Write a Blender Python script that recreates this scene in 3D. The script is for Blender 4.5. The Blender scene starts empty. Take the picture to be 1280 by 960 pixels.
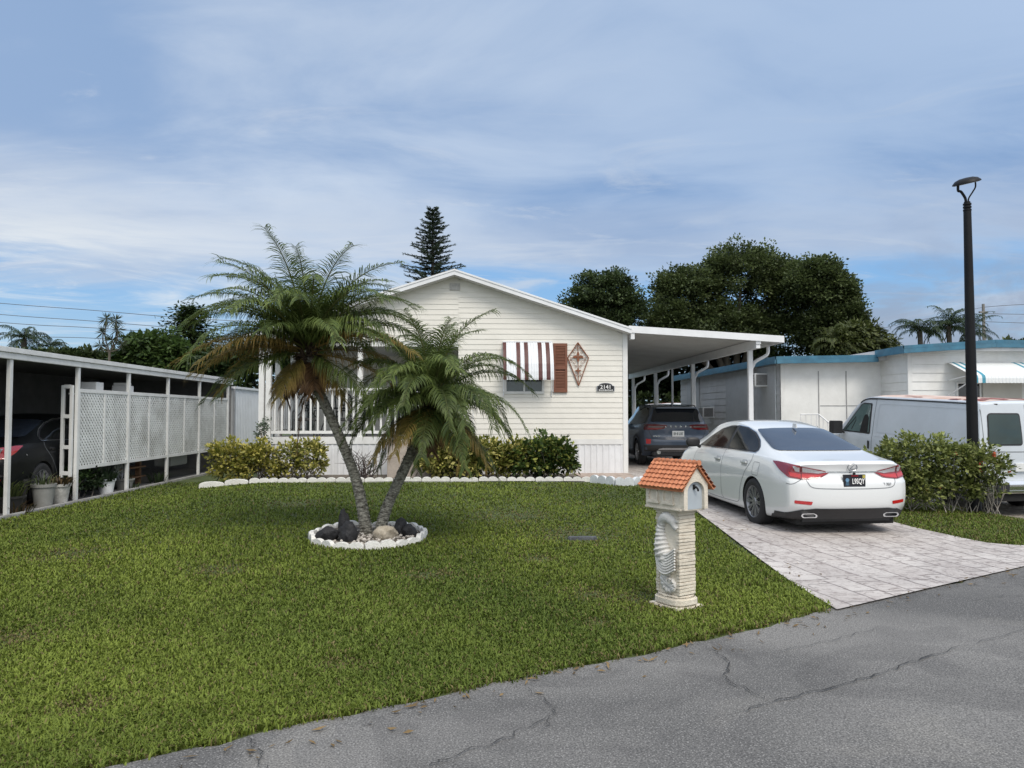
import bpy, bmesh, math, random
import numpy as np
from mathutils import Vector, Matrix
from mathutils.bvhtree import BVHTree
from mathutils.geometry import delaunay_2d_cdt

random.seed(7)
RNG = np.random.default_rng(7)
R = math.radians
SC = bpy.context.scene
COL = SC.collection

# ------------------------------------------------------------------ camera
CAM_H, FPX = 1.62, 960.0
YAW, PITCH = math.atan(38 / 960), math.atan(38 / 960)
_f = Vector((math.sin(YAW) * math.cos(PITCH), math.cos(YAW) * math.cos(PITCH), math.sin(PITCH)))
_r = Vector((math.cos(YAW), -math.sin(YAW), 0))
_u = _r.cross(_f)


def at(u, v, Y):
    """world point seen at photo pixel (u, v) that stands at distance Y along the street-to-house axis"""
    d = _f + _r * ((u - 640) / FPX) + _u * ((480 - v) / FPX)
    k = Y / d.y
    return Vector((d.x * k, Y, CAM_H + d.z * k))


cam_d = bpy.data.cameras.new('camera')
cam = bpy.data.objects.new('camera', cam_d)
COL.objects.link(cam)
cam_d.sensor_width = 36
cam_d.lens = 36 * FPX / 1280
cam_d.clip_start, cam_d.clip_end = 0.05, 3000
cam.location = (0, 0, CAM_H)
cam.rotation_euler = (math.pi / 2 + PITCH, 0, -YAW)
SC.camera = cam
SC.view_settings.view_transform = 'Standard'
SC.view_settings.look = 'None'
SC.view_settings.exposure = 0


def ss(a, b, x):
    t = min(1, max(0, (x - a) / (b - a)))
    return t * t * (3 - 2 * t)


def gz(x, y):
    """height of the ground: a gentle rise to the house, a dip on the lot to the right"""
    d = y - 0.6 * x - 4.53
    rise = 0.2 * min(1, max(0, (d - 1) / 10)) * ss(-6.9, -4.4, x) * (1 - ss(6.9, 8.2, x))
    dip = -0.2 * ss(8.1, 9.3, x) * ss(.6, 2.6, d) * (1 - ss(13, 18, y))
    return rise + dip


# ------------------------------------------------------------------ materials
MATS = {}


def _n(t, ty, **k):
    n = t.nodes.new(ty)
    for a, b in k.items():
        setattr(n, a, b)
    return n


def mat(name, col, rough=.6, metal=0., var=.12, scale=6., bump=0., bscale=60., col2=None, coat=0.,
        spec=.5, stretch=(1, 1, 1), dirt=0., detail=6.):
    if name in MATS:
        return MATS[name]
    m = bpy.data.materials.new(name)
    m.use_nodes = True
    t = m.node_tree
    b = t.nodes['Principled BSDF']
    tc = _n(t, 'ShaderNodeTexCoord')
    mp = _n(t, 'ShaderNodeMapping')
    mp.inputs['Scale'].default_value = stretch
    t.links.new(tc.outputs['Object'], mp.inputs['Vector'])
    nz = _n(t, 'ShaderNodeTexNoise')
    nz.inputs['Scale'].default_value = scale
    nz.inputs['Detail'].default_value = detail
    nz.inputs['Roughness'].default_value = .6
    t.links.new(mp.outputs[0], nz.inputs['Vector'])
    rp = _n(t, 'ShaderNodeValToRGB')
    c1 = tuple(min(1, c * (1 - var)) for c in col)
    c2 = col2 if col2 else tuple(min(1, c * (1 + var)) for c in col)
    rp.color_ramp.elements[0].color = (*c1, 1)
    rp.color_ramp.elements[1].color = (*c2, 1)
    rp.color_ramp.elements[0].position = .3
    rp.color_ramp.elements[1].position = .7
    t.links.new(nz.outputs['Fac'], rp.inputs['Fac'])
    out = rp.outputs['Color']
    if dirt > 0:
        n2 = _n(t, 'ShaderNodeTexNoise')
        n2.inputs['Scale'].default_value = 1.3
        n2.inputs['Detail'].default_value = 9
        n2.inputs['Roughness'].default_value = .7
        t.links.new(tc.outputs['Object'], n2.inputs['Vector'])
        r2 = _n(t, 'ShaderNodeValToRGB')
        r2.color_ramp.elements[0].position = .45
        r2.color_ramp.elements[1].position = .75
        r2.color_ramp.elements[0].color = (0, 0, 0, 1)
        r2.color_ramp.elements[1].color = (dirt, dirt, dirt, 1)
        t.links.new(n2.outputs['Fac'], r2.inputs['Fac'])
        mx = _n(t, 'ShaderNodeMix', data_type='RGBA')
        mx.inputs['B'].default_value = (.16, .14, .10, 1)
        t.links.new(r2.outputs['Color'], mx.inputs['Factor'])
        t.links.new(out, mx.inputs['A'])
        out = mx.outputs['Result']
    t.links.new(out, b.inputs['Base Color'])
    b.inputs['Roughness'].default_value = rough
    b.inputs['Metallic'].default_value = metal
    b.inputs['Specular IOR Level'].default_value = spec
    if coat:
        b.inputs['Coat Weight'].default_value = coat
        b.inputs['Coat Roughness'].default_value = .04
    if bump:
        n3 = _n(t, 'ShaderNodeTexNoise')
        n3.inputs['Scale'].default_value = bscale
        n3.inputs['Detail'].default_value = 5
        t.links.new(mp.outputs[0], n3.inputs['Vector'])
        bp = _n(t, 'ShaderNodeBump')
        bp.inputs['Strength'].default_value = bump
        bp.inputs['Distance'].default_value = .02
        t.links.new(n3.outputs['Fac'], bp.inputs['Height'])
        t.links.new(bp.outputs[0], b.inputs['Normal'])
    MATS[name] = m
    return m


def leafmat(name, rough=.5, trans=.3, spec=.35):
    """foliage: colour comes from the leaves' own colour attribute"""
    if name in MATS:
        return MATS[name]
    m = bpy.data.materials.new(name)
    m.use_nodes = True
    t = m.node_tree
    b = t.nodes['Principled BSDF']
    o = t.nodes['Material Output']
    a = _n(t, 'ShaderNodeAttribute', attribute_name='col')
    nz = _n(t, 'ShaderNodeTexNoise')
    nz.inputs['Scale'].default_value = 30
    tc = _n(t, 'ShaderNodeTexCoord')
    t.links.new(tc.outputs['Object'], nz.inputs['Vector'])
    hs = _n(t, 'ShaderNodeHueSaturation')
    mr = _n(t, 'ShaderNodeMapRange')
    mr.inputs['To Min'].default_value = .75
    mr.inputs['To Max'].default_value = 1.25
    t.links.new(nz.outputs['Fac'], mr.inputs['Value'])
    t.links.new(mr.outputs[0], hs.inputs['Value'])
    t.links.new(a.outputs['Color'], hs.inputs['Color'])
    t.links.new(hs.outputs[0], b.inputs['Base Color'])
    b.inputs['Roughness'].default_value = rough
    b.inputs['Specular IOR Level'].default_value = spec
    tr = _n(t, 'ShaderNodeBsdfTranslucent')
    t.links.new(hs.outputs[0], tr.inputs['Color'])
    mx = _n(t, 'ShaderNodeMixShader')
    mx.inputs[0].default_value = trans
    t.links.new(b.outputs[0], mx.inputs[1])
    t.links.new(tr.outputs[0], mx.inputs[2])
    t.links.new(mx.outputs[0], o.inputs['Surface'])
    MATS[name] = m
    return m


def glassmat(name, tint, rough=.03, spec=.6):
    return mat(name, tint, rough, 0, .1, 2, spec=spec, coat=.3)


# ------------------------------------------------------------------ mesh helpers
WM = {}      # object name -> its world matrix (things and their parts)


def link(o, parent=None):
    COL.objects.link(o)
    if parent is not None:
        o.parent = parent
        WM[o.name] = WM.get(parent.name, Matrix())
    return o


class MB:
    def __init__(s):
        s.v, s.f = [], []

    def add(s, vs, fs):
        k = len(s.v)
        s.v += [tuple(p) for p in vs]
        s.f += [tuple(i + k for i in f) for f in fs]
        return s

    def quad(s, a, b, c, d):
        return s.add([a, b, c, d], [(0, 1, 2, 3)])

    def box(s, x0, x1, y0, y1, z0, z1):
        v = [(x, y, z) for z in (z0, z1) for y in (y0, y1) for x in (x0, x1)]
        return s.add(v, [(0, 2, 3, 1), (4, 5, 7, 6), (0, 1, 5, 4), (2, 6, 7, 3), (0, 4, 6, 2), (1, 3, 7, 5)])

    def bar(s, a, b, w, h, up=(0, 0, 1)):
        """a rectangular bar from a to b, w across and h along up"""
        a, b = Vector(a), Vector(b)
        d = (b - a).normalized()
        up = Vector(up)
        sd = d.cross(up)
        if sd.length < 1e-4:
            sd = d.cross(Vector((0, 1, 0)))
        sd.normalize()
        up = sd.cross(d)
        v = []
        for p in (a, b):
            for i, j in ((-1, -1), (1, -1), (1, 1), (-1, 1)):
                v.append(p + sd * (i * w / 2) + up * (j * h / 2))
        return s.add(v, [(0, 1, 2, 3), (7, 6, 5, 4), (0, 4, 5, 1), (1, 5, 6, 2), (2, 6, 7, 3), (3, 7, 4, 0)])

    def tube(s, pts, rad, n=8, cap=True, flat=None):
        pts = [Vector(p) for p in pts]
        if not hasattr(rad, '__len__'):
            rad = [rad] * len(pts)
        k = len(s.v)
        ref = None
        for i, p in enumerate(pts):
            d = (pts[min(i + 1, len(pts) - 1)] - pts[max(i - 1, 0)])
            if d.length < 1e-9:
                d = Vector((0, 0, 1))
            d.normalize()
            if ref is None:
                ref = Vector((1, 0, 0)) if abs(d.x) < .8 else Vector((0, 1, 0))
            x = (ref - d * ref.dot(d))
            if x.length < 1e-5:
                x = d.orthogonal()
            x.normalize()
            ref = x
            y = d.cross(x)
            for j in range(n):
                a = 2 * math.pi * j / n
                s.v.append(tuple(p + (x * math.cos(a) + y * math.sin(a)) * rad[i]))
        for i in range(len(pts) - 1):
            for j in range(n):
                a, b = k + i * n + j, k + i * n + (j + 1) % n
                s.f.append((a, b, b + n, a + n))
        if cap:
            s.f.append(tuple(k + j for j in reversed(range(n))))
            s.f.append(tuple(k + (len(pts) - 1) * n + j for j in range(n)))
        return s

    def prism(s, poly, off):
        n = len(poly)
        off = Vector(off)
        v = [Vector(p) for p in poly] + [Vector(p) + off for p in poly]
        f = [tuple(range(n)), tuple(reversed(range(n, 2 * n)))]
        f += [(i, i + n, (i + 1) % n + n, (i + 1) % n) for i in range(n)]
        return s.add(v, f)

    def lathe(s, prof, c=(0, 0, 0), n=20, axis='z', cap=True):
        k = len(s.v)
        c = Vector(c)
        for r, z in prof:
            for j in range(n):
                a = 2 * math.pi * j / n
                x, y = r * math.cos(a), r * math.sin(a)
                p = Vector((x, y, z)) if axis == 'z' else (Vector((z, x, y)) if axis == 'x' else Vector((x, z, y)))
                s.v.append(tuple(c + p))
        for i in range(len(prof) - 1):
            for j in range(n):
                a, b = k + i * n + j, k + i * n + (j + 1) % n
                s.f.append((a, b, b + n, a + n))
        if cap:
            s.f.append(tuple(k + j for j in reversed(range(n))))
            s.f.append(tuple(k + (len(prof) - 1) * n + j for j in range(n)))
        return s

    def rock(s, c, size, seed=0, sub=2, rough=.28):
        bm = bmesh.new()
        bmesh.ops.create_icosphere(bm, subdivisions=sub, radius=1)
        rr = random.Random(seed)
        ax = [(Vector((rr.uniform(-1, 1), rr.uniform(-1, 1), rr.uniform(-1, 1))).normalized(), rr.uniform(.6, .95)) for _ in range(9)]
        vs = []
        for v in bm.verts:
            p = v.co.copy()
            for a, d in ax:
                e = p.dot(a)
                if e > d:
                    p -= a * (e - d) * .9
            p *= 1 + rr.uniform(-rough, rough) * .3
            vs.append(Vector(c) + Vector((p.x * size[0], p.y * size[1], p.z * size[2])))
        fs = [tuple(v.index for v in f.verts) for f in bm.faces]
        bm.free()
        return s.add(vs, fs)

    def build(s, name, m, parent=None, smooth=None, bevel=0, world=True, at=None, recalc=True):
        me = bpy.data.meshes.new(name)
        vs = s.v
        if at is not None:
            A = at if isinstance(at, Matrix) else Matrix.Translation(Vector(at))
            inv = A.inverted()
            vs = [inv @ Vector(p) for p in vs]
        elif parent is not None and world:
            inv = WM.get(parent.name, Matrix()).inverted()
            vs = [inv @ Vector(p) for p in vs]
        me.from_pydata([tuple(p) for p in vs], [], s.f)
        if recalc or bevel:
            bm = bmesh.new()
            bm.from_mesh(me)
            if recalc:
                bmesh.ops.recalc_face_normals(bm, faces=bm.faces)
            if bevel:
                ed = [e for e in bm.edges if len(e.link_faces) == 2 and e.calc_face_angle(0) > .5]
                bmesh.ops.bevel(bm, geom=ed, offset=bevel, segments=2, affect='EDGES', clamp_overlap=True)
            bm.to_mesh(me)
            bm.free()
        if m is not None:
            me.materials.append(m)
        if smooth:
            me.shade_smooth()
            me.set_sharp_from_angle(angle=R(smooth))
        o = bpy.data.objects.new(name, me)
        link(o, parent)
        if at is not None:
            o.matrix_world = A
            WM[o.name] = A.copy()
        return o


def npmesh(name, V, F, m, C=None, parent=None, at=None, smooth=False):
    """numpy mesh; F is a list of (n,k) index arrays; C per-vertex colours"""
    V = np.asarray(V, dtype=np.float32)
    if at is not None:
        V = V - np.array(at, dtype=np.float32)
    elif parent is not None:
        inv = np.array(WM.get(parent.name, Matrix()).inverted())
        V = V @ inv[:3, :3].T.astype(np.float32) + inv[:3, 3].astype(np.float32)
    me = bpy.data.meshes.new(name)
    me.vertices.add(len(V))
    me.vertices.foreach_set('co', np.ascontiguousarray(V, dtype=np.float32).ravel())
    li = np.concatenate([f.ravel() for f in F]).astype(np.int32)
    sizes = np.concatenate([np.full(len(f), f.shape[1], dtype=np.int32) for f in F])
    st = np.concatenate([[0], np.cumsum(sizes)[:-1]]).astype(np.int32)
    me.loops.add(len(li))
    me.loops.foreach_set('vertex_index', li)
    me.polygons.add(len(sizes))
    me.polygons.foreach_set('loop_start', st)
    try:
        me.polygons.foreach_set('loop_total', sizes)
    except Exception:
        pass
    if smooth:
        me.polygons.foreach_set('use_smooth', np.ones(len(sizes), dtype=bool))
    me.update(calc_edges=True)
    if C is not None:
        ca = me.color_attributes.new('col', 'FLOAT_COLOR', 'POINT')
        C4 = np.ones((len(V), 4), dtype=np.float32)
        C4[:, :3] = C
        ca.data.foreach_set('color', C4.ravel())
    me.materials.append(m)
    o = bpy.data.objects.new(name, me)
    link(o, parent)
    if at is not None:
        o.location = at
        WM[o.name] = Matrix.Translation(Vector(at))
    return o


def thing(name, label, cat, loc=(0, 0, 0), rz=0, group=None, M4=None):
    o = bpy.data.objects.new(name, None)
    o.empty_display_size = .2
    COL.objects.link(o)
    A = M4 if M4 is not None else Matrix.Translation(Vector(loc)) @ Matrix.Rotation(rz, 4, 'Z')
    o.matrix_world = A
    WM[o.name] = A.copy()
    return tag(o, label, cat, group)


def tag(o, label, cat, group=None, kind=None):
    o['label'] = label
    o['category'] = cat
    if group:
        o['group'] = group
    if kind:
        o['kind'] = kind
    return o


def struct(o):
    o['kind'] = 'structure'
    return o


def dup(root, M4, label=None, group=None):
    r = root.copy()
    COL.objects.link(r)
    r.matrix_world = M4
    WM[r.name] = M4.copy()
    if label:
        r['label'] = label
    if group:
        r['group'] = group
    for ch in list(root.children):
        c = ch.copy()
        COL.objects.link(c)
        c.parent = r
        for g in list(ch.children):
            d = g.copy()
            COL.objects.link(d)
            d.parent = c
    return r


def TR(loc, rz=0, rx=0):
    return Matrix.Translation(Vector(loc)) @ Matrix.Rotation(rz, 4, 'Z') @ Matrix.Rotation(rx, 4, 'X')


def text_mesh(name, s, size, m, M4, parent, ext=.002, align='CENTER', bold=0., squash=1.):
    """lettering: M4 maps text x/y/z into world"""
    cu = bpy.data.curves.new(name, 'FONT')
    cu.body = s
    cu.size = size
    cu.extrude = ext
    cu.offset = bold
    cu.align_x = align
    cu.align_y = 'CENTER'
    cu.resolution_u = 3
    ob = bpy.data.objects.new(name, cu)
    COL.objects.link(ob)
    dg = bpy.context.evaluated_depsgraph_get()
    me = bpy.data.meshes.new_from_object(ob.evaluated_get(dg))
    bpy.data.objects.remove(ob)
    bpy.data.curves.remove(cu)
    inv = WM.get(parent.name, Matrix()).inverted()
    me.transform(inv @ M4 @ Matrix.Diagonal((squash, 1, 1, 1)))
    me.materials.clear()
    me.materials.append(m)
    me.name = name
    o = bpy.data.objects.new(name, me)
    return link(o, parent)


def pchip(xs, ys, x):
    xs, ys = np.asarray(xs, float), np.asarray(ys, float)
    h = np.diff(xs)
    d = np.diff(ys) / h
    m = np.zeros(len(xs))
    for i in range(1, len(xs) - 1):
        if d[i - 1] * d[i] > 0:
            w1, w2 = 2 * h[i] + h[i - 1], h[i] + 2 * h[i - 1]
            m[i] = (w1 + w2) / (w1 / d[i - 1] + w2 / d[i])
    m[0], m[-1] = d[0], d[-1]
    x = np.clip(np.asarray(x, float), xs[0], xs[-1])
    i = np.clip(np.searchsorted(xs, x, side='right') - 1, 0, len(h) - 1)
    t = (x - xs[i]) / h[i]
    return ((1 + 2 * t) * (1 - t) ** 2 * ys[i] + t * (1 - t) ** 2 * h[i] * m[i]
            + t * t * (3 - 2 * t) * ys[i + 1] + t * t * (t - 1) * h[i] * m[i + 1])


def catmull(P, sub):
    P = [np.array(p, float) for p in P]
    out = []
    for i in range(len(P) - 1):
        p0, p1, p2, p3 = P[max(i - 1, 0)], P[i], P[i + 1], P[min(i + 2, len(P) - 1)]
        for k in range(sub):
            t = k / sub
            out.append(.5 * ((2 * p1) + (-p0 + p2) * t + (2 * p0 - 5 * p1 + 4 * p2 - p3) * t * t
                             + (-p0 + 3 * p1 - 3 * p2 + p3) * t ** 3))
    out.append(P[-1])
    return out


def unit(a):
    return a / np.maximum(np.linalg.norm(a, axis=1, keepdims=True), 1e-9)


# ------------------------------------------------------------------ world and light
def make_world():
    w = bpy.data.worlds.new('World')
    SC.world = w
    w.use_nodes = True
    t = w.node_tree
    t.nodes.clear()
    out = _n(t, 'ShaderNodeOutputWorld')
    L = t.links.new

    def math_(op, a, b=None, c=None, clamp=False):
        n = _n(t, 'ShaderNodeMath', operation=op, use_clamp=clamp)
        for i, q in enumerate((a, b, c)):
            if q is None:
                continue
            if hasattr(q, 'links'):
                L(q, n.inputs[i])
            else:
                n.inputs[i].default_value = q
        return n.outputs[0]

    def smooth(x, a, b, lo=0., hi=1.):
        n = _n(t, 'ShaderNodeMapRange', interpolation_type='SMOOTHSTEP')
        L(x, n.inputs['Value'])
        n.inputs['From Min'].default_value = a
        n.inputs['From Max'].default_value = b
        n.inputs['To Min'].default_value = lo
        n.inputs['To Max'].default_value = hi
        return n.outputs[0]

    def mix(f, a, b):
        n = _n(t, 'ShaderNodeMix', data_type='RGBA')
        if hasattr(f, 'links'):
            L(f, n.inputs['Factor'])
        else:
            n.inputs['Factor'].default_value = f
        for q, k in ((a, 'A'), (b, 'B')):
            if hasattr(q, 'links'):
                L(q, n.inputs[k])
            else:
                n.inputs[k].default_value = (*q, 1)
        return n.outputs['Result']

    def noise(vec, scale, det=6, rough=.55, dist=0., stretch=(1, 1, 1), off=(0, 0, 0)):
        mp = _n(t, 'ShaderNodeMapping')
        mp.inputs['Scale'].default_value = stretch
        mp.inputs['Location'].default_value = off
        L(vec, mp.inputs['Vector'])
        n = _n(t, 'ShaderNodeTexNoise')
        n.inputs['Scale'].default_value = scale
        n.inputs['Detail'].default_value = det
        n.inputs['Roughness'].default_value = rough
        n.inputs['Distortion'].default_value = dist
        L(mp.outputs[0], n.inputs['Vector'])
        return n.outputs['Fac']

    tc = _n(t, 'ShaderNodeTexCoord')
    d = tc.outputs['Generated']
    sp = _n(t, 'ShaderNodeSeparateXYZ')
    L(d, sp.inputs[0])
    x, y, z = sp.outputs
    zp = math_('MAXIMUM', z, 0.)
    k = math_('ADD', zp, .10)
    px, py = math_('DIVIDE', x, k), math_('DIVIDE', y, k)
    cb = _n(t, 'ShaderNodeCombineXYZ')
    L(px, cb.inputs[0])
    L(py, cb.inputs[1])
    plane = cb.outputs[0]

    sky = _n(t, 'ShaderNodeTexSky', sky_type='NISHITA', sun_disc=False)
    sky.sun_elevation = R(SUN_EL)
    sky.sun_rotation = R(SUN_ROT)
    bg1 = _n(t, 'ShaderNodeBackground')
    bg1.inputs['Strength'].default_value = .13
    L(sky.outputs[0], bg1.inputs['Color'])

    # blue gap low down behind the cloud sheet
    blue = mix(smooth(z, .0, .2), (.47, .66, .80), (.22, .47, .83))
    # stratus sheet seen from below: broad light and dark patches
    n1 = noise(plane, .55, 4, .5, .3, (1, 1, 1), (3.1, 1.2, 0))
    n2 = noise(plane, 1.6, 8, .6, .6, (.7, 1.3, 1), (.3, 4.4, 0))
    n12 = math_('ADD', math_('MULTIPLY', n1, .7), math_('MULTIPLY', n2, .3))
    # the sheet is lighter towards the left of the street, darker to the right
    side = smooth(x, -.62, .5)
    lightc = mix(side, (.70, .78, .89), (.41, .545, .765))
    darkc = mix(side, (.31, .445, .68), (.175, .325, .60))
    sheet = mix(smooth(n12, .38, .61), darkc, lightc)
    # lower edge of the sheet, torn by noise
    n3 = noise(plane, .9, 7, .6, .8, (.45, 1.2, 1), (7, 2, 0))
    zz = math_('ADD', z, math_('MULTIPLY', math_('SUBTRACT', n3, .5), .20))
    cover = smooth(zz, .135, .225)
    base = mix(cover, blue, sheet)
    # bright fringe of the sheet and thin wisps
    fr = math_('MULTIPLY', smooth(zz, .14, .19), smooth(zz, .30, .21))
    base = mix(math_('MULTIPLY', fr, .45), base, (.60, .66, .76))
    n4 = noise(d, 3.2, 9, .62, .9, (1, 1, 5.5), (2.2, .6, .35))
    wisp = math_('MULTIPLY', smooth(n4, .50, .70), smooth(z, .33, .12))
    base = mix(math_('MULTIPLY', wisp, .85), base, mix(side, (.76, .81, .86), (.52, .60, .73)))
    # combed cirrus streaks higher up, strongest to the right
    n6 = noise(plane, 1.5, 10, .66, 1.3, (.55, 1.5, 1), (1.7, 9.2, 0))
    st = math_('MULTIPLY', smooth(n6, .53, .70), smooth(z, .52, .25))
    base = mix(math_('MULTIPLY', st, .55), base, mix(side, (.74, .78, .85), (.56, .64, .76)))
    # long white band low on the left
    n7 = noise(d, 2.6, 8, .6, .7, (1, 1, 9), (5.2, 3.6, .1))
    bd = math_('MULTIPLY', math_('MULTIPLY', smooth(n7, .40, .56), smooth(x, -.10, -.40)), math_('MULTIPLY', smooth(z, .09, .15), smooth(z, .24, .18)))
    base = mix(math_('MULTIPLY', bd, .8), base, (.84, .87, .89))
    # grey cumulus low on the right
    n5 = noise(d, 5.0, 8, .6, .5, (1, 1, 2.6), (.4, .9, .1))
    cum = math_('MULTIPLY', math_('MULTIPLY', smooth(n5, .40, .58), smooth(x, .28, .5)), smooth(z, .24, .10))
    base = mix(math_('MULTIPLY', cum, .85), base, (.31, .36, .48))
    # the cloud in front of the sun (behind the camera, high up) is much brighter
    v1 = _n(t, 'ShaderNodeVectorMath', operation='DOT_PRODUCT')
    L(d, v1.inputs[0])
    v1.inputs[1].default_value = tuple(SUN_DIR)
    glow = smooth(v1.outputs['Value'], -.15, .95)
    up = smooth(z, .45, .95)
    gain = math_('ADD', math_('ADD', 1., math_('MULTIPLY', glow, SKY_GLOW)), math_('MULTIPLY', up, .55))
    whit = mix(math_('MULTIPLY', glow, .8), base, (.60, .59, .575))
    # below the horizon
    low = mix(smooth(z, -.02, .0), (.16, .17, .15), whit)
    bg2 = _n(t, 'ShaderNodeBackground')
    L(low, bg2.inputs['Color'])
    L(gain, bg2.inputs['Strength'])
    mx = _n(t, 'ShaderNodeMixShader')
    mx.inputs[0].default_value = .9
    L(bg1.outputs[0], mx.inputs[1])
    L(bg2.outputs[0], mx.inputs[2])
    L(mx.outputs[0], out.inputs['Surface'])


SUN_EL, SUN_AZ = 52, 160           # azimuth clockwise from the house axis: behind the camera, a little right
SUN_ROT = SUN_AZ
SUN_DIR = Vector((math.sin(R(SUN_AZ)) * math.cos(R(SUN_EL)), math.cos(R(SUN_AZ)) * math.cos(R(SUN_EL)), math.sin(R(SUN_EL))))
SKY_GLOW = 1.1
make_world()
sl = bpy.data.lights.new('sun', 'SUN')
sl.energy = 2.25
sl.angle = R(24)
sl.color = (1, .93, .83)
so = bpy.data.objects.new('sun', sl)
COL.objects.link(so)
so.rotation_euler = (-SUN_DIR).to_track_quat('-Z', 'Y').to_euler()
so.location = (5, -10, 20)
# ================================================================== materials of the place
M_white = mat('white_paint', (.74, .74, .72), .45, 0, .05, 3, .05, 40, dirt=.25)
M_whitemetal = mat('white_metal', (.76, .77, .78), .4, 0, .04, 2, dirt=.15)
M_siding = mat('cream_siding', (.745, .72, .655), .5, 0, .035, 2.5, .06, 25, dirt=.10)
M_skirt = mat('white_skirting', (.74, .75, .76), .5, 0, .05, 3, .05, 25, dirt=.28, stretch=(1, 1, .3))
M_conc_w = mat('painted_concrete', (.74, .73, .69), .8, 0, .12, 9, .5, 60, dirt=.5)
M_black = mat('black_metal', (.014, .014, .015), .38, 0, .2, 9)
M_rubber = mat('rubber', (.018, .018, .019), .8, 0, .2, 20, .2, 60)
M_dark = mat('dark_plastic', (.022, .022, .024), .5, 0, .15, 12)
M_under = mat('underside', (.012, .012, .012), .9, 0, .2, 10)
M_chrome = mat('chrome', (.80, .81, .83), .12, 1, .03, 4)
M_silver = mat('silver_alloy', (.46, .47, .49), .35, .55, .1, 6)
M_glass = glassmat('dark_glass', (.012, .014, .017))
M_rearglass = glassmat('tinted_glass', (.028, .036, .052), .05)
M_soil = mat('soil', (.07, .052, .038), .95, 0, .4, 14, .8, 40)
M_bark = mat('palm_bark', (.13, .115, .09), .95, 0, .5, 20, 1.0, 34, col2=(.36, .35, .295), stretch=(1, 1, 1.6))
M_treebark = mat('tree_bark', (.10, .085, .07), .9, 0, .35, 5, .8, 20, stretch=(1, 1, .4))
M_leaf = leafmat('leaves')
M_frond = leafmat('frond_leaves', .5, .35, .3)
M_grass = leafmat('grass_blades', .6, .25, .2)

# ================================================================== ground
def ground():
    xs = np.unique(np.concatenate([np.linspace(-600, -40, 15), np.arange(-40, -16, 2.), np.arange(-16, 20, .4), np.arange(20, 40, 2.), np.linspace(40, 600, 15)]))
    ys = np.unique(np.concatenate([np.linspace(-300, -10, 12), np.arange(-10, 3, 1.), np.arange(3, 26, .4), np.arange(26, 50, 2.), np.linspace(50, 900, 15)]))
    V = np.array([(x, y, gz(x, y) - .004) for y in ys for x in xs])
    nx, ny = len(xs), len(ys)
    ii = np.arange(nx * ny).reshape(ny, nx)
    F = np.stack([ii[:-1, :-1], ii[:-1, 1:], ii[1:, 1:], ii[1:, :-1]], -1).reshape(-1, 4)
    m = mat('lawn_soil', (.050, .068, .018), .95, 0, .3, 2.2, .6, 30, col2=(.080, .105, .028))
    o = npmesh('lawn_ground', V, [F], m, smooth=True)
    return struct(o)


ground()

EDGE = lambda x: 4.53 + .6 * x
DL = [(2.92, 6.26), (2.97, 7.4), (3.06, 8.5), (3.24, 10.5), (3.40, 12.4), (3.45, 15), (3.5, 17.9), (3.52, 35)]
DR = [(7.9, 9.25), (7.0, 8.98), (6.45, 9.05), (6.18, 9.7), (6.0, 10.6), (5.97, 12), (6.05, 14), (6.6, 17.6), (7.05, 18.0), (7.05, 35)]


def interp_x(poly, y):
    ys = [p[1] for p in poly]
    xs = [p[0] for p in poly]
    return float(np.interp(y, ys, xs))


def drive_left(y):
    return interp_x(DL, y)


def drive_right(y):
    return interp_x([(6.7, 9.0), (6.3, 9.35)] + DR[3:], y)


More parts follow.
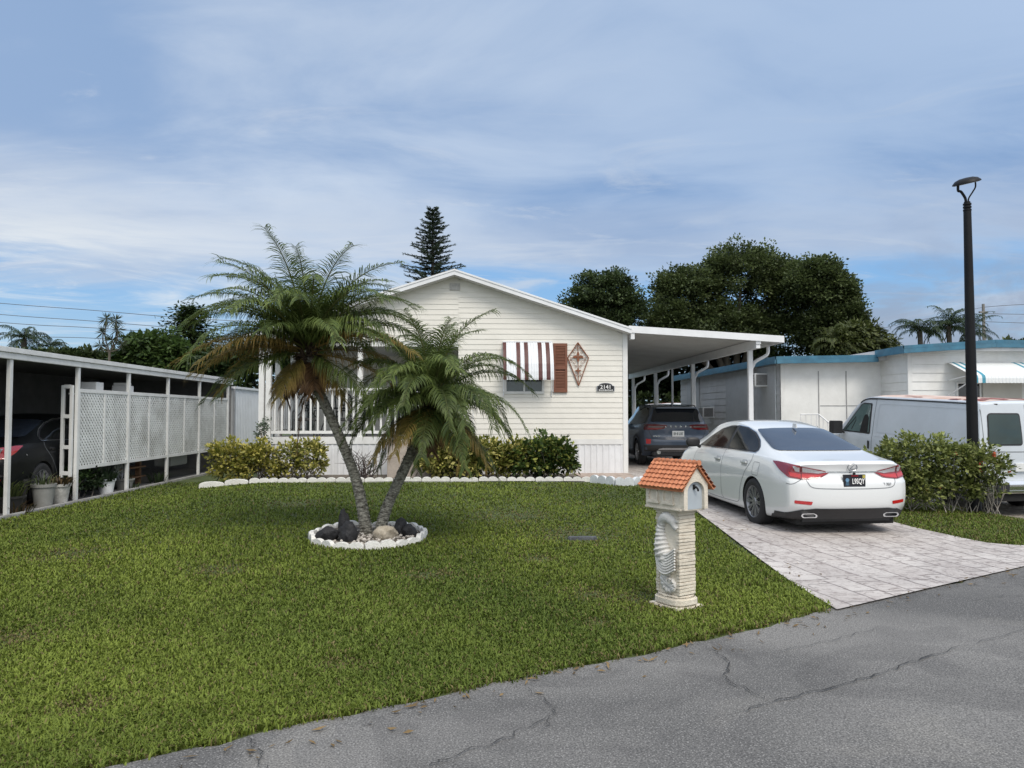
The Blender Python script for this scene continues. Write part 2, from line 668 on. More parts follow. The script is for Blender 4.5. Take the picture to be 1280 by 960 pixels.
def road():
    m = bpy.data.materials.new('asphalt')
    m.use_nodes = True
    t = m.node_tree
    L = t.links.new
    b = t.nodes['Principled BSDF']
    tc = _n(t, 'ShaderNodeTexCoord')
    g = _n(t, 'ShaderNodeTexNoise')
    g.inputs['Scale'].default_value = 105
    g.inputs['Detail'].default_value = 3
    L(tc.outputs['Object'], g.inputs['Vector'])
    vo = _n(t, 'ShaderNodeTexVoronoi')
    vo.inputs['Scale'].default_value = 62
    L(tc.outputs['Object'], vo.inputs['Vector'])
    big = _n(t, 'ShaderNodeTexNoise')
    big.inputs['Scale'].default_value = .55
    big.inputs['Detail'].default_value = 6
    big.inputs['Distortion'].default_value = .7
    L(tc.outputs['Object'], big.inputs['Vector'])
    r1 = _n(t, 'ShaderNodeValToRGB')
    e = r1.color_ramp.elements
    e[0].position, e[1].position = .36, .66
    e[0].color, e[1].color = (.095, .093, .090, 1), (.235, .228, .217, 1)
    L(g.outputs['Fac'], r1.inputs['Fac'])
    r2 = _n(t, 'ShaderNodeValToRGB')
    e = r2.color_ramp.elements
    e[0].position, e[1].position = .35, .66
    e[0].color, e[1].color = (.62, .62, .62, 1), (1.1, 1.09, 1.07, 1)
    L(big.outputs['Fac'], r2.inputs['Fac'])
    mx = _n(t, 'ShaderNodeMix', data_type='RGBA', blend_type='MULTIPLY')
    mx.inputs['Factor'].default_value = 1
    L(r1.outputs[0], mx.inputs['A'])
    L(r2.outputs[0], mx.inputs['B'])
    # stone specks
    r3 = _n(t, 'ShaderNodeValToRGB')
    e = r3.color_ramp.elements
    e[0].position, e[1].position = .12, .3
    e[0].color, e[1].color = (.0, .0, .0, 1), (1, 1, 1, 1)
    L(vo.outputs['Distance'], r3.inputs['Fac'])
    mx2 = _n(t, 'ShaderNodeMix', data_type='RGBA')
    mx2.inputs['A'].default_value = (.30, .29, .275, 1)
    L(r3.outputs[0], mx2.inputs['Factor'])
    L(mx.outputs['Result'], mx2.inputs['B'])
    pn = _n(t, 'ShaderNodeTexNoise')
    pn.inputs['Scale'].default_value = .8
    pn.inputs['Detail'].default_value = 3
    pn.inputs['Distortion'].default_value = 1.6
    L(tc.outputs['Object'], pn.inputs['Vector'])
    pr = _n(t, 'ShaderNodeValToRGB')
    e = pr.color_ramp.elements
    e[0].position, e[1].position = .40, .46
    e[0].color, e[1].color = (.85, .85, .855, 1), (1, 1, 1, 1)
    e2 = pr.color_ramp.elements.new(.62)
    e2.color = (1, 1, 1, 1)
    e3 = pr.color_ramp.elements.new(.66)
    e3.color = (1.08, 1.075, 1.06, 1)
    L(pn.outputs['Fac'], pr.inputs['Fac'])
    mx3 = _n(t, 'ShaderNodeMix', data_type='RGBA', blend_type='MULTIPLY')
    mx3.inputs['Factor'].default_value = 1
    L(mx2.outputs['Result'], mx3.inputs['A'])
    L(pr.outputs[0], mx3.inputs['B'])
    L(mx3.outputs['Result'], b.inputs['Base Color'])
    b.inputs['Roughness'].default_value = .85
    b.inputs['Specular IOR Level'].default_value = .3
    bp = _n(t, 'ShaderNodeBump')
    bp.inputs['Strength'].default_value = .55
    bp.inputs['Distance'].default_value = .006
    L(g.outputs['Fac'], bp.inputs['Height'])
    L(bp.outputs[0], b.inputs['Normal'])
    # edge of the asphalt wanders a little
    V, F = [], []
    xs = np.concatenate([np.linspace(-80, -6, 20), np.arange(-5.6, 12, .12), np.linspace(13, 90, 20)])
    for i, x in enumerate(xs):
        w = .02 * math.sin(x * 5.1) + .025 * math.sin(x * 2.3 + 1) + .015 * math.sin(x * 13 + 2) + .012 * math.sin(x * 31) + random.uniform(-.012, .012)
        w += .03
        # the verge is cut away a little where the drive flares out
        ye = EDGE(x) + w + .15 * min(1, max(0, (1 - x) / 2.5))
        V += [(x, ye, gz(x, ye) + .006), (x, ye - .5, .010), (x + 3.6, ye - 6.6, .02), (x + 8, ye - 60, .02)]
        if i:
            k = 4 * i
            for j in range(3):
                F.append((k - 4 + j, k + j, k + j + 1, k - 3 + j))
    o = MB().add(V, F).build('road', m, smooth=60)
    struct(o)
    # cracks, as found on the asphalt
    mc = mat('crack_tar', (.028, .027, .026), .95, 0, .3, 30)

    def g0(u, v):
        d = at(u, v, 1.0) - Vector((0, 0, CAM_H))
        return Vector((0, 0, CAM_H)) + d * ((.014 - CAM_H) / d.z)
    cr = MB()

    def crack(pts, w):
        P = []
        for i in range(len(pts) - 1):
            for k in range(9):
                P.append(g0(*(np.array(pts[i]) * (1 - k / 9) + np.array(pts[i + 1]) * k / 9)))
        P.append(g0(*pts[-1]))
        rr = random.Random(int(pts[0][0]))
        k = len(cr.v)
        n = len(P)
        for i, p in enumerate(P):
            d = (P[min(i + 1, n - 1)] - P[max(i - 1, 0)]).normalized()
            s = Vector((-d.y, d.x, 0))
            q = p + s * rr.uniform(-.022, .022) + Vector((0, 0, .009))
            ww = w * .7 * rr.uniform(.2, 1.2) * min(1, 3 * min(i + 1, n - i) / n + .2)
            cr.v += [tuple(q - s * ww), tuple(q + s * ww)]
            if i:
                cr.f.append((k + 2 * i - 2, k + 2 * i, k + 2 * i + 1, k + 2 * i - 1))
    for pts, w in (([(873, 803), (912, 826), (905, 850), (938, 864), (965, 879)], .007),
                   ([(890, 900), (965, 879), (1060, 855), (1120, 836), (1180, 815), (1290, 785)], .007),
                   ([(640, 853), (690, 880), (694, 890), (677, 921)], .006),
                   ([(694, 890), (640, 921), (555, 950), (520, 970)], .005),
                   ([(310, 921), (322, 940), (332, 965)], .006),
                   ([(915, 823), (1010, 808), (1090, 788), (1098, 786)], .003),
                   ([(1215, 750), (1262, 745), (1285, 745)], .005),
                   ([(1110, 863), (1160, 858)], .002)):
        crack(pts, w)
    cr.build('crack', mc, o, recalc=False)


road()


def driveway():
    m = bpy.data.materials.new('stamped_concrete')
    m.use_nodes = True
    t = m.node_tree
    L = t.links.new
    b = t.nodes['Principled BSDF']
    tc = _n(t, 'ShaderNodeTexCoord')
    nz = _n(t, 'ShaderNodeTexNoise')
    nz.inputs['Scale'].default_value = 3.0
    nz.inputs['Detail'].default_value = 6
    L(tc.outputs['Object'], nz.inputs['Vector'])
    sc = _n(t, 'ShaderNodeVectorMath', operation='MULTIPLY_ADD')
    sc.inputs[1].default_value = (.07, .07, 0)
    L(nz.outputs['Color'], sc.inputs[0])
    L(tc.outputs['Object'], sc.inputs[2])
    mp = _n(t, 'ShaderNodeMapping')
    mp.inputs['Rotation'].default_value = (0, 0, R(-98))
    L(sc.outputs[0], mp.inputs['Vector'])

    def brick(w, h, sz, off):
        br = _n(t, 'ShaderNodeTexBrick')
        br.offset = off
        br.offset_frequency = 2
        br.squash = .7
        br.squash_frequency = 3
        br.inputs['Scale'].default_value = 1
        br.inputs['Brick Width'].default_value = w
        br.inputs['Row Height'].default_value = h
        br.inputs['Mortar Size'].default_value = sz
        br.inputs['Mortar Smooth'].default_value = .25
        br.inputs['Color1'].default_value = (.45, .415, .39, 1)
        br.inputs['Color2'].default_value = (.52, .49, .462, 1)
        br.inputs['Mortar'].default_value = (.21, .185, .175, 1)
        L(mp.outputs[0], br.inputs['Vector'])
        return br
    b1 = brick(.58, .27, .012, .42)
    b2 = brick(.86, .40, .011, .37)
    nm = _n(t, 'ShaderNodeTexNoise')
    nm.inputs['Scale'].default_value = .8
    L(tc.outputs['Object'], nm.inputs['Vector'])
    gm = _n(t, 'ShaderNodeMath', operation='GREATER_THAN')
    gm.inputs[1].default_value = .5
    L(nm.outputs['Fac'], gm.inputs[0])
    mxb = _n(t, 'ShaderNodeMix', data_type='RGBA')
    L(gm.outputs[0], mxb.inputs['Factor'])
    L(b1.outputs['Color'], mxb.inputs['A'])
    L(b2.outputs['Color'], mxb.inputs['B'])
    # worn stain: stretched dark flecks between lighter wear
    mp2 = _n(t, 'ShaderNodeMapping')
    mp2.inputs['Scale'].default_value = (2.0, 2.2, 1)
    L(tc.outputs['Object'], mp2.inputs['Vector'])
    n2 = _n(t, 'ShaderNodeTexNoise')
    n2.inputs['Scale'].default_value = 4.6
    n2.inputs['Detail'].default_value = 12
    n2.inputs['Roughness'].default_value = .78
    n2.inputs['Distortion'].default_value = 1.1
    L(mp2.outputs[0], n2.inputs['Vector'])
    r2 = _n(t, 'ShaderNodeValToRGB')
    e = r2.color_ramp.elements
    e[0].position, e[1].position = .49, .63
    e[0].color, e[1].color = (0, 0, 0, 1), (.82, .82, .82, 1)
    L(n2.outputs['Fac'], r2.inputs['Fac'])
    m2 = _n(t, 'ShaderNodeMix', data_type='RGBA')
    m2.inputs['B'].default_value = (.135, .10, .09, 1)
    L(r2.outputs[0], m2.inputs['Factor'])
    L(mxb.outputs['Result'], m2.inputs['A'])
    n3 = _n(t, 'ShaderNodeTexNoise')
    n3.inputs['Scale'].default_value = .9
    n3.inputs['Detail'].default_value = 7
    L(tc.outputs['Object'], n3.inputs['Vector'])
    r3 = _n(t, 'ShaderNodeValToRGB')
    e = r3.color_ramp.elements
    e[0].position, e[1].position = .35, .65
    e[0].color, e[1].color = (.86, .84, .83, 1), (1.1, 1.09, 1.07, 1)
    L(n3.outputs['Fac'], r3.inputs['Fac'])
    m3 = _n(t, 'ShaderNodeMix', data_type='RGBA', blend_type='MULTIPLY')
    m3.inputs['Factor'].default_value = 1
    L(m2.outputs['Result'], m3.inputs['A'])
    L(r3.outputs[0], m3.inputs['B'])
    L(m3.outputs['Result'], b.inputs['Base Color'])
    b.inputs['Roughness'].default_value = .7
    bp = _n(t, 'ShaderNodeBump')
    bp.inputs['Strength'].default_value = .6
    bp.inputs['Distance'].default_value = .012
    inv = _n(t, 'ShaderNodeMath', operation='SUBTRACT')
    inv.inputs[0].default_value = 1
    L(b1.outputs['Fac'], inv.inputs[1])
    ad = _n(t, 'ShaderNodeMath', operation='MULTIPLY_ADD')
    L(n2.outputs['Fac'], ad.inputs[0])
    ad.inputs[1].default_value = .6
    L(inv.outputs[0], ad.inputs[2])
    L(ad.outputs[0], bp.inputs['Height'])
    L(bp.outputs[0], b.inputs['Normal'])
    V, F = [], []
    nx = 14
    ts = np.linspace(0, 1, 70)
    # rows: from the road edge line to the carport
    rows = []
    for y in np.concatenate([np.linspace(0, 1, 8), np.linspace(9.6, 35, 60)]):
        if y <= 1:
            # lies between the skew road edge and y = 9.3
            a0 = np.array([2.90, EDGE(2.90) + .0])
            b0 = np.array([8.2, EDGE(8.2) + .0])
            a1 = np.array([drive_left(9.2), 9.2])
            b1_ = np.array([6.3, 9.42])
            s = y
            pa = a0 * (1 - s) + a1 * s
            pa[0] = drive_left(pa[1])
            # the right side sweeps in a curve
            q = [(8.2, EDGE(8.2)), (7.1, 9.02), (6.6, 9.13), (6.3, 9.42)]
            pb = (1 - s) ** 3 * np.array(q[0]) + 3 * s * (1 - s) ** 2 * np.array(q[1]) + 3 * s * s * (1 - s) * np.array(q[2]) + s ** 3 * np.array(q[3])
            rows.append((pa, pb))
        else:
            rows.append((np.array([drive_left(y), y]), np.array([drive_right(y), y + .1])))
    for pa, pb in rows:
        for i in range(nx + 1):
            p = pa * (1 - i / nx) + pb * (i / nx)
            V.append((p[0], p[1], gz(p[0], p[1]) + .02))
    for r in range(len(rows) - 1):
        for i in range(nx):
            k = r * (nx + 1) + i
            F.append((k, k + 1, k + nx + 2, k + nx + 1))
    o = MB().add(V, F).build('driveway', m, smooth=60, recalc=False)
    struct(o)


driveway()


def sheet(name, poly, m, dz, step=.35):
    """flat patch that follows the ground"""
    pts = [Vector((p[0], p[1])) for p in poly]
    bd = []
    for i, p in enumerate(pts):
        q = pts[(i + 1) % len(pts)]
        k = max(1, int((q - p).length / step))
        bd += [p.lerp(q, j / k) for j in range(k)]
    n = len(bd)
    xs = [p.x for p in bd]
    ys = [p.y for p in bd]
    P = list(bd)
    for x in np.arange(min(xs) + step / 2, max(xs), step):
        for y in np.arange(min(ys) + step / 2, max(ys), step):
            P.append(Vector((x, y)))
    r = delaunay_2d_cdt(P, [(i, (i + 1) % n) for i in range(n)], [list(range(n))], 1, 1e-5)
    V = [(p.x, p.y, gz(p.x, p.y) + dz) for p in r[0]]
    return struct(MB().add(V, [tuple(f) for f in r[2]]).build(name, m, smooth=60))


M_mulch = mat('mulch', (.075, .058, .045), .95, 0, .5, 22, 1., 45, col2=(.22, .19, .155))
sheet('flower_bed', [(-5.55, 16.35), (2.2, 16.3), (2.2, 18.2), (-5.55, 18.2)], M_mulch, .012)
M_walk = mat('pink_pavers', (.34, .25, .205), .85, 0, .25, 5, .5, 50, col2=(.50, .42, .36))
sheet('walkway', [(2.2, 16.75), (2.9, 16.5), (3.44, 16.45), (3.48, 18.2), (2.2, 18.2)], M_walk, .03)
M_dirt = mat('gravel_dirt', (.17, .145, .115), .95, 0, .4, 9, 1., 60, col2=(.46, .42, .36))
sheet('parking_dirt', [(8.55, 12.7), (9.6, 12.3), (14, 13), (20, 16), (20, 19.4), (11, 19.4), (8.25, 20.8), (8.2, 14.2)], M_dirt, .016)
M_neigh = mat('grey_concrete', (.16, .155, .15), .9, 0, .2, 4, .3, 40)
sheet('neighbour_carport_floor', [(-14, 6), (-7.5, 6), (-7.5, 24), (-14, 24)], M_neigh, .012, .8)


def grass():
    n0 = 760000
    # sample by distance: the nearer the denser
    y = 3.3 * (1 - RNG.random(n0) * (1 - (3.3 / 18.8) ** .75)) ** (-1 / .75)
    x = RNG.uniform(-1, 1, n0) * (y * .82 + .6) + y * .10
    d = y - .6 * x - 4.53
    jit = RNG.normal(0, .022, n0) + .022 * np.sin(x * 11 + 1) * np.sin(x * 4.3) + .03 * np.sin(x * 2.9 + 2) * np.sin(x * 23) - .015
    ly = np.interp(y, [p[1] for p in DL], [p[0] for p in DL])
    left = (x < ly - .01 + jit) & (x > -7.45) & (y < 16.15 + .03 * np.sin(x * 3)) & (d > .06 + jit + .14 * np.clip((1 - x) / 2.5, 0, 1))
    left |= (x > -7.42) & (x < -5.75) & (y >= 16) & (y < 18.6)
    # keep the ring, mailbox foot and the stone clear
    left &= ((x + 1.40) / .70) ** 2 + ((y - 9.66) / .80) ** 2 > 1
    left &= ((x - 1.655) ** 2 + (y - 6.54) ** 2 > .15 ** 2)
    left &= ~((abs(x - 1.25) < .2) & (abs(y - 9.6) < .10))
    left &= ~((x > 2.0) & (y > 16.05 + .0 * x) & (y > 15.6))
    ry = np.interp(y, [8.9, 9.0, 9.42] + [p[1] for p in DR[3:]], [7.3, 6.75, 6.3] + [p[0] for p in DR[3:]])
    right = (x > ry + .02 + jit) & (d > .05 + jit) & (y < 18)
    right &= ~((x > 8.4 + .25 * np.sin(y * 3)) & (y > 12.75 + .2 * np.sin(x * 4)))
    right &= (x < 8.2) | (y < 15)
    # worn spots
    sp = np.zeros(n0)
    for cx, cy, r in ((-3.3, 5.6, .22), (-2.2, 4.4, .14), (-.9, 5.1, .12), (.9, 6.0, .12), (-4.5, 8.5, .3), (.6, 8.4, .18), (-3.0, 12.5, .4), (1.2, 9.9, .45), (1.0, 6.9, .2), (-.5, 7.6, .22), (.5, 11.5, .5), (1.45, 6.75, .35), (-2.6, 7.8, .25)):
        sp = np.maximum(sp, np.exp(-((x - cx) ** 2 + ((y - cy) * 1.) ** 2) / r ** 2))
    keep = (left | right) & (RNG.random(n0) > sp * .38)
    x, y, sp, d, right = x[keep], y[keep], sp[keep], d[keep], right[keep]
    n = len(x)
    # vectorised ground height
    def vss(a, b, v):
        t = np.clip((v - a) / (b - a), 0, 1)
        return t * t * (3 - 2 * t)
    z = .2 * np.clip((d - 1) / 10, 0, 1) * vss(-6.9, -4.4, x) * (1 - vss(6.9, 8.2, x)) - .2 * vss(8.1, 9.3, x) * vss(.6, 2.6, d) * (1 - vss(13, 18, y))
    # patchiness
    def fld(fx, fy, ph):
        return np.sin(x * fx + ph + 1.7 * np.sin(y * fy * .6 + ph * 2)) * np.sin(y * fy + 2.1 * ph + 1.3 * np.sin(x * fx * .7))
    pat = .5 * fld(1.1, .9, .3) + .3 * fld(2.9, 2.3, 1.9) + .3 * fld(6.1, 5.3, 4.) + .2 * fld(13, 11, 2.2)
    h = RNG.uniform(.016, .048, n) * (1 + .35 * pat) * (1 - .5 * sp)
    edge = np.exp(-np.clip(d, 0, 9) / .12)
    h *= 1 + .4 * edge
    w = (.0032 + .00042 * y) * RNG.uniform(.7, 1.3, n)
    a = RNG.uniform(0, 2 * math.pi, n)
    lean = RNG.uniform(.15, 1.05, n)
    dx, dy = np.cos(a), np.sin(a)
    sx, sy = -dy * w, dx * w
    V = np.empty((n, 5, 3), np.float32)
    b0 = np.stack([x, y, z - .004], 1)
    m0 = b0 + np.stack([dx * h * lean * .35, dy * h * lean * .35, h * .62], 1)
    t0 = b0 + np.stack([dx * h * lean * 1.0, dy * h * lean * 1.0, h * (1.02 - .32 * lean)], 1)
    s = np.stack([sx, sy, np.zeros(n)], 1)
    V[:, 0], V[:, 1] = b0 - s, b0 + s
    V[:, 2], V[:, 3] = m0 - s * .85, m0 + s * .85
    V[:, 4] = t0
    i = np.arange(n)[:, None] * 5
    Q = i + np.array([[0, 1, 3, 2]])
    T = i + np.array([[2, 3, 4]])
    g = np.clip(.5 + .33 * pat + RNG.normal(0, .21, n), 0, 1)[:, None]
    c = np.array([[.070, .114, .017]]) * (1 - g) + np.array([[.202, .268, .048]]) * g
    big = np.clip(.5 + .5 * fld(.55, .48, 2.7) + .35 * fld(1.7, 1.3, .8), 0, 1)[:, None]
    c = c * (.80 + .32 * big) * np.array([[1.0, 1.0, 1.0]]) + np.array([[.022, .008, .0]]) * big
    br = (RNG.random(n) < .065 + .5 * sp + .30 * edge + .16 * right)[:, None]
    c = np.where(br, np.array([[.20, .165, .07]]) * RNG.uniform(.5, 1.15, (n, 1)), c)
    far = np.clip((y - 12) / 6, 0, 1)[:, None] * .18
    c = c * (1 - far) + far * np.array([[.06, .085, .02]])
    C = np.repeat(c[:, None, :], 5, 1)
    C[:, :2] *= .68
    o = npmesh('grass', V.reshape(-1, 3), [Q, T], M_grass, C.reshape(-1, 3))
    tag(o, 'thick green lawn grass with a few worn spots', 'grass', kind='stuff')


grass()

# ================================================================== edging blocks
def scallop_poly(L, h, n, flat=.62):
    P = [(-L / 2, 0), (L / 2, 0)]
    w = L / n
    for i in range(n):
        cx = L / 2 - w * (i + .5)
        for k in range(8):
            a = math.pi * k / 7
            P.append((cx + math.cos(a) * w / 2 * .98, h * flat + math.sin(a) * h * (1 - flat)))
    return P


def edging(x, y, rz, L, h, n, th, m, label, group, tilt=0.):
    poly = scallop_poly(L, h, n)
    mb = MB().prism([(px, -th / 2, pz - .03) for px, pz in poly], (0, th, 0))
    o = mb.build('edging_block', m, None, bevel=.006)
    A = TR((x, y, gz(x, y)), rz, tilt)
    o.matrix_world = A
    WM[o.name] = A
    return tag(o, label, 'edging', group)


xx = -5.35
k = 0
edging(-5.62, 16.32, R(8), .50, .15, 1, .09, M_conc_w, 'thick plain white block ending the bed edging at the left', None)
edging(-5.12, 16.36, R(0), .48, .14, 1, .09, M_conc_w, 'second plain white block, between the end block and the scalloped ones', None)
xx = -4.86
while xx < 1.85:
    L = .60
    edging(xx + L / 2, 16.36 + random.uniform(-.012, .012), R(random.uniform(-1, 1)), L - .01, .125 + random.uniform(-.01, .008), 3, .06, M_conc_w,
           'white scalloped concrete block in the straight bed edging', 'scalloped blocks along the flower bed', R(random.uniform(-3, 3)))
    xx += L
M_conc_b = mat('bluish_concrete', (.62, .65, .67), .8, 0, .14, 8, .5, 60, dirt=.5)
cur = [((2.32, 16.22), (2.72, 15.72)), ((2.74, 15.66), (3.10, 15.66)), ((3.12, 15.7), (3.42, 16.02))]
for (a, b), lb in zip(cur, ('grey weathered curved block where the walkway edging leaves the bed', 'pale bluish scalloped block in the middle of the walkway edging',
                            'pale scalloped block of the walkway edging nearest the driveway')):
    a, b = Vector(a), Vector(b)
    c = (a + b) / 2
    dd = b - a
    edging(c.x, c.y, math.atan2(dd.y, dd.x), dd.length + .02, .20, 2 if dd.length < .6 else 3, .07, M_conc_b, lb, None)

# dry leaves and clippings blown along the road edge and the drive
_L = []
_F = []
for i in range(260):
    if i < 170:
        x = random.uniform(-2.2, 7)
        y = EDGE(x) - abs(random.gauss(0, .16)) + .02
        z = .016
    else:
        y = random.uniform(7.5, 17)
        x = random.uniform(drive_left(y) + .05, drive_right(y) - .1)
        if random.random() < .6:
            x = drive_left(y) + abs(random.gauss(0, .18))
        z = gz(x, y) + .026
    a, l, w = random.uniform(0, 6.28), random.uniform(.015, .045), random.uniform(.004, .012)
    c, s_ = math.cos(a), math.sin(a)
    k = len(_L)
    _L += [(x - c * l, y - s_ * l, z), (x - s_ * w, y + c * w, z + random.uniform(0, .012)), (x + c * l, y + s_ * l, z + random.uniform(0, .02)), (x + s_ * w, y - c * w, z + .002)]
    _F.append((k, k + 1, k + 2, k + 3))
_c = np.repeat(np.array([[.22, .15, .07]]) * RNG.uniform(.4, 1.3, (260, 1)), 4, 0)
tag(npmesh('leaf_litter', np.array(_L), [np.array(_F)], M_grass, _c), 'dry leaves and clippings scattered along the road edge', 'litter', kind='stuff')

# ================================================================== palm ring
RC = Vector((-1.40, 9.66))
RA, RB = .68, .78
nr = 12
for i in range(nr):
    a = 2 * math.pi * (i + .5) / nr + .1
    px, py = RC.x + RA * math.cos(a), RC.y + RB * math.sin(a)
    tx, ty = -RA * math.sin(a), RB * math.cos(a)
    sgl = math.hypot(tx, ty) * 2 * math.pi / nr
    edging(px, py, math.atan2(ty, tx), sgl * .97, .115 + .012 * math.sin(i * 2.3), 2, .055, M_conc_w,
           'white scalloped concrete block in the ring around the two palms', 'scalloped blocks ringing the palms', R(random.uniform(-4, 4)))
sheet('palm_bed', [(RC.x + (RA - .02) * math.cos(t), RC.y + (RB - .02) * math.sin(t)) for t in np.linspace(0, 2 * math.pi, 24, endpoint=False)], M_mulch, .03, .2)
gv = MB()
rr = random.Random(5)
for i in range(420):
    t, q = rr.uniform(0, 6.28), math.sqrt(rr.random()) * .9
    px, py = RC.x + RA * q * math.cos(t), RC.y + RB * q * math.sin(t)
    if px < RC.x - .1 and rr.random() < .6:
        continue
    s = rr.uniform(.012, .03)
    gv.rock((px, py, gz(px, py) + .035 + s * .4), (s, s * rr.uniform(.7, 1.2), s * .7), i, 1)
M_peb = mat('pebbles', (.42, .36, .30), .85, 0, .4, 25, col2=(.70, .66, .60))
tag(gv.build('gravel', M_peb, None, at=(RC.x, RC.y, gz(RC.x, RC.y)), smooth=50), 'pale pebbles spread inside the palm ring', 'gravel', kind='stuff')
M_rockb = mat('black_rock', (.018, .018, .020), .75, 0, .4, 14, .7, 30)
M_rockt = mat('tan_rock', (.36, .30, .22), .9, 0, .3, 12, .8, 30, col2=(.55, .49, .39))
for (dx, dy, sx, sy, sz, m, lb) in ((-.42, -.40, .17, .13, .12, M_rockb, 'low dark rock at the left end of the palm ring'),
                                    (-.18, -.42, .115, .10, .15, M_rockb, 'tall dark rounded rock left of the palm trunks'),
                                    (-.27, -.18, .07, .06, .24, M_rockb, 'black upright pointed rock behind the two dark rocks'),
                                    (.24, -.28, .15, .11, .11, M_rockt, 'tan rough rock lying right of the palm trunks'),
                                    (.40, -.05, .10, .09, .14, M_rockb, 'black rock standing right of the tan rock'),
                                    (.52, -.12, .10, .08, .10, M_rockb, 'small dark slanted rock at the right end of the palm ring')):
    x, y = RC.x + dx, RC.y + dy
    mb = MB().rock((x, y, gz(x, y) + .03 + sz * .55), (sx, sy, sz), int(abs(dx) * 100), 3)
    if lb.startswith('black upright'):
        z = gz(x, y)
        mb.tube([(x - .03, y, z + .22), (x - .045, y, z + .33)], [.035, .006], 6)
        mb.tube([(x + .03, y, z + .22), (x + .045, y, z + .32)], [.035, .006], 6)
    tag(mb.build('rock', m, None, at=(x, y, gz(x, y)), smooth=40), lb, 'rock')
x, y = 1.25, 9.6
tag(MB().box(x - .17, x + .19, y - .06, y + .07, gz(x, y) - .02, gz(x, y) + .03).build('stepping_stone', mat('dark_stone', (.08, .085, .09), .85, 0, .3, 12, .6, 40), None, bevel=.012, at=TR((x, y, 0), R(-12)) if False else (x, y, gz(x, y))),
    'dark grey flat stone sunk in the lawn', 'stone')

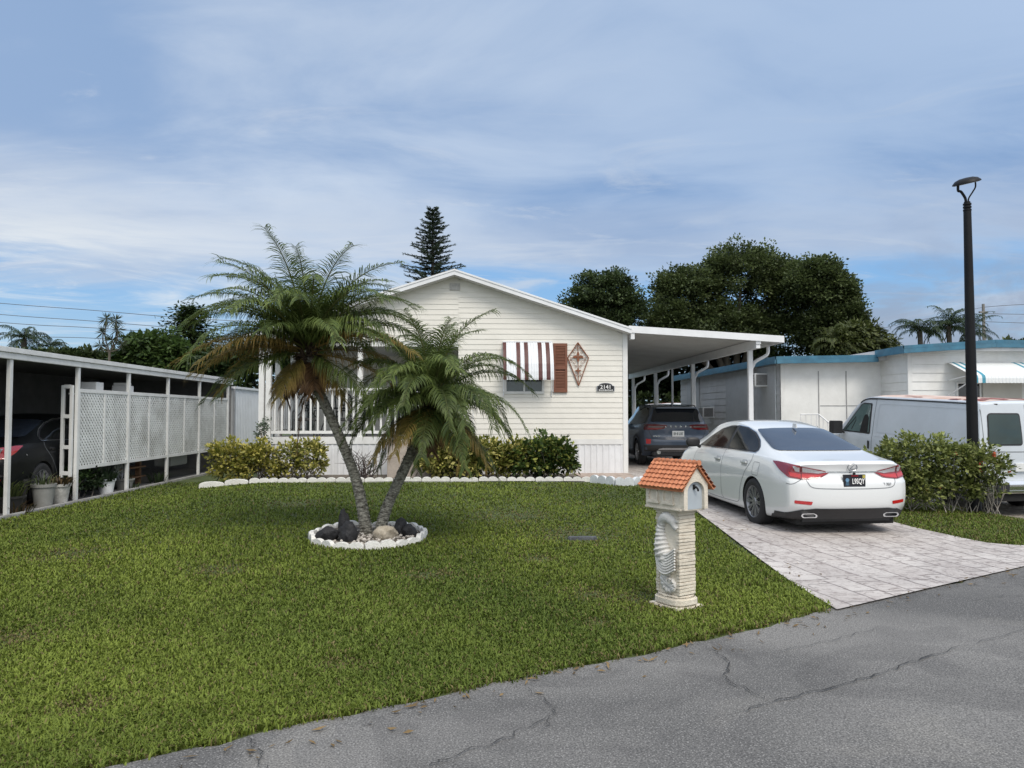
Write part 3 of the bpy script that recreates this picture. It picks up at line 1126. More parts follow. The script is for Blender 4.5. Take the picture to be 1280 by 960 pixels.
# ================================================================== mailbox
def mailbox():
    base = Vector((1.655, 6.54, gz(1.655, 6.54)))
    ang = math.atan2(-.857, .514)          # long axis, towards the road
    A = TR(base, ang - math.pi * .0)
    t = thing('mailbox', 'white mailbox house with orange tile roof on a carved seahorse pillar', 'mailbox', M4=A)
    # local x = towards the road, local y = left of it (away from the camera side), local -y faces the camera
    M_plaster = mat('cream_plaster', (.68, .61, .50), .85, 0, .10, 14, .35, 50, dirt=.32, col2=(.76, .70, .59))
    M_relief = mat('worn_white_plaster', (.60, .585, .55), .85, 0, .14, 16, .4, 50, dirt=.45, col2=(.70, .69, .66))
    M_tile = mat('terracotta', (.46, .155, .068), .75, 0, .22, 18, .35, 50, col2=(.62, .25, .125))
    MB().box(-.175, .175, -.155, .155, -.03, .02).build('foot_slab', M_plaster, t, bevel=.008, world=False)
    # moulding and stacked pillar
    mb = MB()
    for r, z0, z1 in ((.165, .025, .085), (.150, .085, .105)):
        n = 28
        P = []
        for k in range(n):
            a = 2 * math.pi * k / n
            c, s_ = math.cos(a), math.sin(a)
            e = (abs(c) ** 3.5 + abs(s_) ** 3.5) ** (-1 / 3.5)
            P.append((c * r * e, s_ * r * e * .85, z0))
        mb.prism(P, (0, 0, z1 - z0))
    mb.build('base_moulding', M_plaster, t, bevel=.012, world=False)
    # shaft: straight core, the two narrow ends are courses of stacked tiles
    mb = MB().box(-.118, .118, -.088, .088, .10, .80)
    mb.box(-.135, .135, -.105, .105, .775, .80)
    mb.box(-.15, .15, -.12, .12, .80, .828)
    mb.build('shaft', M_plaster, t, bevel=.008, world=False)
    mb = MB()
    rr = random.Random(3)
    nz = 24
    for i in range(nz):
        z0 = .112 + i * (.66 / nz)
        hh = .66 / nz * rr.uniform(.84, .94)
        o = rr.uniform(-.004, .006)
        tl = rr.uniform(-.004, .004)
        for s in (1, -1):
            x0, x1 = sorted((s * .10, s * (.137 + o)))
            mb.add([(x0, -.094 - o, z0), (x1, -.094 - o, z0 + tl), (x1, .094, z0 - tl), (x0, .094, z0),
                    (x0, -.094 - o, z0 + hh), (x1, -.094 - o, z0 + hh + tl), (x1, .094, z0 + hh - tl), (x0, .094, z0 + hh)],
                   [(3, 2, 1, 0), (4, 5, 6, 7), (0, 1, 5, 4), (1, 2, 6, 5), (2, 3, 7, 6), (3, 0, 4, 7)])
    mb.build('tile_course', M_plaster, t, bevel=.003, world=False)
    # seahorse relief on the camera side (local -y)
    for sgn in (-1, 1):
        mb = MB()

        def PX(zx, zv):
            return (zx - 262) / 122 * .25, .84 - (zv - 330) / 500 * .74

        def relief(pts, rads, n=10, sub=6, ribs=0, depth=.8, off=.0):
            depth, off = depth * 1.35, off * 1.3 + .004
            c = catmull([(*PX(*p), r) for p, r in zip(pts, rads)], sub)
            k = len(mb.v)
            tb = MB()
            P, RR = [], []
            for i, (s, z, r) in enumerate(c):
                P.append((s, 0, z))
                RR.append(r * (1 + (.13 * math.sin(i * ribs) if ribs else 0)))
            tb.tube(P, RR, n)
            for p in tb.v:
                mb.v.append((p[0], sgn * (.086 + off + p[1] * depth * -sgn * -1 * 1.0) if False else sgn * (.086 + off) + p[1] * depth, p[2]))
            mb.f += [tuple(i + k for i in f) for f in tb.f]
        relief([(232, 440), (236, 410), (262, 390), (290, 408), (300, 432), (318, 452)], [.035, .045, .05, .042, .03, .024], 12, 5)
        relief([(300, 405), (322, 412)], [.018, .012], 8)
        relief([(232, 430), (224, 470), (226, 520), (236, 580), (256, 640), (270, 690)], [.034, .042, .056, .076, .066, .046], 14, 9, 1.5, .75)
        relief([(270, 680), (252, 715), (240, 745), (248, 785), (270, 802), (294, 792), (302, 765), (286, 745), (270, 757)],
               [.046, .036, .034, .032, .030, .026, .022, .018, .014], 12, 8, 1.3, .8)
        for q in range(8 if sgn < 0 else 0):      # fan of the back fin
            e = (322, 560 + q * 16)
            relief([(214, 520 + q * 13), (235, 575 + q * 16), (275, 600 + q * 15), e], [.010, .016, .015, .008], 7, 5, 0, .9, .035)
        for q in range(6 if sgn < 0 else 0):      # fan over the tail curl
            a = -2.4 + q * .55
            relief([(272, 772), (272 + 42 * math.cos(a), 772 + 40 * math.sin(a))], [.008, .016], 7, 4, 0, .8, .018)
        mb.build('seahorse_relief', M_relief, t, smooth=50, world=False)
    # box
    z0, z1, zr = .832, 1.035, 1.185
    L0, L1, w = -.215, .24, .14
    mb = MB().prism([(L0, -w, z0), (L0, w, z0), (L0, w, z1), (L0, 0, zr), (L0, -w, z1)], (L1 - L0 - .035, 0, 0))
    mb.box(L0 - .006, L1 - .03, -w - .008, w + .008, z0 - .012, z0 + .006)
    box = mb.build('box', M_plaster, t, bevel=.004, world=False)
    # arched panels in relief on the long sides
    for s in (-1, 1):
        pm = MB()
        for cx in (-.115, .06):
            P = [(cx - .06, s * w, z0 + .05), (cx + .06, s * w, z0 + .05)]
            for k in range(9):
                a = math.pi * k / 8
                P.append((cx + .06 * math.cos(a), s * w, z0 + .12 + .05 * math.sin(a)))
            Q = [(cx + (p[0] - cx) * .76, p[1], z0 + .112 + (p[2] - z0 - .112) * .8) for p in P]
            n = len(P)
            for i in range(n):
                j = (i + 1) % n
                o = Vector((0, s * .015, 0))
                a, b, c, d = Vector(P[i]), Vector(P[j]), Vector(Q[j]), Vector(Q[i])
                pm.add([a, b, c, d, a + o, b + o, c + o, d + o], [(4, 5, 6, 7), (0, 1, 5, 4), (2, 3, 7, 6)])
            y0, y1 = sorted((s * w, s * (w + .018)))
            pm.box(cx - .07, cx + .07, y0, y1, z0 + .034, z0 + .05)
        pm.build('side_panel', M_plaster, box, world=False)
    # gable front with an arched opening and the blue-grey door
    P = []
    aw, ah = .098, z0 + .145
    arch = [(aw, z0)] + [(aw * math.cos(math.pi * k / 14), ah + .085 * math.sin(math.pi * k / 14)) for k in range(15)] + [(-aw, z0)]
    outer = [(w, z0), (w, z1), (w * .6, z1 + .06), (w * .2, zr - .03), (0, zr), (-w * .2, zr - .03), (-w * .6, z1 + .06), (-w, z1), (-w, z0)]
    ob = []
    for k in range(len(arch)):
        f = k / (len(arch) - 1) * (len(outer) - 1)
        i = min(int(f), len(outer) - 2)
        q = f - i
        ob.append((outer[i][0] * (1 - q) + outer[i + 1][0] * q, outer[i][1] * (1 - q) + outer[i + 1][1] * q))
    mb = MB()
    xa, xb = L1 - .037, L1
    for k in range(len(arch) - 1):
        a, b, c, d = arch[k], arch[k + 1], ob[k + 1], ob[k]
        mb.add([(xb, *a), (xb, *b), (xb, *c), (xb, *d)], [(0, 1, 2, 3)])
        mb.add([(xb, *a), (xb, *b), (xa, *b), (xa, *a)], [(0, 1, 2, 3)])
        mb.add([(xb, *c), (xb, *d), (xa, *d), (xa, *c)], [(0, 1, 2, 3)])
    mb.build('gable_front', M_plaster, t, world=False)
    M_door = mat('blue_grey_door', (.40, .445, .48), .55, 0, .06, 8)
    d = MB().prism([(xa - .002, *p) for p in arch], (.012, 0, 0)).build('door', M_door, t, world=False)
    lt = MB().box(xa + .010, xa + .022, -.012, .012, z0 + .165, z0 + .205)
    lt.tube([(xa + .016, 0, z0 + .185), (xa + .04, 0, z0 + .185), (xa + .04, .02, z0 + .165), (xa + .04, .022, z0 + .15)], .009, 8)
    lt.build('latch', M_black, d, world=False, bevel=.002)
    # barrel tile roof
    for s in (-1, 1):
        mb = MB()
        ov = .045
        e0 = Vector((0, s * (w + ov), z1 - ov * (zr - z1) / w + .012))
        e1 = Vector((0, 0, zr + .022))
        X0, X1 = L0 - .03, L1 + .035
        rows, per = 6, .050
        nx = int((X1 - X0) / per * 8)
        nrm = Vector((0, s * (zr - z1), w)).normalized()
        for r in range(rows):
            k = len(mb.v)
            for lay, lift in ((r / rows, .016), ((r + 1.12) / rows, .003)):
                for i in range(nx + 1):
                    xq = X0 + (X1 - X0) * i / nx
                    ph = 2 * math.pi * (xq - X0) / per
                    wv = .014 * (abs(math.cos(ph / 2)) ** .8)
                    p = e0.lerp(e1, min(lay, 1.02)) + nrm * (wv + lift)
                    mb.v.append((xq, p.y, p.z))
            for i in range(nx):
                mb.f.append((k + i, k + i + 1, k + nx + 2 + i, k + nx + 1 + i))
            k2 = len(mb.v)     # drop edge of each course
            for i in range(nx + 1):
                xq, yq, zq = mb.v[k + i]
                p = e0.lerp(e1, r / rows)
                mb.v.append((xq, p.y, p.z - .002))
            for i in range(nx):
                mb.f.append((k2 + i, k2 + i + 1, k + i + 1, k + i))
        # board under the tiles
        a, b = e0 - nrm * .001, e1 - nrm * .001
        mb.add([(X0 + .01, a.y, a.z), (X1 - .01, a.y, a.z), (X1 - .01, b.y, b.z), (X0 + .01, b.y, b.z),
                (X0 + .01, a.y, a.z - .012), (X1 - .01, a.y, a.z - .012), (X1 - .01, b.y, b.z - .012), (X0 + .01, b.y, b.z - .012)],
               [(4, 5, 6, 7), (0, 1, 5, 4), (1, 2, 6, 5), (3, 0, 4, 7)])
        mb.build('tile_roof', M_tile, t, smooth=40, world=False, recalc=False)
    mb = MB()
    for i in range(10):
        x0 = L0 - .03 + i * .0515
        mb.tube([(x0, 0, zr + .028), (x0 + .062, 0, zr + .034)], [.020, .024], 10)
    mb.build('ridge_tile', M_tile, t, smooth=40, world=False)


mailbox()
# ================================================================== siding helper
def lap_wall(mb, p0, dirv, length, z0, z1, nrm, step=.125, out=.012, roof=None, holes=()):
    """lap boards on a wall that starts at p0 (x, y) and runs along dirv; roof(s) gives the top at s; holes = (s0, s1, z0, z1)"""
    p0, dv, nv = Vector((*p0, 0)), Vector((*dirv, 0)), Vector((*nrm, 0))
    n = int(math.ceil((z1 - z0) / step - 1e-6))
    for i in range(n):
        a, b = z0 + i * step, min(z0 + (i + 1) * step, z1)
        spans = [(0, length)]
        for h in holes:
            if h[2] < (a + b) / 2 < h[3]:
                ns = []
                for s, e in spans:
                    if h[1] <= s or h[0] >= e:
                        ns.append((s, e))
                        continue
                    if h[0] > s:
                        ns.append((s, h[0]))
                    if h[1] < e:
                        ns.append((h[1], e))
                spans = ns
        for s, e in spans:
            lo = hi = None
            sa, ea, sb, eb = s, e, s, e
            if roof:
                def rng(z):
                    q = [k for k in np.linspace(s, e, 400) if roof(k) >= z]
                    return (q[0], q[-1]) if q else None
                lo, hi = rng(a), rng(b - .001)
                if lo is None:
                    continue
                if hi is None:
                    c = (lo[0] + lo[1]) / 2
                    hi = (c, c)
                (sa, ea), (sb, eb) = lo, hi
            A, B = p0 + dv * sa + nv * out, p0 + dv * ea + nv * out
            C, D = p0 + dv * eb + nv * .002, p0 + dv * sb + nv * .002
            A.z = B.z = a
            C.z = D.z = b
            mb.quad(A, B, C, D)
            A2, B2 = A - nv * (out - .001), B - nv * (out - .001)
            mb.quad(A2, B2, B, A)


def rib_wall(mb, p0, dirv, length, z0, z1, nrm, pitch=.15, dep=.012):
    """vertical ribbed metal sheet"""
    p0, dv, nv = Vector((*p0, 0)), Vector((*dirv, 0)), Vector((*nrm, 0))
    pts = []
    s = 0
    while s < length:
        for ds, o in ((0, 0), (.60 * pitch, 0), (.68 * pitch, dep), (.92 * pitch, dep), (pitch, 0)):
            if s + ds <= length:
                pts.append((s + ds, o))
        s += pitch
    pts.append((length, 0))
    k = len(mb.v)
    for s, o in pts:
        p = p0 + dv * s + nv * o
        mb.v += [(p.x, p.y, z0), (p.x, p.y, z1)]
    for i in range(len(pts) - 1):
        if pts[i + 1][0] - pts[i][0] > 1e-6:
            mb.f.append((k + 2 * i, k + 2 * i + 2, k + 2 * i + 3, k + 2 * i + 1))


# ================================================================== the house
G0 = .20
HF, HB = 18.2, 34.4                 # front and back of the house
XL, XR = -5.22, 3.47                # outer sides
XP = -.55                           # the porch ends here
RX, RZ, SL = -.64, 4.93, .327       # ridge
ZS = 1.03                           # bottom of the siding
roofz = lambda x: RZ - SL * abs(x - RX)
EL, ER = -5.48, 3.52

M_roof = mat('grey_shingle', (.20, .20, .20), .9, 0, .25, 10, .5, 40)
M_soffit = mat('soffit', (.60, .60, .59), .6, 0, .06, 3)
M_shade = mat('dim_interior', (.05, .05, .052), .9, 0, .2, 4)
M_curtain = mat('curtain', (.45, .44, .42), .9, 0, .2, 5, stretch=(8, 8, .3))
M_ceil = mat('carport_ceiling', (.58, .585, .58), .5, 0, .05, 1.2, dirt=.2)
M_brown = mat('brown_paint', (.185, .068, .036), .55, 0, .10, 8, dirt=.1)
M_beige = mat('beige_masonry', (.40, .35, .30), .9, 0, .12, 6, .5, 40, dirt=.2)
M_deck = mat('deck_boards', (.42, .41, .40), .8, 0, .15, 6, stretch=(1, 12, 1))

house = thing('mobile_home', 'cream sided gable-front mobile home with a railed porch at its left', 'house', (RX, HF, G0))
WX0, WX1, WZ0, WZ1 = .58, 1.44, ZS + .125 * 9, ZS + .125 * 17
# gable front wall
mb = MB()
lap_wall(mb, (XP, HF), (1, 0), XR - XP - .09, ZS, 5.0, (0, -1), roof=lambda s: roofz(XP + s) - .04, holes=[(WX0 - XP, WX1 - XP, WZ0, WZ1)])
# gable end over the porch
PZ = 3.36
lap_wall(mb, (XL, HF), (1, 0), XP - XL, PZ, 5.0, (0, -1), roof=lambda s: roofz(XL + s) - .04)
mb.quad((XP, HF + .02, ZS), (XR - .05, HF + .02, ZS), (XR - .05, HF + .02, WZ0), (XP, HF + .02, WZ0))
mb.quad((XP, HF + .02, WZ1), (XR - .05, HF + .02, WZ1), (XR - .05, HF + .02, roofz(XR)), (XP, HF + .02, 3.45))
mb.quad((WX1, HF + .02, WZ0), (XR - .05, HF + .02, WZ0), (XR - .05, HF + .02, WZ1), (WX1, HF + .02, WZ1))
mb.quad((XP, HF + .02, WZ0), (WX0, HF + .02, WZ0), (WX0, HF + .02, WZ1), (XP, HF + .02, WZ1))
mb.add([(XL, HF + .022, 3.37), (XR - .05, HF + .022, 3.45), (XR - .05, HF + .022, roofz(XR) - .06), (RX, HF + .022, RZ - .06), (XL, HF + .022, roofz(XL) - .06)], [(0, 1, 2, 3, 4)])
# side wall towards the carport
lap_wall(mb, (XR - .05, HF), (0, 1), HB - HF, ZS, 3.56, (1, 0), step=.25)
mb.quad((XR - .07, HF, ZS), (XR - .07, HB, ZS), (XR - .07, HB, 3.5), (XR - .07, HF, 3.5))
# porch back and side walls
YB = 22.7
lap_wall(mb, (XL + .3, YB), (1, 0), XP - XL - .3, ZS + .02, 3.5, (0, -1), step=.125, holes=[(2.2, 4.0, 0, 3.1)])
mb.quad((XL + .3, YB + .1, 1), (XP, YB + .1, 1), (XP, YB + .1, 3.5), (XL + .3, YB + .1, 3.5))
lap_wall(mb, (XP, YB), (0, -1), YB - HF, ZS + .02, 3.5, (-1, 0), step=.125)
lap_wall(mb, (XL, HB), (0, -1), HB - YB, ZS, 3.4, (-1, 0), step=.25)
mb.build('siding_wall', M_siding, house, recalc=False)
# corner board, frieze
mb = MB().box(XR - .105, XR + .012, HF - .03, HF + .10, G0, 3.56)
mb.box(XP, XR - .107, HF - .022, HF + .02, ZS - .125, ZS - .002)
mb.box(XL + .02, XP - .002, HF - .03, HF + .10, 3.22, PZ - .004)
mb.build('trim_board', M_white, house, bevel=.004)
# skirting
for a in (((XP, HF - .002), (1, 0), XR - XP - .10, G0 - .03, ZS - .128, (0, -1), .145), ((XL + .02, HF - .03), (1, 0), 3.1, G0 - .03, .92, (0, -1), .145),
          ((XL, HB), (0, -1), HB - HF, G0 - .05, ZS, (-1, 0), .2), ((XR - .06, HF + .1), (0, 1), HB - HF, G0 - .05, ZS, (1, 0), .2)):
    mb = MB()
    rib_wall(mb, *a)
    mb.build('skirting', M_skirt, house, recalc=False)
# roof: two slabs, fascia and soffit
mb = MB()
YF = HF - .32
for xe in (EL, ER):
    ze = roofz(xe) + .05
    mb.prism([(RX, YF + .02, RZ + .07), (xe, YF + .02, ze + .02), (xe, YF + .02, ze - .06), (RX, YF + .02, RZ - .01)], (0, HB - YF, 0))
roof = mb.build('roof', M_roof, house)
mb = MB()
for xe in (EL, ER):
    ze = roofz(xe) + .05
    mb.prism([(RX, YF - .02, RZ + .085), (xe, YF - .02, ze + .035), (xe, YF - .02, ze - .10), (RX, YF - .02, RZ - .05)], (0, .035, 0))
    mb.prism([(RX, YF - .034, RZ + .09), (xe, YF - .034, ze + .04), (xe, YF - .034, ze - .005), (RX, YF - .034, RZ + .045)], (0, .012, 0))
mb.build('fascia', M_whitemetal, roof, bevel=.002)
mb = MB()
for xe in (EL, ER):
    ze = roofz(xe) + .05
    mb.quad((RX, YF + .018, RZ - .055), (xe, YF + .018, ze - .105), (xe, HF + .02, ze - .105), (RX, HF + .02, RZ - .055))
mb.build('soffit', M_soffit, roof, recalc=False)
# gable vent
mb = MB().box(RX - .12, RX + .12, HF - .04, HF - .01, RZ - .36, RZ - .20)
mb.build('gable_vent', mat('grey_vent', (.45, .44, .42), .7, 0, .2, 20), house, bevel=.004)
# window behind the awning
wf = MB()
for a in ((WX0 - .05, WX1 + .05, WZ0 - .05, WZ0 + .01), (WX0 - .05, WX1 + .05, WZ1 - .01, WZ1 + .05),
          (WX0 - .05, WX0 + .01, WZ0 + .012, WZ1 - .012), (WX1 - .01, WX1 + .05, WZ0 + .012, WZ1 - .012),
          ((WX0 + WX1) / 2 - .02, (WX0 + WX1) / 2 + .02, WZ0 + .012, WZ1 - .012)):
    wf.box(a[0], a[1], HF - .035, HF + .03, a[2], a[3])
win = wf.build('window', M_white, house, bevel=.003)
MB().box(WX0, WX1, HF + .012, HF + .018, WZ0, WZ1).build('pane', glassmat('window_glass', (.035, .05, .05)), win)
MB().box(WX0, WX1, HF + .024, HF + .2, WZ0, WZ1).build('curtain', M_curtain, win)

# porch: floor, posts, railing
porch = []
mb = MB().box(XL + .03, XP - .01, HF + .0, YB, .95, 1.06)
mb.build('porch_floor', M_deck, house, bevel=.004)
MB().box(XL + .02, -2.12, HF - .055, HF - .004, .925, 1.09).build('porch_band', M_white, house, bevel=.004)
mb = MB().box(XL + .1, XP, HF + .11, YB, 3.34, 3.37)
mb.build('porch_ceiling', M_soffit, house)
for (px, py) in ((XL + .06, HF + .03), (XL + .22, HF + .03), (XL + .06, HF + 1.45), (XL + .06, HF + 3.0), (XL + .06, YB - .05), (-2.86, HF + .03)):
    MB().box(px - .06, px + .06, py - .03, py + .09, 1.062, 3.32).build('porch_post', M_white, house, bevel=.006)


def railing(name, a, b, z0, z1, parent, m, n, wb=.045, wt=.07):
    mb = MB()
    a, b = Vector(a), Vector(b)
    mb.bar((a.x, a.y, z1), (b.x, b.y, z1), wt, .06)
    mb.bar((a.x, a.y, z0), (b.x, b.y, z0), wt * .8, .07)
    for i in range(n):
        p = a.lerp(b, (i + .5) / n)
        mb.bar((p.x, p.y, z0 + .036), (p.x, p.y, z1 - .031), wb, wb, (0, 1, 0))
    return mb.build(name, m, parent, bevel=.003)


railing('railing', (XL + .29, HF + .05), (-2.93, HF + .05), 1.20, 2.21, house, M_white, 12)
railing('railing', (-2.79, HF + .05), (-1.95, HF + .05), 1.20, 2.21, house, M_white, 5)
railing('railing', (XL + .06, HF + .15), (XL + .06, YB - .1), 1.20, 2.21, house, M_white, 22)
# sliding door at the back of the porch
dr = MB()
dx0, dx1 = XL + .3 + 2.2, XL + .3 + 4.0
for a in ((dx0, dx0 + .06, 1.07, 3.1), (dx1 - .06, dx1, 1.07, 3.1), (dx0 + .062, dx1 - .062, 3.03, 3.1), (dx0 + .062, dx1 - .062, 1.07, 1.14), ((dx0 + dx1) / 2 - .04, (dx0 + dx1) / 2 + .04, 1.142, 3.028)):
    dr.box(a[0], a[1], YB - .03, YB + .05, a[2], a[3])
door = dr.build('sliding_door', M_white, house, bevel=.004)
MB().box(dx0 + .05, dx1 - .05, YB + .01, YB + .016, 1.12, 3.04).build('pane', M_glass, door)

# steps on the right of the porch
stp = thing('porch_steps', 'beige masonry landing and steps with thin railings behind the right palm', 'steps', (-1.6, 17.6, G0))
mb = MB().box(-2.1, -1.24, 17.25, HF - .06, G0 - .05, 1.02)
for i in range(4):
    mb.box(-1.24 + .002 + i * .30, -1.24 + (i + 1) * .30, 17.25, HF - .06, G0 - .05, 1.02 - .17 * (i + 1))
mb.build('masonry', M_beige, stp, bevel=.006)
mb = MB()
for y in (17.30,):
    mb.tube([(-2.07, y, 1.02), (-2.07, y, 2.12)], .016, 8)
    mb.tube([(-1.28, y, 1.02), (-1.28, y, 2.12)], .016, 8)
    for z in (2.12, 2.0, 1.15):
        mb.tube([(-2.07, y, z), (-1.28, y, z)], .014, 8)
    for i in range(1, 6):
        x = -2.07 + .79 * i / 6
        mb.tube([(x, y, 1.15), (x, y, 2.0)], .007, 6)
    # grid panel beside the steps
    for i in range(7):
        x = -1.15 + i * .16
        mb.tube([(x, y, .45), (x, y, 1.72)], .007, 6)
    for i in range(9):
        z = .5 + i * .15
        mb.tube([(-1.15, y, z), (-.19, y, z)], .006, 6)
mb.build('railing', M_whitemetal, stp)

# awning over the window
M_stripe = bpy.data.materials.new('striped_awning')
M_stripe.use_nodes = True
_t = M_stripe.node_tree
_b = _t.nodes['Principled BSDF']
_tc = _n(_t, 'ShaderNodeTexCoord')
_sp = _n(_t, 'ShaderNodeSeparateXYZ')
_t.links.new(_tc.outputs['Object'], _sp.inputs[0])


def _m(op, a, b=None):
    q = _n(_t, 'ShaderNodeMath', operation=op)
    for i, v in enumerate((a, b)):
        if v is None:
            continue
        if hasattr(v, 'links'):
            _t.links.new(v, q.inputs[i])
        else:
            q.inputs[i].default_value = v
    return q.outputs[0]


_ph = _m('MODULO', _m('ADD', _sp.outputs[0], 5.1), .51)
_s = _m('ADD', _m('MULTIPLY', _m('GREATER_THAN', _ph, .15), _m('LESS_THAN', _ph, .245)),
        _m('MULTIPLY', _m('GREATER_THAN', _ph, .335), _m('LESS_THAN', _ph, .43)))
_mx = _n(_t, 'ShaderNodeMix', data_type='RGBA')
_mx.inputs['A'].default_value = (.74, .76, .78, 1)
_mx.inputs['B'].default_value = (.10, .034, .030, 1)
_t.links.new(_s, _mx.inputs['Factor'])
_nz = _n(_t, 'ShaderNodeTexNoise')
_nz.inputs['Scale'].default_value = 3
_nz.inputs['Detail'].default_value = 8
_t.links.new(_tc.outputs['Object'], _nz.inputs['Vector'])
_mr = _n(_t, 'ShaderNodeMapRange')
_mr.inputs['To Min'].default_value = .78
_mr.inputs['To Max'].default_value = 1.12
_t.links.new(_nz.outputs['Fac'], _mr.inputs['Value'])
_mm = _n(_t, 'ShaderNodeMix', data_type='RGBA', blend_type='MULTIPLY')
_mm.inputs['Factor'].default_value = 1
_t.links.new(_mx.outputs['Result'], _mm.inputs['A'])
_t.links.new(_mr.outputs[0], _mm.inputs['B'])
_t.links.new(_mm.outputs['Result'], _b.inputs['Base Color'])
_b.inputs['Roughness'].default_value = .45

AX0, AX1 = .50, 1.68
aw = thing('window_awning', 'curved metal awning with maroon and white stripes over the front window', 'awning', (AX1, HF, 3.32))


def awning_canopy(aw, x0, x1, prof, mt, y0, rib=.06):
    mb = MB()
    n = int((x1 - x0) / rib * 4)
    k = len(mb.v)
    for i in range(n + 1):
        x = x0 + (x1 - x0) * i / n
        o = .006 * (1 if (i % 4) in (0, 1) else -1)
        for (d, z) in prof:
            mb.v.append((x, y0 - d - o * .7, z + o * .5))
    m = len(prof)
    for i in range(n):
        for j in range(m - 1):
            mb.f.append((k + i * m + j, k + i * m + j + 1, k + (i + 1) * m + j + 1, k + (i + 1) * m + j))
    return mb.build('canopy', mt, aw, recalc=False)


prof = [(.02, 3.34), (.12, 3.26), (.22, 3.13), (.31, 2.98), (.385, 2.80), (.43, 2.62), (.45, 2.47), (.445, 2.42)]
awning_canopy(aw, AX0, AX1, prof, M_stripe, HF - .01)
mb = MB()
for x in (AX0 + .02, AX1 - .02):
    mb.tube([(x, HF - .02, 2.2), (x + .02, HF - .2, 2.15), (x, HF - .44, 2.47)], .012, 6)
    mb.tube([(x, HF - .02, 3.3), (x, HF - .02, 2.05)], .012, 6)
mb.bar((AX0, HF - .025, 3.345), (AX1, HF - .025, 3.345), .05, .03)
mb.build('awning_frame', M_whitemetal, aw)

# shutter
sh = thing('window_shutter', 'brown painted louvred shutter beside the striped awning', 'shutter', (1.86, HF, 2.12))
SX0, SX1, SZ0, SZ1 = 1.70, 2.035, 2.14, 3.31
mb = MB()
for a in ((SX0, SX1, SZ0, SZ0 + .08), (SX0, SX1, SZ1 - .08, SZ1), (SX0, SX1, (SZ0 + SZ1) / 2 - .04, (SZ0 + SZ1) / 2 + .04)):
    mb.box(a[0], a[1], HF - .055, HF - .018, a[2], a[3])
for x in (SX0, SX1 - .055):
    for z0, z1 in ((SZ0 + .082, (SZ0 + SZ1) / 2 - .042), ((SZ0 + SZ1) / 2 + .042, SZ1 - .082)):
        mb.box(x, x + .055, HF - .055, HF - .018, z0, z1)
mb.build('shutter_frame', M_brown, sh, bevel=.003)
mb = MB()
z = SZ0 + .09
while z < SZ1 - .1:
    if abs(z + .017 - (SZ0 + SZ1) / 2) > .05:
        mb.add([(SX0 + .057, HF - .050, z), (SX1 - .057, HF - .050, z), (SX1 - .057, HF - .022, z + .034), (SX0 + .057, HF - .022, z + .034)], [(0, 1, 2, 3)])
        mb.add([(SX0 + .057, HF - .050, z - .006), (SX1 - .057, HF - .050, z - .006), (SX1 - .057, HF - .050, z), (SX0 + .057, HF - .050, z)], [(0, 1, 2, 3)])
    z += .036
mb.quad((SX0 + .03, HF - .020, SZ0 + .03), (SX1 - .03, HF - .020, SZ0 + .03), (SX1 - .03, HF - .020, SZ1 - .03), (SX0 + .03, HF - .020, SZ1 - .03))
mb.build('louvre', M_brown, sh, recalc=False)

# wrought kite ornament
M_rust = mat('rust_brown_iron', (.20, .065, .028), .7, 0, .35, 25, col2=(.30, .11, .05))
kt = thing('wall_ornament', 'rust brown diamond shaped metal ornament with a cross and scrolls on the wall', 'wall decoration', (2.28, HF, 2.30))
KY = HF - .035
kx = 2.29
K = [Vector((kx, KY, 3.33)), Vector((kx + .255, KY, 2.965)), Vector((kx + .015, KY, 2.30)), Vector((kx - .245, KY, 2.965))]
mb = MB()
for i in range(4):
    mb.bar(K[i], K[(i + 1) % 4], .020, .028, (0, 1, 0))
mb.build('frame', M_rust, kt)
mb = MB()
mb.bar((kx, KY, 3.3), (kx + .01, KY, 2.33), .014, .012, (0, 1, 0))
for cz, s in ((2.99, .105), (2.66, .06)):
    for a in range(4):
        d = Vector((math.cos(a * math.pi / 2), 0, math.sin(a * math.pi / 2)))
        q = Vector((-d.z, 0, d.x))
        c = Vector((kx + .003, KY - .012, cz))
        mb.prism([c, c + d * s * .5 + q * s * .33, c + d * s * 1.05 + q * s * .16, c + d * s * 1.25, c + d * s * 1.05 - q * s * .16, c + d * s * .5 - q * s * .33], (0, .02, 0))
mb.bar((kx - .19, KY, 2.965), (kx + .2, KY, 2.965), .014, .014, (0, 1, 0))
mb.build('cross', M_rust, kt)
mb = MB()


def scroll(cx, cz, r, a0, turns, sg):
    P = [(cx + sg * r * (1 - .75 * k / 16) * math.cos(a0 + turns * 6.283 * k / 16), KY, cz + r * (1 - .75 * k / 16) * math.sin(a0 + turns * 6.283 * k / 16)) for k in range(17)]
    mb.tube(P, .0045, 5)


for sg in (-1, 1):
    for cx, cz, r in ((.09, 3.10, .045), (.10, 2.85, .055), (.055, 2.76, .035), (.05, 2.56, .035), (.04, 3.19, .03), (.17, 2.91, .03)):
        scroll(kx + .005 + sg * cx, cz, r, 0, 1.2, sg)
mb.build('scrollwork', M_rust, kt)

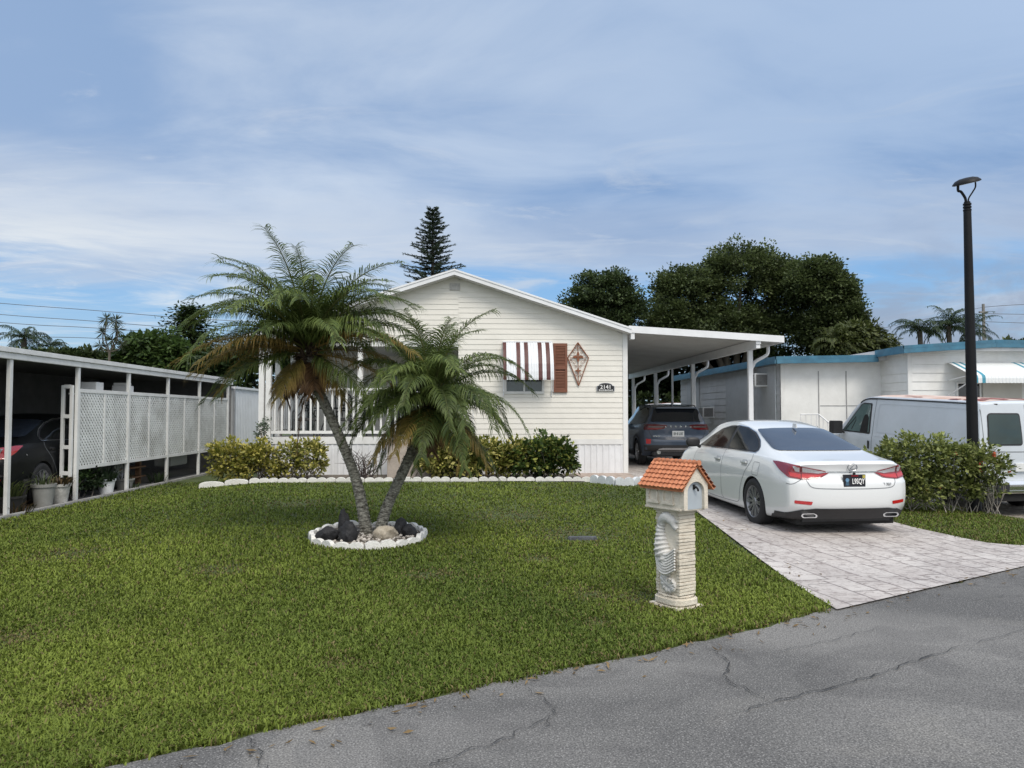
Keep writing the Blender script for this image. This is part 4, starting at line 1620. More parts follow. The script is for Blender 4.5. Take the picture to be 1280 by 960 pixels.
# number plaque
pq = thing('house_number_plaque', 'small black arched plaque with the house number 2141', 'plaque', (2.95, HF, 2.17))
px = (756 - 602) / 960 * 18.2 + .03
PX0, PX1, PZ0, PZ1 = px - .215, px + .215, 2.17, 2.31
def plaq(s):
    P = [(px - .215 * s, 2.25 - .075 * s), (px + .215 * s, 2.25 - .075 * s), (px + .215 * s, 2.25 + .045 * s)]
    for k in range(9):
        a = math.pi * k / 8
        P.append((px + .165 * s * math.cos(a), 2.25 + .055 * s + .065 * s * math.sin(a) ** .8))
    P.append((px - .215 * s, 2.25 + .045 * s))
    return P
MB().prism([(a, HF - .042, b) for a, b in plaq(1.0)], (0, .022, 0)).build('rim', M_silver, pq)
MB().prism([(a, HF - .047, b) for a, b in plaq(.93)], (0, .010, 0)).build('plate', M_black, pq)
M_ink = mat('white_lettering', (.82, .82, .80), .5, 0, .03, 5)
XZ = lambda x, y, z: Matrix.Translation((x, y, z)) @ Matrix.Rotation(math.pi / 2, 4, 'X')
text_mesh('number', '2141', .135, M_ink, XZ(px, HF - .0485, 2.268), pq, bold=.001)
mb = MB()
rr = random.Random(2)
x = px - .165
while x < px + .16:
    w = rr.uniform(.012, .024)
    mb.box(x, x + w, HF - .0495, HF - .047, 2.186, 2.186 + rr.uniform(.016, .024))
    x += w + rr.uniform(.006, .016)
mb.build('small_line', M_ink, pq)

# ------------------------------------------------------------------ carport of the house
cp = thing('carport', 'white flat-roofed carport on square posts against the right side of the home', 'carport', (5.3, HF, G0))
CX0, CX1 = XR + .06, 7.21
cz = lambda x: 3.70 - (x - CX0) / (CX1 - CX0) * .23
Y0, Y1 = HF - .22, 34.0
mb = MB().prism([(CX0, Y0 + .03, cz(CX0)), (CX1 - .02, Y0 + .03, cz(CX1)), (CX1 - .02, Y0 + .03, cz(CX1) - .08), (CX0, Y0 + .03, cz(CX0) - .08)], (0, Y1 - Y0, 0))
rf = mb.build('roof', M_ceil, cp)
# pan joints under the roof run from the house to the beam
mb = MB()
y = Y0 + .35
while y < Y1:
    mb.prism([(CX0 + .01, y, cz(CX0) - .082), (CX1 - .08, y, cz(CX1) - .082), (CX1 - .08, y, cz(CX1) - .094), (CX0 + .01, y, cz(CX0) - .094)], (0, .02, 0))
    y += .305
mb.build('ceiling_seam', M_ceil, rf)
mb = MB()
mb.prism([(CX0 - .05, Y0, cz(CX0) + .02), (CX1, Y0, cz(CX1) + .02), (CX1, Y0, cz(CX1) - .14), (CX0 - .05, Y0, cz(CX0) - .145)], (0, .028, 0))
mb.box(CX1 - .015, CX1 + .012, Y0 + .03, Y1, cz(CX1) - .14, cz(CX1) + .02)
mb.build('fascia', M_whitemetal, rf, bevel=.003)
BX = 6.60
mb = MB().box(BX - .05, BX + .05, Y0 + .06, Y1, 3.20, cz(BX) - .096)
mb.box(BX - .062, BX + .062, Y0 + .035, Y0 + .058, 3.30, cz(BX) - .13)
mb.build('beam', M_whitemetal, cp, bevel=.003)
MB().box(CX0 + .0, CX0 + .09, Y0 + .02, Y0 + .2, 3.40, cz(CX0) - .146).build('bracket', M_whitemetal, cp, bevel=.003)
PY = (18.62, 23.75, 28.9, 33.2)
for y in PY:
    z = G0
    MB().box(BX - .055, BX + .055, y - .055, y + .055, z, 3.198).build('post', M_whitemetal, cp, bevel=.006)
    mb = MB().tube(catmull([(CX1 - .06, y + .25, cz(CX1) - .14), (CX1 - .07, y + .25, 3.16), (CX1 - .13, y + .25, 3.08), (CX1 - .38, y + .25, 2.94), (BX + .17, y + .25, 2.84), (BX + .12, y + .25, 2.72), (BX + .12, y + .25, 2.4), (BX + .12, y + .25, G0)], 5), .042, 10)
    mb.build('downspout', M_whitemetal, cp, smooth=50)
mb = MB().box(BX - .03, BX + .03, 26.3, 26.36, G0, 3.198)
mb.build('thin_post', M_whitemetal, cp)

# patio chairs and table on the porch
def patio_chair(x, y, rz, label):
    t = thing('patio_chair', label, 'chair', (x, y, 1.062), rz, 'dark chairs on the porch')
    mb = MB()
    for sx in (-.27, .27):
        mb.tube(catmull([(sx, -.28, 0), (sx, -.26, .3), (sx, -.24, .62), (sx, .05, .66), (sx, .26, .62)], 4), .016, 6)
        mb.tube([(sx, .30, 0), (sx, .26, .45), (sx * .95, .36, 1.02)], .016, 6)
        mb.tube([(sx, -.26, .40), (sx, .27, .40)], .015, 6)
    mb.tube([(-.27, -.26, .40), (.27, -.26, .40)], .015, 6)
    mb.build('frame', M_black, t, world=False)
    mb = MB().tube(catmull([(-.255, .36, 1.02), (-.15, .375, 1.07), (.15, .375, 1.07), (.255, .36, 1.02)], 4), .018, 6)
    for k in range(4):
        xa = -.25 + k * .166
        mb.tube([(xa, .28, .48), (xa + .0, .355, 1.03)], .010, 5)
        mb.tube([(-.25 + .5 * k / 3, .28, .48), (.25 - .5 * k / 3, .355, 1.03)], .010, 5)
    for k in range(10):
        a0, a1 = 2 * math.pi * k / 10, 2 * math.pi * (k + 1) / 10
        mb.tube([(.12 * math.cos(a0), .325, .78 + .14 * math.sin(a0)), (.12 * math.cos(a1), .325, .78 + .14 * math.sin(a1))], .012, 5)
    mb.build('backrest', M_black, t, world=False)
    MB().box(-.25, .25, -.25, .27, .40, .47).build('seat', mat('seat_cushion', (.16, .155, .15), .9, 0, .2, 10), t, bevel=.025, world=False)


patio_chair(-4.55, 20.0, R(200), 'dark metal patio chair at the left behind the porch railing')
patio_chair(-3.35, 20.0, R(150), 'dark metal patio chair at the right behind the porch railing')
tb = thing('patio_table', 'dark round patio table between the two porch chairs', 'table', (-3.95, 20.2, 1.062))
MB().lathe([(.02, .70), (.40, .70), (.41, .71), (.41, .725), (.40, .735), (.02, .735)], n=24).build('tabletop', M_black, tb, world=False)
for k in range(4):
    a = math.pi / 4 + k * math.pi / 2
    MB().tube([(.1 * math.cos(a), .1 * math.sin(a), .69), (.18 * math.cos(a), .18 * math.sin(a), .35), (.32 * math.cos(a), .32 * math.sin(a), 0)], .015, 6).build('leg', M_black, tb, world=False)
fl = thing('folded_umbrella', 'folded white fabric hanging at the back corner of the porch', 'fabric', (-4.75, 21.7, 1.95))
MB().prism([(-4.95, 21.7, 2.05), (-4.55, 21.7, 2.3), (-4.55, 21.7, 2.75), (-4.72, 21.7, 2.45)], (0, .03, 0)).build('cloth', M_white, fl)

# ================================================================== carport on the left
LX = -7.5
lc = thing('neighbour_carport', 'low dark carport with white posts and lattice screens on the left', 'carport', (LX, 15, 0))
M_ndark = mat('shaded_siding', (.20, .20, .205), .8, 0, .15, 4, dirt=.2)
ZE = 2.5
LY0, LY1 = 6.0, 23.4
mb = MB().prism([(LX - .02, LY0, ZE + .16), (LX - 6.8, LY0, ZE + .32), (LX - 6.8, LY0, ZE + .24), (LX - .02, LY0, ZE + .05)], (0, LY1 - LY0, 0))
lr = mb.build('roof', mat('old_roof', (.22, .22, .21), .8, 0, .3, 6, dirt=.4), lc)
mb = MB().box(LX - .01, LX + .03, LY0, LY1, ZE, ZE + .10)
mb.box(LX - .01, LX + .055, LY0, LY1, ZE + .102, ZE + .185)
mb.build('gutter', M_white, lr, bevel=.006)
mb = MB()
for i in range(12):
    lap = 1
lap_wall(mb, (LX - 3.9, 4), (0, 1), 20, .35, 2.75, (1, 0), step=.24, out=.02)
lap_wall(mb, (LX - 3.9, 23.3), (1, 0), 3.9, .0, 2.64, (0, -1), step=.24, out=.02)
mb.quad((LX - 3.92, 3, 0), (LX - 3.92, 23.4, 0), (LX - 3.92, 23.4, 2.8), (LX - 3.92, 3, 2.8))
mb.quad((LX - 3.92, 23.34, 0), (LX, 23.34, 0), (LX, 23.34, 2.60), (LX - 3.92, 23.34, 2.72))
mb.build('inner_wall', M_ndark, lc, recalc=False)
mb = MB().box(LX - 3.86, LX - 3.82, 11.2, 12.9, 1.25, 2.2)
mb.build('window', M_glass, lc)
LPY = [8.6, 12.55, 14.62, 16.68, 18.74, 20.8, 23.1]
for i, y in enumerate(LPY):
    MB().box(LX - .055, LX + .005, y - .04, y + .04, gz(LX, y) - .02, ZE - .002).build('post', M_white, lc, bevel=.004)
ZT, ZB = 2.03, .66
for i in range(2, 6):
    for z0, z1 in ((ZT, ZT + .07), (ZB - .07, ZB)):
        MB().box(LX - .04, LX - .002, LPY[i] + .042, LPY[i + 1] - .042, z0, z1).build('screen_rail', M_white, lc, bevel=.003)


def lattice(y0, y1, z0, z1, x, parent):
    mb = MB()
    W, H = y1 - y0, z1 - z0
    pit, wd = .104, .044
    for s, xo in ((1, 0.), (-1, .007)):
        k = -H
        while k < W + H:
            # line y = k + s*z clipped to the panel
            pts = []
            for zz in (0, H):
                yy = k + (zz if s > 0 else H - zz)
                pts.append((yy, zz))
            (ya, za), (yb, zb_) = pts
            def clip(ya, za, yb, zb_):
                t0, t1 = 0, 1
                dy = yb - ya
                if abs(dy) < 1e-9:
                    return None
                ta, tb_ = (0 - ya) / dy, (W - ya) / dy
                lo, hi = min(ta, tb_), max(ta, tb_)
                t0, t1 = max(t0, lo), min(t1, hi)
                if t0 >= t1:
                    return None
                return (ya + dy * t0, za + (zb_ - za) * t0, ya + dy * t1, za + (zb_ - za) * t1)
            c = clip(ya, za, yb, zb_)
            if c:
                mb.bar((x + xo, y0 + c[0], z0 + c[1]), (x + xo, y0 + c[2], z0 + c[3]), .006, wd, (0, 1, 0) if False else Vector((1, 0, 0)).cross(Vector((0, c[2] - c[0], c[3] - c[1]))))
            k += pit
    o = mb.build('lattice_panel', M_white_lat, parent, recalc=False)
    for a, b in ((y0, y0 + .03), (y1 - .03, y1)):
        MB().box(x - .014, x + .018, a, b, z0, z1).build('edge_strip', M_white, o)


M_white_lat = mat('weathered_white', (.76, .77, .75), .7, 0, .12, 2, dirt=.55)
for i in range(2, 6):
    a, b = LPY[i] + .045, LPY[i + 1] - .045
    mid = (a + b) / 2
    lattice(a, mid - .004, ZB + .002, ZT - .002, LX - .024, lc)
    lattice(mid + .004, b, ZB + .002, ZT - .002, LX - .024, lc)
mb = MB()
for x in (LX - .23, LX - .075):
    mb.box(x - .025, x + .025, LPY[2] - .13, LPY[2] - .07, .46, 2.16)
for z in (2.10, 1.55, .98, .5):
    mb.box(LX - .205, LX - .102, LPY[2] - .125, LPY[2] - .075, z, z + .07)
mb.build('ladder_frame', M_white, lc, bevel=.003)

# boxes left on top of the screen and stacked wood below it
def carton(y, z, sy, sz, sx, label, m):
    o = MB().box(LX - .12 - sx, LX - .12, y, y + sy, z, z + sz)
    o = o.build('storage_box', m, None, bevel=.006, at=(LX - .12, y, z))
    return tag(o, label, 'box')


shf = MB().box(LX - .55, LX - .105, 15.3, 17.6, ZT - .02, ZT + .01).build('shelf', M_white, lc)
carton(15.5, ZT + .01, .30, .22, .3, 'white box with a round hole on the shelf over the left lattice bay', M_white)
mb = MB().lathe([(.0, -.01), (.05, -.01), (.05, .006), (.0, .006)], (LX - .118, 15.66, ZT + .12), 14, 'x')
tag(carton(16.78, ZT + .01, .36, .20, .3, 'white carton on the shelf over the second lattice bay', M_white), 'white carton on the shelf over the second lattice bay', 'box')
tag(MB().box(LX - .4, LX - .13, 16.8, 17.04, ZT + .213, ZT + .27).build('storage_box', M_white, None, bevel=.005, at=(LX - .2, 16.9, ZT + .21)), 'small white box lying on top of the carton by the second lattice bay', 'box')
M_wood = mat('old_wood', (.17, .085, .045), .85, 0, .3, 6, .4, 20, stretch=(1, 1, 6), col2=(.27, .16, .09))
st = thing('wooden_rack', 'brown wooden rack of shelves standing under the second lattice bay', 'shelf', (LX - .45, 17.6, 0))
for y in (16.95, 17.55, 18.15):
    MB().box(LX - .5, LX - .4, y, y + .09, .02, .62).build('upright', M_wood, st)
for z in (.18, .40, .6):
    MB().box(LX - .62, LX - .32, 16.9, 18.3, z, z + .03).build('board', M_wood, st)
gb = MB().box(LX - .6, LX - .2, 19.4, 20.5, .33, .64)
tag(gb.build('storage_chest', mat('grey_plastic', (.28, .29, .29), .6, 0, .1, 8, dirt=.3), None, bevel=.02, at=(LX - .4, 19.9, .0)), 'grey plastic chest under the third lattice bay', 'box')
mb = MB()
for i in range(16):
    y0 = 9.5 + i * .86
    if y0 > 22.5:
        break
    o = random.uniform(-.01, .01)
    mb.add([(LX + .03 + o, y0, -.03), (LX + .12 + o, y0, -.03), (LX + .12 - o, y0 + .85, -.03), (LX + .03 - o, y0 + .85, -.03),
            (LX + .03 + o, y0, .045), (LX + .12 + o, y0, .045), (LX + .12 - o, y0 + .85, .045), (LX + .03 - o, y0 + .85, .045)],
           [(4, 5, 6, 7), (0, 1, 5, 4), (1, 2, 6, 5), (2, 3, 7, 6), (3, 0, 4, 7)])
ck = mb.build('concrete_kerb', mat('grey_kerb', (.34, .335, .32), .9, 0, .25, 9, .5, 50, dirt=.6), None, bevel=.01, at=(LX + .08, 15, 0))
tag(ck, 'low grey concrete kerb along the foot of the left carport', 'kerb')

# ribbed white shed behind the left carport
shd = thing('metal_shed', 'white ribbed metal shed behind the end of the left carport', 'shed', (LX - 1, 25, 0))
mb = MB()
rib_wall(mb, (LX, 28), (0, -1), 4.4, -.05, 2.40, (1, 0), .16, .014)
rib_wall(mb, (LX - 2.5, 23.6), (1, 0), 2.5, -.05, 2.40, (0, -1), .16, .014)
mb.build('wall', mat('shed_metal', (.64, .67, .70), .5, 0, .05, 3, dirt=.15), shd, recalc=False)
MB().box(LX - 2.5, LX + .05, 23.55, 28, 2.402, 2.47).build('roof', M_whitemetal, shd)
MB().box(LX + .0, LX + .05, 23.52, 23.59, -.02, 2.40).build('corner_trim', M_silver, shd)

# ================================================================== house on the right
M_blue = mat('blue_fascia', (.035, .13, .205), .5, 0, .14, 4, dirt=.2, col2=(.055, .19, .28))
M_nwhite = mat('neighbour_white', (.76, .76, .74), .55, 0, .05, 3, dirt=.16)
M_ngrey = mat('neighbour_panel', (.66, .68, .70), .6, 0, .06, 3, dirt=.16)
nh = thing('neighbour_house', 'long white sided house with a blue roof edge on the right', 'house', (9, 20.9, 0))
NX, NY, NZ = 8.25, 20.9, 3.12
NX2, NY2, NZ2 = 11.1, 19.55, 3.32
NB = 31.5
mb = MB()
# long side wall: siding strips between flat shutters panels
lap_wall(mb, (NX, NB), (0, -1), NB - NY, .1, NZ - .05, (-1, 0), step=.23, out=.02)
mb.quad((NX + .02, NB, -.2), (NX + .02, NY, -.2), (NX + .02, NY, NZ), (NX + .02, NB, NZ))
mb.build('side_wall', M_ngrey, nh, recalc=False)
M_pang = mat('panel_grey', (.58, .61, .64), .6, 0, .05, 3, dirt=.12)
for y0, y1 in ((21.15, 22.55), (23.25, 25.5), (28.7, 30.4)):
    MB().box(NX - .055, NX - .022, y0, y1, 1.0, NZ - .12).build('wall_panel', M_pang, nh, bevel=.004)
MB().box(NX - .03, NX + .0, NY, 26, .85, .98).build('wall_ledge', M_pang, nh, bevel=.004)
# closed-in front section
mb = MB().box(NX + .022, NX2, NY, NY + .08, -.15, NZ - .02)
mb.build('front_panel_wall', M_nwhite, nh)
M_seam = mat('panel_seam', (.30, .30, .30), .8, 0, .2, 8)
for x in (9.32, 10.10):
    MB().box(x - .014, x + .014, NY - .012, NY - .002, .9, NZ - .3).build('panel_seam', M_seam, nh)
MB().box(NX + .1, 9.29, NY - .010, NY - .002, 1.28, 1.30).build('panel_seam', M_seam, nh)
MB().box(9.36, NX2, NY - .010, NY - .002, 1.85, 1.87).build('panel_seam', M_seam, nh)
MB().box(NX + .0, NX + .13, NY - .03, NY - .002, -.1, NZ - .05).build('corner_trim', M_white, nh, bevel=.004)
# jog and main front
mb = MB()
lap_wall(mb, (NX2, NY), (0, -1), NY - NY2, .0, NZ2 - .05, (-1, 0), step=.225, out=.02)
lap_wall(mb, (NX2, NY2), (1, 0), 9.0, .0, NZ2 - .05, (0, -1), step=.225, out=.02)
mb.quad((NX2 + .01, NY2 + .02, -.2), (NX2 + 9, NY2 + .02, -.2), (NX2 + 9, NY2 + .02, NZ2), (NX2 + .01, NY2 + .02, NZ2))
mb.quad((NX2 + .01, NY, -.2), (NX2 + .01, NY2 + .02, -.2), (NX2 + .01, NY2 + .02, NZ2), (NX2 + .01, NY, NZ2))
mb.build('front_wall', M_nwhite, nh, recalc=False)
MB().box(NX2 - .03, NX2 + .09, NY2 - .035, NY2 + .05, -.1, NZ2 - .1).build('corner_trim', M_white, nh, bevel=.004)
# roof with its blue edges
mb = MB().prism([(NX - .25, NY - .35, NZ + .06), (NX2 + .1, NY - .35, NZ + .12), (NX2 + .1, NY - .35, NZ - .02), (NX - .25, NY - .35, NZ - .05)], (0, NB - NY + .6, 0))
mb.prism([(NX2 - .3, NY2 - .35, NZ2 + .04), (13.2, NY2 - .35, NZ2 + .20), (21, NY2 - .35, NZ2 + .12), (21, NY2 - .35, NZ2 - .04), (NX2 - .3, NY2 - .35, NZ2 - .06)], (0, 9, 0))
rf = mb.build('roof', mat('white_roof', (.55, .55, .55), .6, 0, .1, 4), nh)
mb = MB()
for xa, za, xb, zb2, y in ((NX - .28, NZ + .075, NX2 - .28, NZ + .13, NY - .38), (NX2 - .33, NZ2 + .06, 13.2, NZ2 + .22, NY2 - .38), (13.202, NZ2 + .22, 21, NZ2 + .135, NY2 - .38)):
    mb.prism([(xa, y, za), (xb, y, zb2), (xb, y, zb2 - .085), (xa, y, za - .085)], (0, .03, 0))
    mb.prism([(xa, y - .03, za - .087), (xb, y - .03, zb2 - .087), (xb, y - .03, zb2 - .20), (xa, y - .03, za - .20)], (0, .06, 0))
mb.prism([(NX - .281, NY - .38, NZ + .075), (NX - .281, NB + .3, NZ + .10), (NX - .281, NB + .3, NZ + .0), (NX - .281, NY - .38, NZ - .01)], (.03, 0, 0))
mb.prism([(NX - .31, NY - .41, NZ - .012), (NX - .31, NB + .3, NZ + .0), (NX - .31, NB + .3, NZ - .12), (NX - .31, NY - .41, NZ - .125)], (.06, 0, 0))
mb.prism([(NX2 - .331, NY2 - .38, NZ2 + .06), (NX2 - .331, NY - .3, NZ2 + .05), (NX2 - .331, NY - .3, NZ2 - .14), (NX2 - .331, NY2 - .38, NZ2 - .14)], (.03, 0, 0))
mb.build('blue_edge', M_blue, rf, bevel=.004)
# window in the front
wf = MB()
for a in ((12.35, 13.0, 2.42, 2.46), (12.35, 13.0, 1.5, 1.54), (12.35, 12.39, 1.542, 2.418), (12.96, 13.0, 1.542, 2.418), (12.66, 12.69, 1.542, 2.418)):
    wf.box(a[0], a[1], NY2 - .06, NY2 - .02, a[2], a[3])
w2 = wf.build('window', M_white, nh)
MB().box(12.38, 12.97, NY2 - .04, NY2 - .034, 1.53, 2.43).build('pane', M_glass, w2)
MB().box(13.05, 14.1, NY2 - .05, NY2 - .022, 1.75, 2.45).build('wall_panel', mat('panel_cream', (.60, .58, .53), .6, 0, .05, 3, dirt=.1), nh, bevel=.004)

# neighbour's awning: white with teal edge stripes
M_teal = bpy.data.materials.new('teal_striped_awning')
M_teal.use_nodes = True
_t = M_teal.node_tree
_b = _t.nodes['Principled BSDF']
_tc = _n(_t, 'ShaderNodeTexCoord')
_sp = _n(_t, 'ShaderNodeSeparateXYZ')
_t.links.new(_tc.outputs['Object'], _sp.inputs[0])
_ph = _m('MODULO', _m('ADD', _sp.outputs[0], 0.0), 1.62)
_s = _m('ADD', _m('MULTIPLY', _m('GREATER_THAN', _ph, .10), _m('LESS_THAN', _ph, .19)), _m('MULTIPLY', _m('GREATER_THAN', _ph, .29), _m('LESS_THAN', _ph, .38)))
_mx = _n(_t, 'ShaderNodeMix', data_type='RGBA')
_mx.inputs['A'].default_value = (.72, .74, .74, 1)
_mx.inputs['B'].default_value = (.06, .27, .36, 1)
_t.links.new(_s, _mx.inputs['Factor'])
_t.links.new(_mx.outputs['Result'], _b.inputs['Base Color'])
_b.inputs['Roughness'].default_value = .5
aw2 = thing('neighbour_awning', 'white corrugated awning with teal stripes on the neighbouring front wall', 'awning', (12.1, NY2, 2.95))
awning_canopy(aw2, 12.1, 15.2, [(.02, 2.98), (.25, 2.90), (.55, 2.78), (.85, 2.66), (.98, 2.585), (1.0, 2.52), (1.0, 2.40)], M_teal, NY2 - .02, .09)
mb = MB()
for x in (12.13, 15.17):
    mb.tube([(x, NY2 - .02, 2.1), (x, NY2 - .97, 2.45)], .014, 6)
    mb.tube([(x, NY2 - .02, 2.5), (x, NY2 - .97, 2.6)], .012, 6)
mb.build('awning_frame', M_whitemetal, aw2)

# stair rail and air conditioners
sr = thing('stair_railing', 'thin white stair railing in front of the white panelled wall', 'railing', (9.3, 20.2, 0))
mb = MB()
P0, P1 = Vector((9.05, 20.3, 1.62)), Vector((9.5, 19.75, 1.05))
mb.tube([(8.6, 20.4, 1.62), P0, P1], .02, 6)
mb.tube([(8.6, 20.4, 1.05), (9.05, 20.3, 1.05), (9.5, 19.75, .5)], .016, 6)
for k in range(7):
    p = P0.lerp(P1, k / 6)
    mb.tube([p, p - Vector((0, 0, .57))], .010, 5)
for k in range(4):
    mb.tube([(8.6 + k * .13, 20.4 - k * .03, 1.62), (8.6 + k * .13, 20.4 - k * .03, 0)], .010, 5)
mb.build('rails', M_whitemetal, sr)


def aircon(y, z, label):
    t = thing('window_air_conditioner', label, 'air conditioner', (NX - .2, y, z))
    MB().box(NX - .42, NX - .01, y - .28, y + .28, z, z + .38).build('case', M_whitemetal, t, bevel=.01)
    mb = MB()
    for k in range(7):
        mb.box(NX - .432, NX - .421, y - .24, y + .24, z + .04 + k * .045, z + .065 + k * .045)
    mb.box(NX - .38, NX - .06, y - .288, y - .281, z + .04, z + .34)
    mb.build('grille', mat('grille_grey', (.20, .20, .20), .7, 0, .2, 20), t)


aircon(22.0, 2.42, 'white window air conditioner under the blue roof edge')
aircon(27.2, 1.50, 'white air conditioner low on the wall behind the carport posts')
# ================================================================== vehicles
M_carglass = mat('car_glass', (.010, .011, .012), .06, 0, .1, 3, spec=.22)


class Prof:
    def __init__(s, **k):
        s.k = k

    def __getattr__(s, n):
        P = s.k[n]
        return lambda y: float(pchip([p[0] for p in P], [p[1] for p in P], np.array([y]))[0])


def section(P, y, sub):
    zb, w, zs, zr, ws, wr, c = P.zb(y), P.w(y), P.zs(y), P.zr(y), P.ws(y), P.wr(y), P.c(y)
    H = zs - zb
    pts = [(0, zb), (.5 * w, zb), (.86 * w, zb), (.945 * w, zb + .02), (.975 * w, zb + .10 * H + .01), (.992 * w, zb + .28 * H), (w, zb + .52 * H),
           (.997 * w, zb + .72 * H), (.985 * w * .5 + ws * .5 + .01 * w, zs - .10 * H), (ws, zs),
           (ws * .90 + wr * .10, zs + .10 * (zr - c - zs)), (ws * .47 + wr * .53 + .012, zs + .52 * (zr - c - zs)),
           (wr + .004, zr - c), (wr * .93, zr - c * .48), (wr * .6, zr - c * .12), (0, zr)]
    return catmull(pts, sub)


def car_body(name, P, y0, y1, parent, m, md, arches, rear_prof, rear_r, front_r, sub=4, dense=()):
    ys = sorted(set([round(v, 4) for v in list(np.arange(y0, y1, .055)) + [y0, y0 + .012, y0 + .03, y1 - .03, y1 - .012, y1] + list(dense)]))
    V, ring = [], None
    for y in ys:
        sec = section(P, y, sub)
        # the ends are pulled in a hair for a soft edge
        e = min(y - y0, y1 - y)
        k = 1 - .022 * max(0, 1 - e / .04) ** 2
        half = [(x * k, z) for x, z in sec]
        zc = (sec[0][1] + sec[-1][1]) / 2
        half = [(x, zc + (z - zc) * (1 - (1 - k) * .6)) for x, z in half]
        full = half + [(-x, z) for x, z in reversed(half[1:-1])]
        ring = len(full)
        V += [(x, y, z) for x, z in full]
    n = len(ys)
    F = []
    for i in range(n - 1):
        for j in range(ring):
            a, b = i * ring + j, i * ring + (j + 1) % ring
            F.append((a, b, b + ring, a + ring))
    # caps: rows across from right to left
    nh = len(half)
    for i, rev in ((0, False), (n - 1, True)):
        base = i * ring
        nx = 14
        rows = []
        for j in range(nh):
            rid = base + j
            lid = base + (ring - j) % ring if 0 < j < nh - 1 else rid
            if rid == lid:
                rows.append([rid])
                continue
            r_, l_ = V[rid], V[lid]
            row = [rid]
            for q in range(1, nx):
                t = q / nx
                V.append(tuple(r_[c] * (1 - t) + l_[c] * t for c in range(3)))
                row.append(len(V) - 1)
            row.append(lid)
            rows.append(row)
        for j in range(nh - 1):
            A, B = rows[j], rows[j + 1]
            if len(A) == 1:
                A = A * len(B)
            if len(B) == 1:
                B = B * len(A)
            for q in range(nx):
                f = [A[q], A[q + 1], B[q + 1], B[q]]
                f = list(dict.fromkeys(f))
                if len(f) >= 3:
                    F.append(tuple(f if rev else reversed(f)))
    # end shaping: rounded corners in plan, profile in height
    W = P.w((y0 + y1) / 2)
    rz, ry = [p[0] for p in rear_prof], [p[1] for p in rear_prof]
    out = []
    for x, y, z in V:
        q = min(1, abs(x) / W)
        wt = min(1, max(0, (y0 + .75 - y) / .75))
        wt = wt * wt * (3 - 2 * wt)
        dy = (rear_r * q ** 3.2 + float(pchip(rz, ry, np.array([z]))[0])) * wt
        wf = min(1, max(0, (y - y1 + .9) / .9))
        wf = wf * wf * (3 - 2 * wf)
        dy -= front_r * q ** 2.6 * wf
        out.append((x, y + dy, z))
    mb = MB().add(out, F)
    o = mb.build(name, m, parent, world=False)
    o.data.materials.append(md)
    # wheel arches
    cut = MB()
    for (ya, za, ra, xi) in arches:
        for s in (-1, 1):
            prof = [(ra, s * xi), (ra, s * 1.3)]
            cut.lathe(prof, (0, ya, za), 48, 'x')
    co = cut.build('cutter', md, None)
    co.matrix_world = WM[parent.name]
    md_ = o.modifiers.new('b', 'BOOLEAN')
    md_.operation = 'DIFFERENCE'
    md_.object = co
    md_.solver = 'EXACT'
    dg = bpy.context.evaluated_depsgraph_get()
    dg.update()
    me = bpy.data.meshes.new_from_object(o.evaluated_get(dg))
    o.modifiers.clear()
    old = o.data
    o.data = me
    me.name = name
    bpy.data.objects.remove(co)
    for p in me.polygons:
        c = p.center
        dark = False
        for (ya, za, ra, xi) in arches:
            if all(math.hypot(me.vertices[v].co.y - ya, me.vertices[v].co.z - za) < ra + .004 for v in p.vertices) and abs(c.x) > xi - .01:
                if abs(p.normal.x) < .3 or abs(c.x) < xi + .02:
                    dark = True
        if c.z < P.zb(c.y) + .012:
            dark = True
        p.material_index = 1 if dark else 0
    me.shade_smooth()
    me.set_sharp_from_angle(angle=R(38))
    bm = bmesh.new()
    bm.from_mesh(me)
    bv = BVHTree.FromBMesh(bm)
    bm.free()
    return o, bv


def proj(az):
    """projection frame for a viewer standing at azimuth az (0 = behind, 90 = left side, -90 = right, 180 = front)"""
    a = R(az)
    d = Vector((math.sin(a), math.cos(a), 0))      # the viewer looks along d
    r = Vector((math.cos(a), -math.sin(a), 0))
    return d, r


def panel(bv, poly, az, name, m, parent, off=.004, step=.05, smooth=True):
    piv = Vector((0, -1.05, 0)) if 0 < abs(az) < 60 else Vector()
    """a conforming panel: outline in (across, height) seen from az, laid on the body"""
    d, r = proj(az)
    bd = []
    n0 = len(poly)
    for i in range(n0):
        a, b = Vector(poly[i]), Vector(poly[(i + 1) % n0])
        k = max(1, int((b - a).length / (step * .7)))
        bd += [a.lerp(b, j / k) for j in range(k)]
    n = len(bd)
    P = list(bd)
    xs, ys = [p.x for p in bd], [p.y for p in bd]
    gx = np.arange(min(xs) + step * .5, max(xs), step)
    gy = np.arange(min(ys) + step * .5, max(ys), step)
    for x in gx:
        for y in gy:
            v = Vector((x, y))
            if min((v - q).length for q in bd) > step * .35:
                P.append(v)
    res = delaunay_2d_cdt(P, [(i, (i + 1) % n) for i in range(n)], [list(range(n))], 1, 1e-6)
    pts, ok = [], []
    for p in res[0]:
        o = piv + r * p.x + Vector((0, 0, p.y)) - d * 8
        h = bv.ray_cast(o, d, 20)
        if h[0] is None:
            ok.append(False)
            pts.append((0, 0, 0))
        else:
            nn = h[1] if h[1].dot(d) < 0 else -h[1]
            ok.append(True)
            pts.append(tuple(h[0] + nn * off - d * .001))
    F = [tuple(f) for f in res[2] if all(ok[i] for i in f)]
    used = sorted({i for f in F for i in f})
    mp = {u: i for i, u in enumerate(used)}
    mb = MB().add([pts[i] for i in used], [tuple(mp[i] for i in f) for f in F])
    return mb.build(name, m, parent, smooth=60 if smooth else None, world=False, recalc=False)


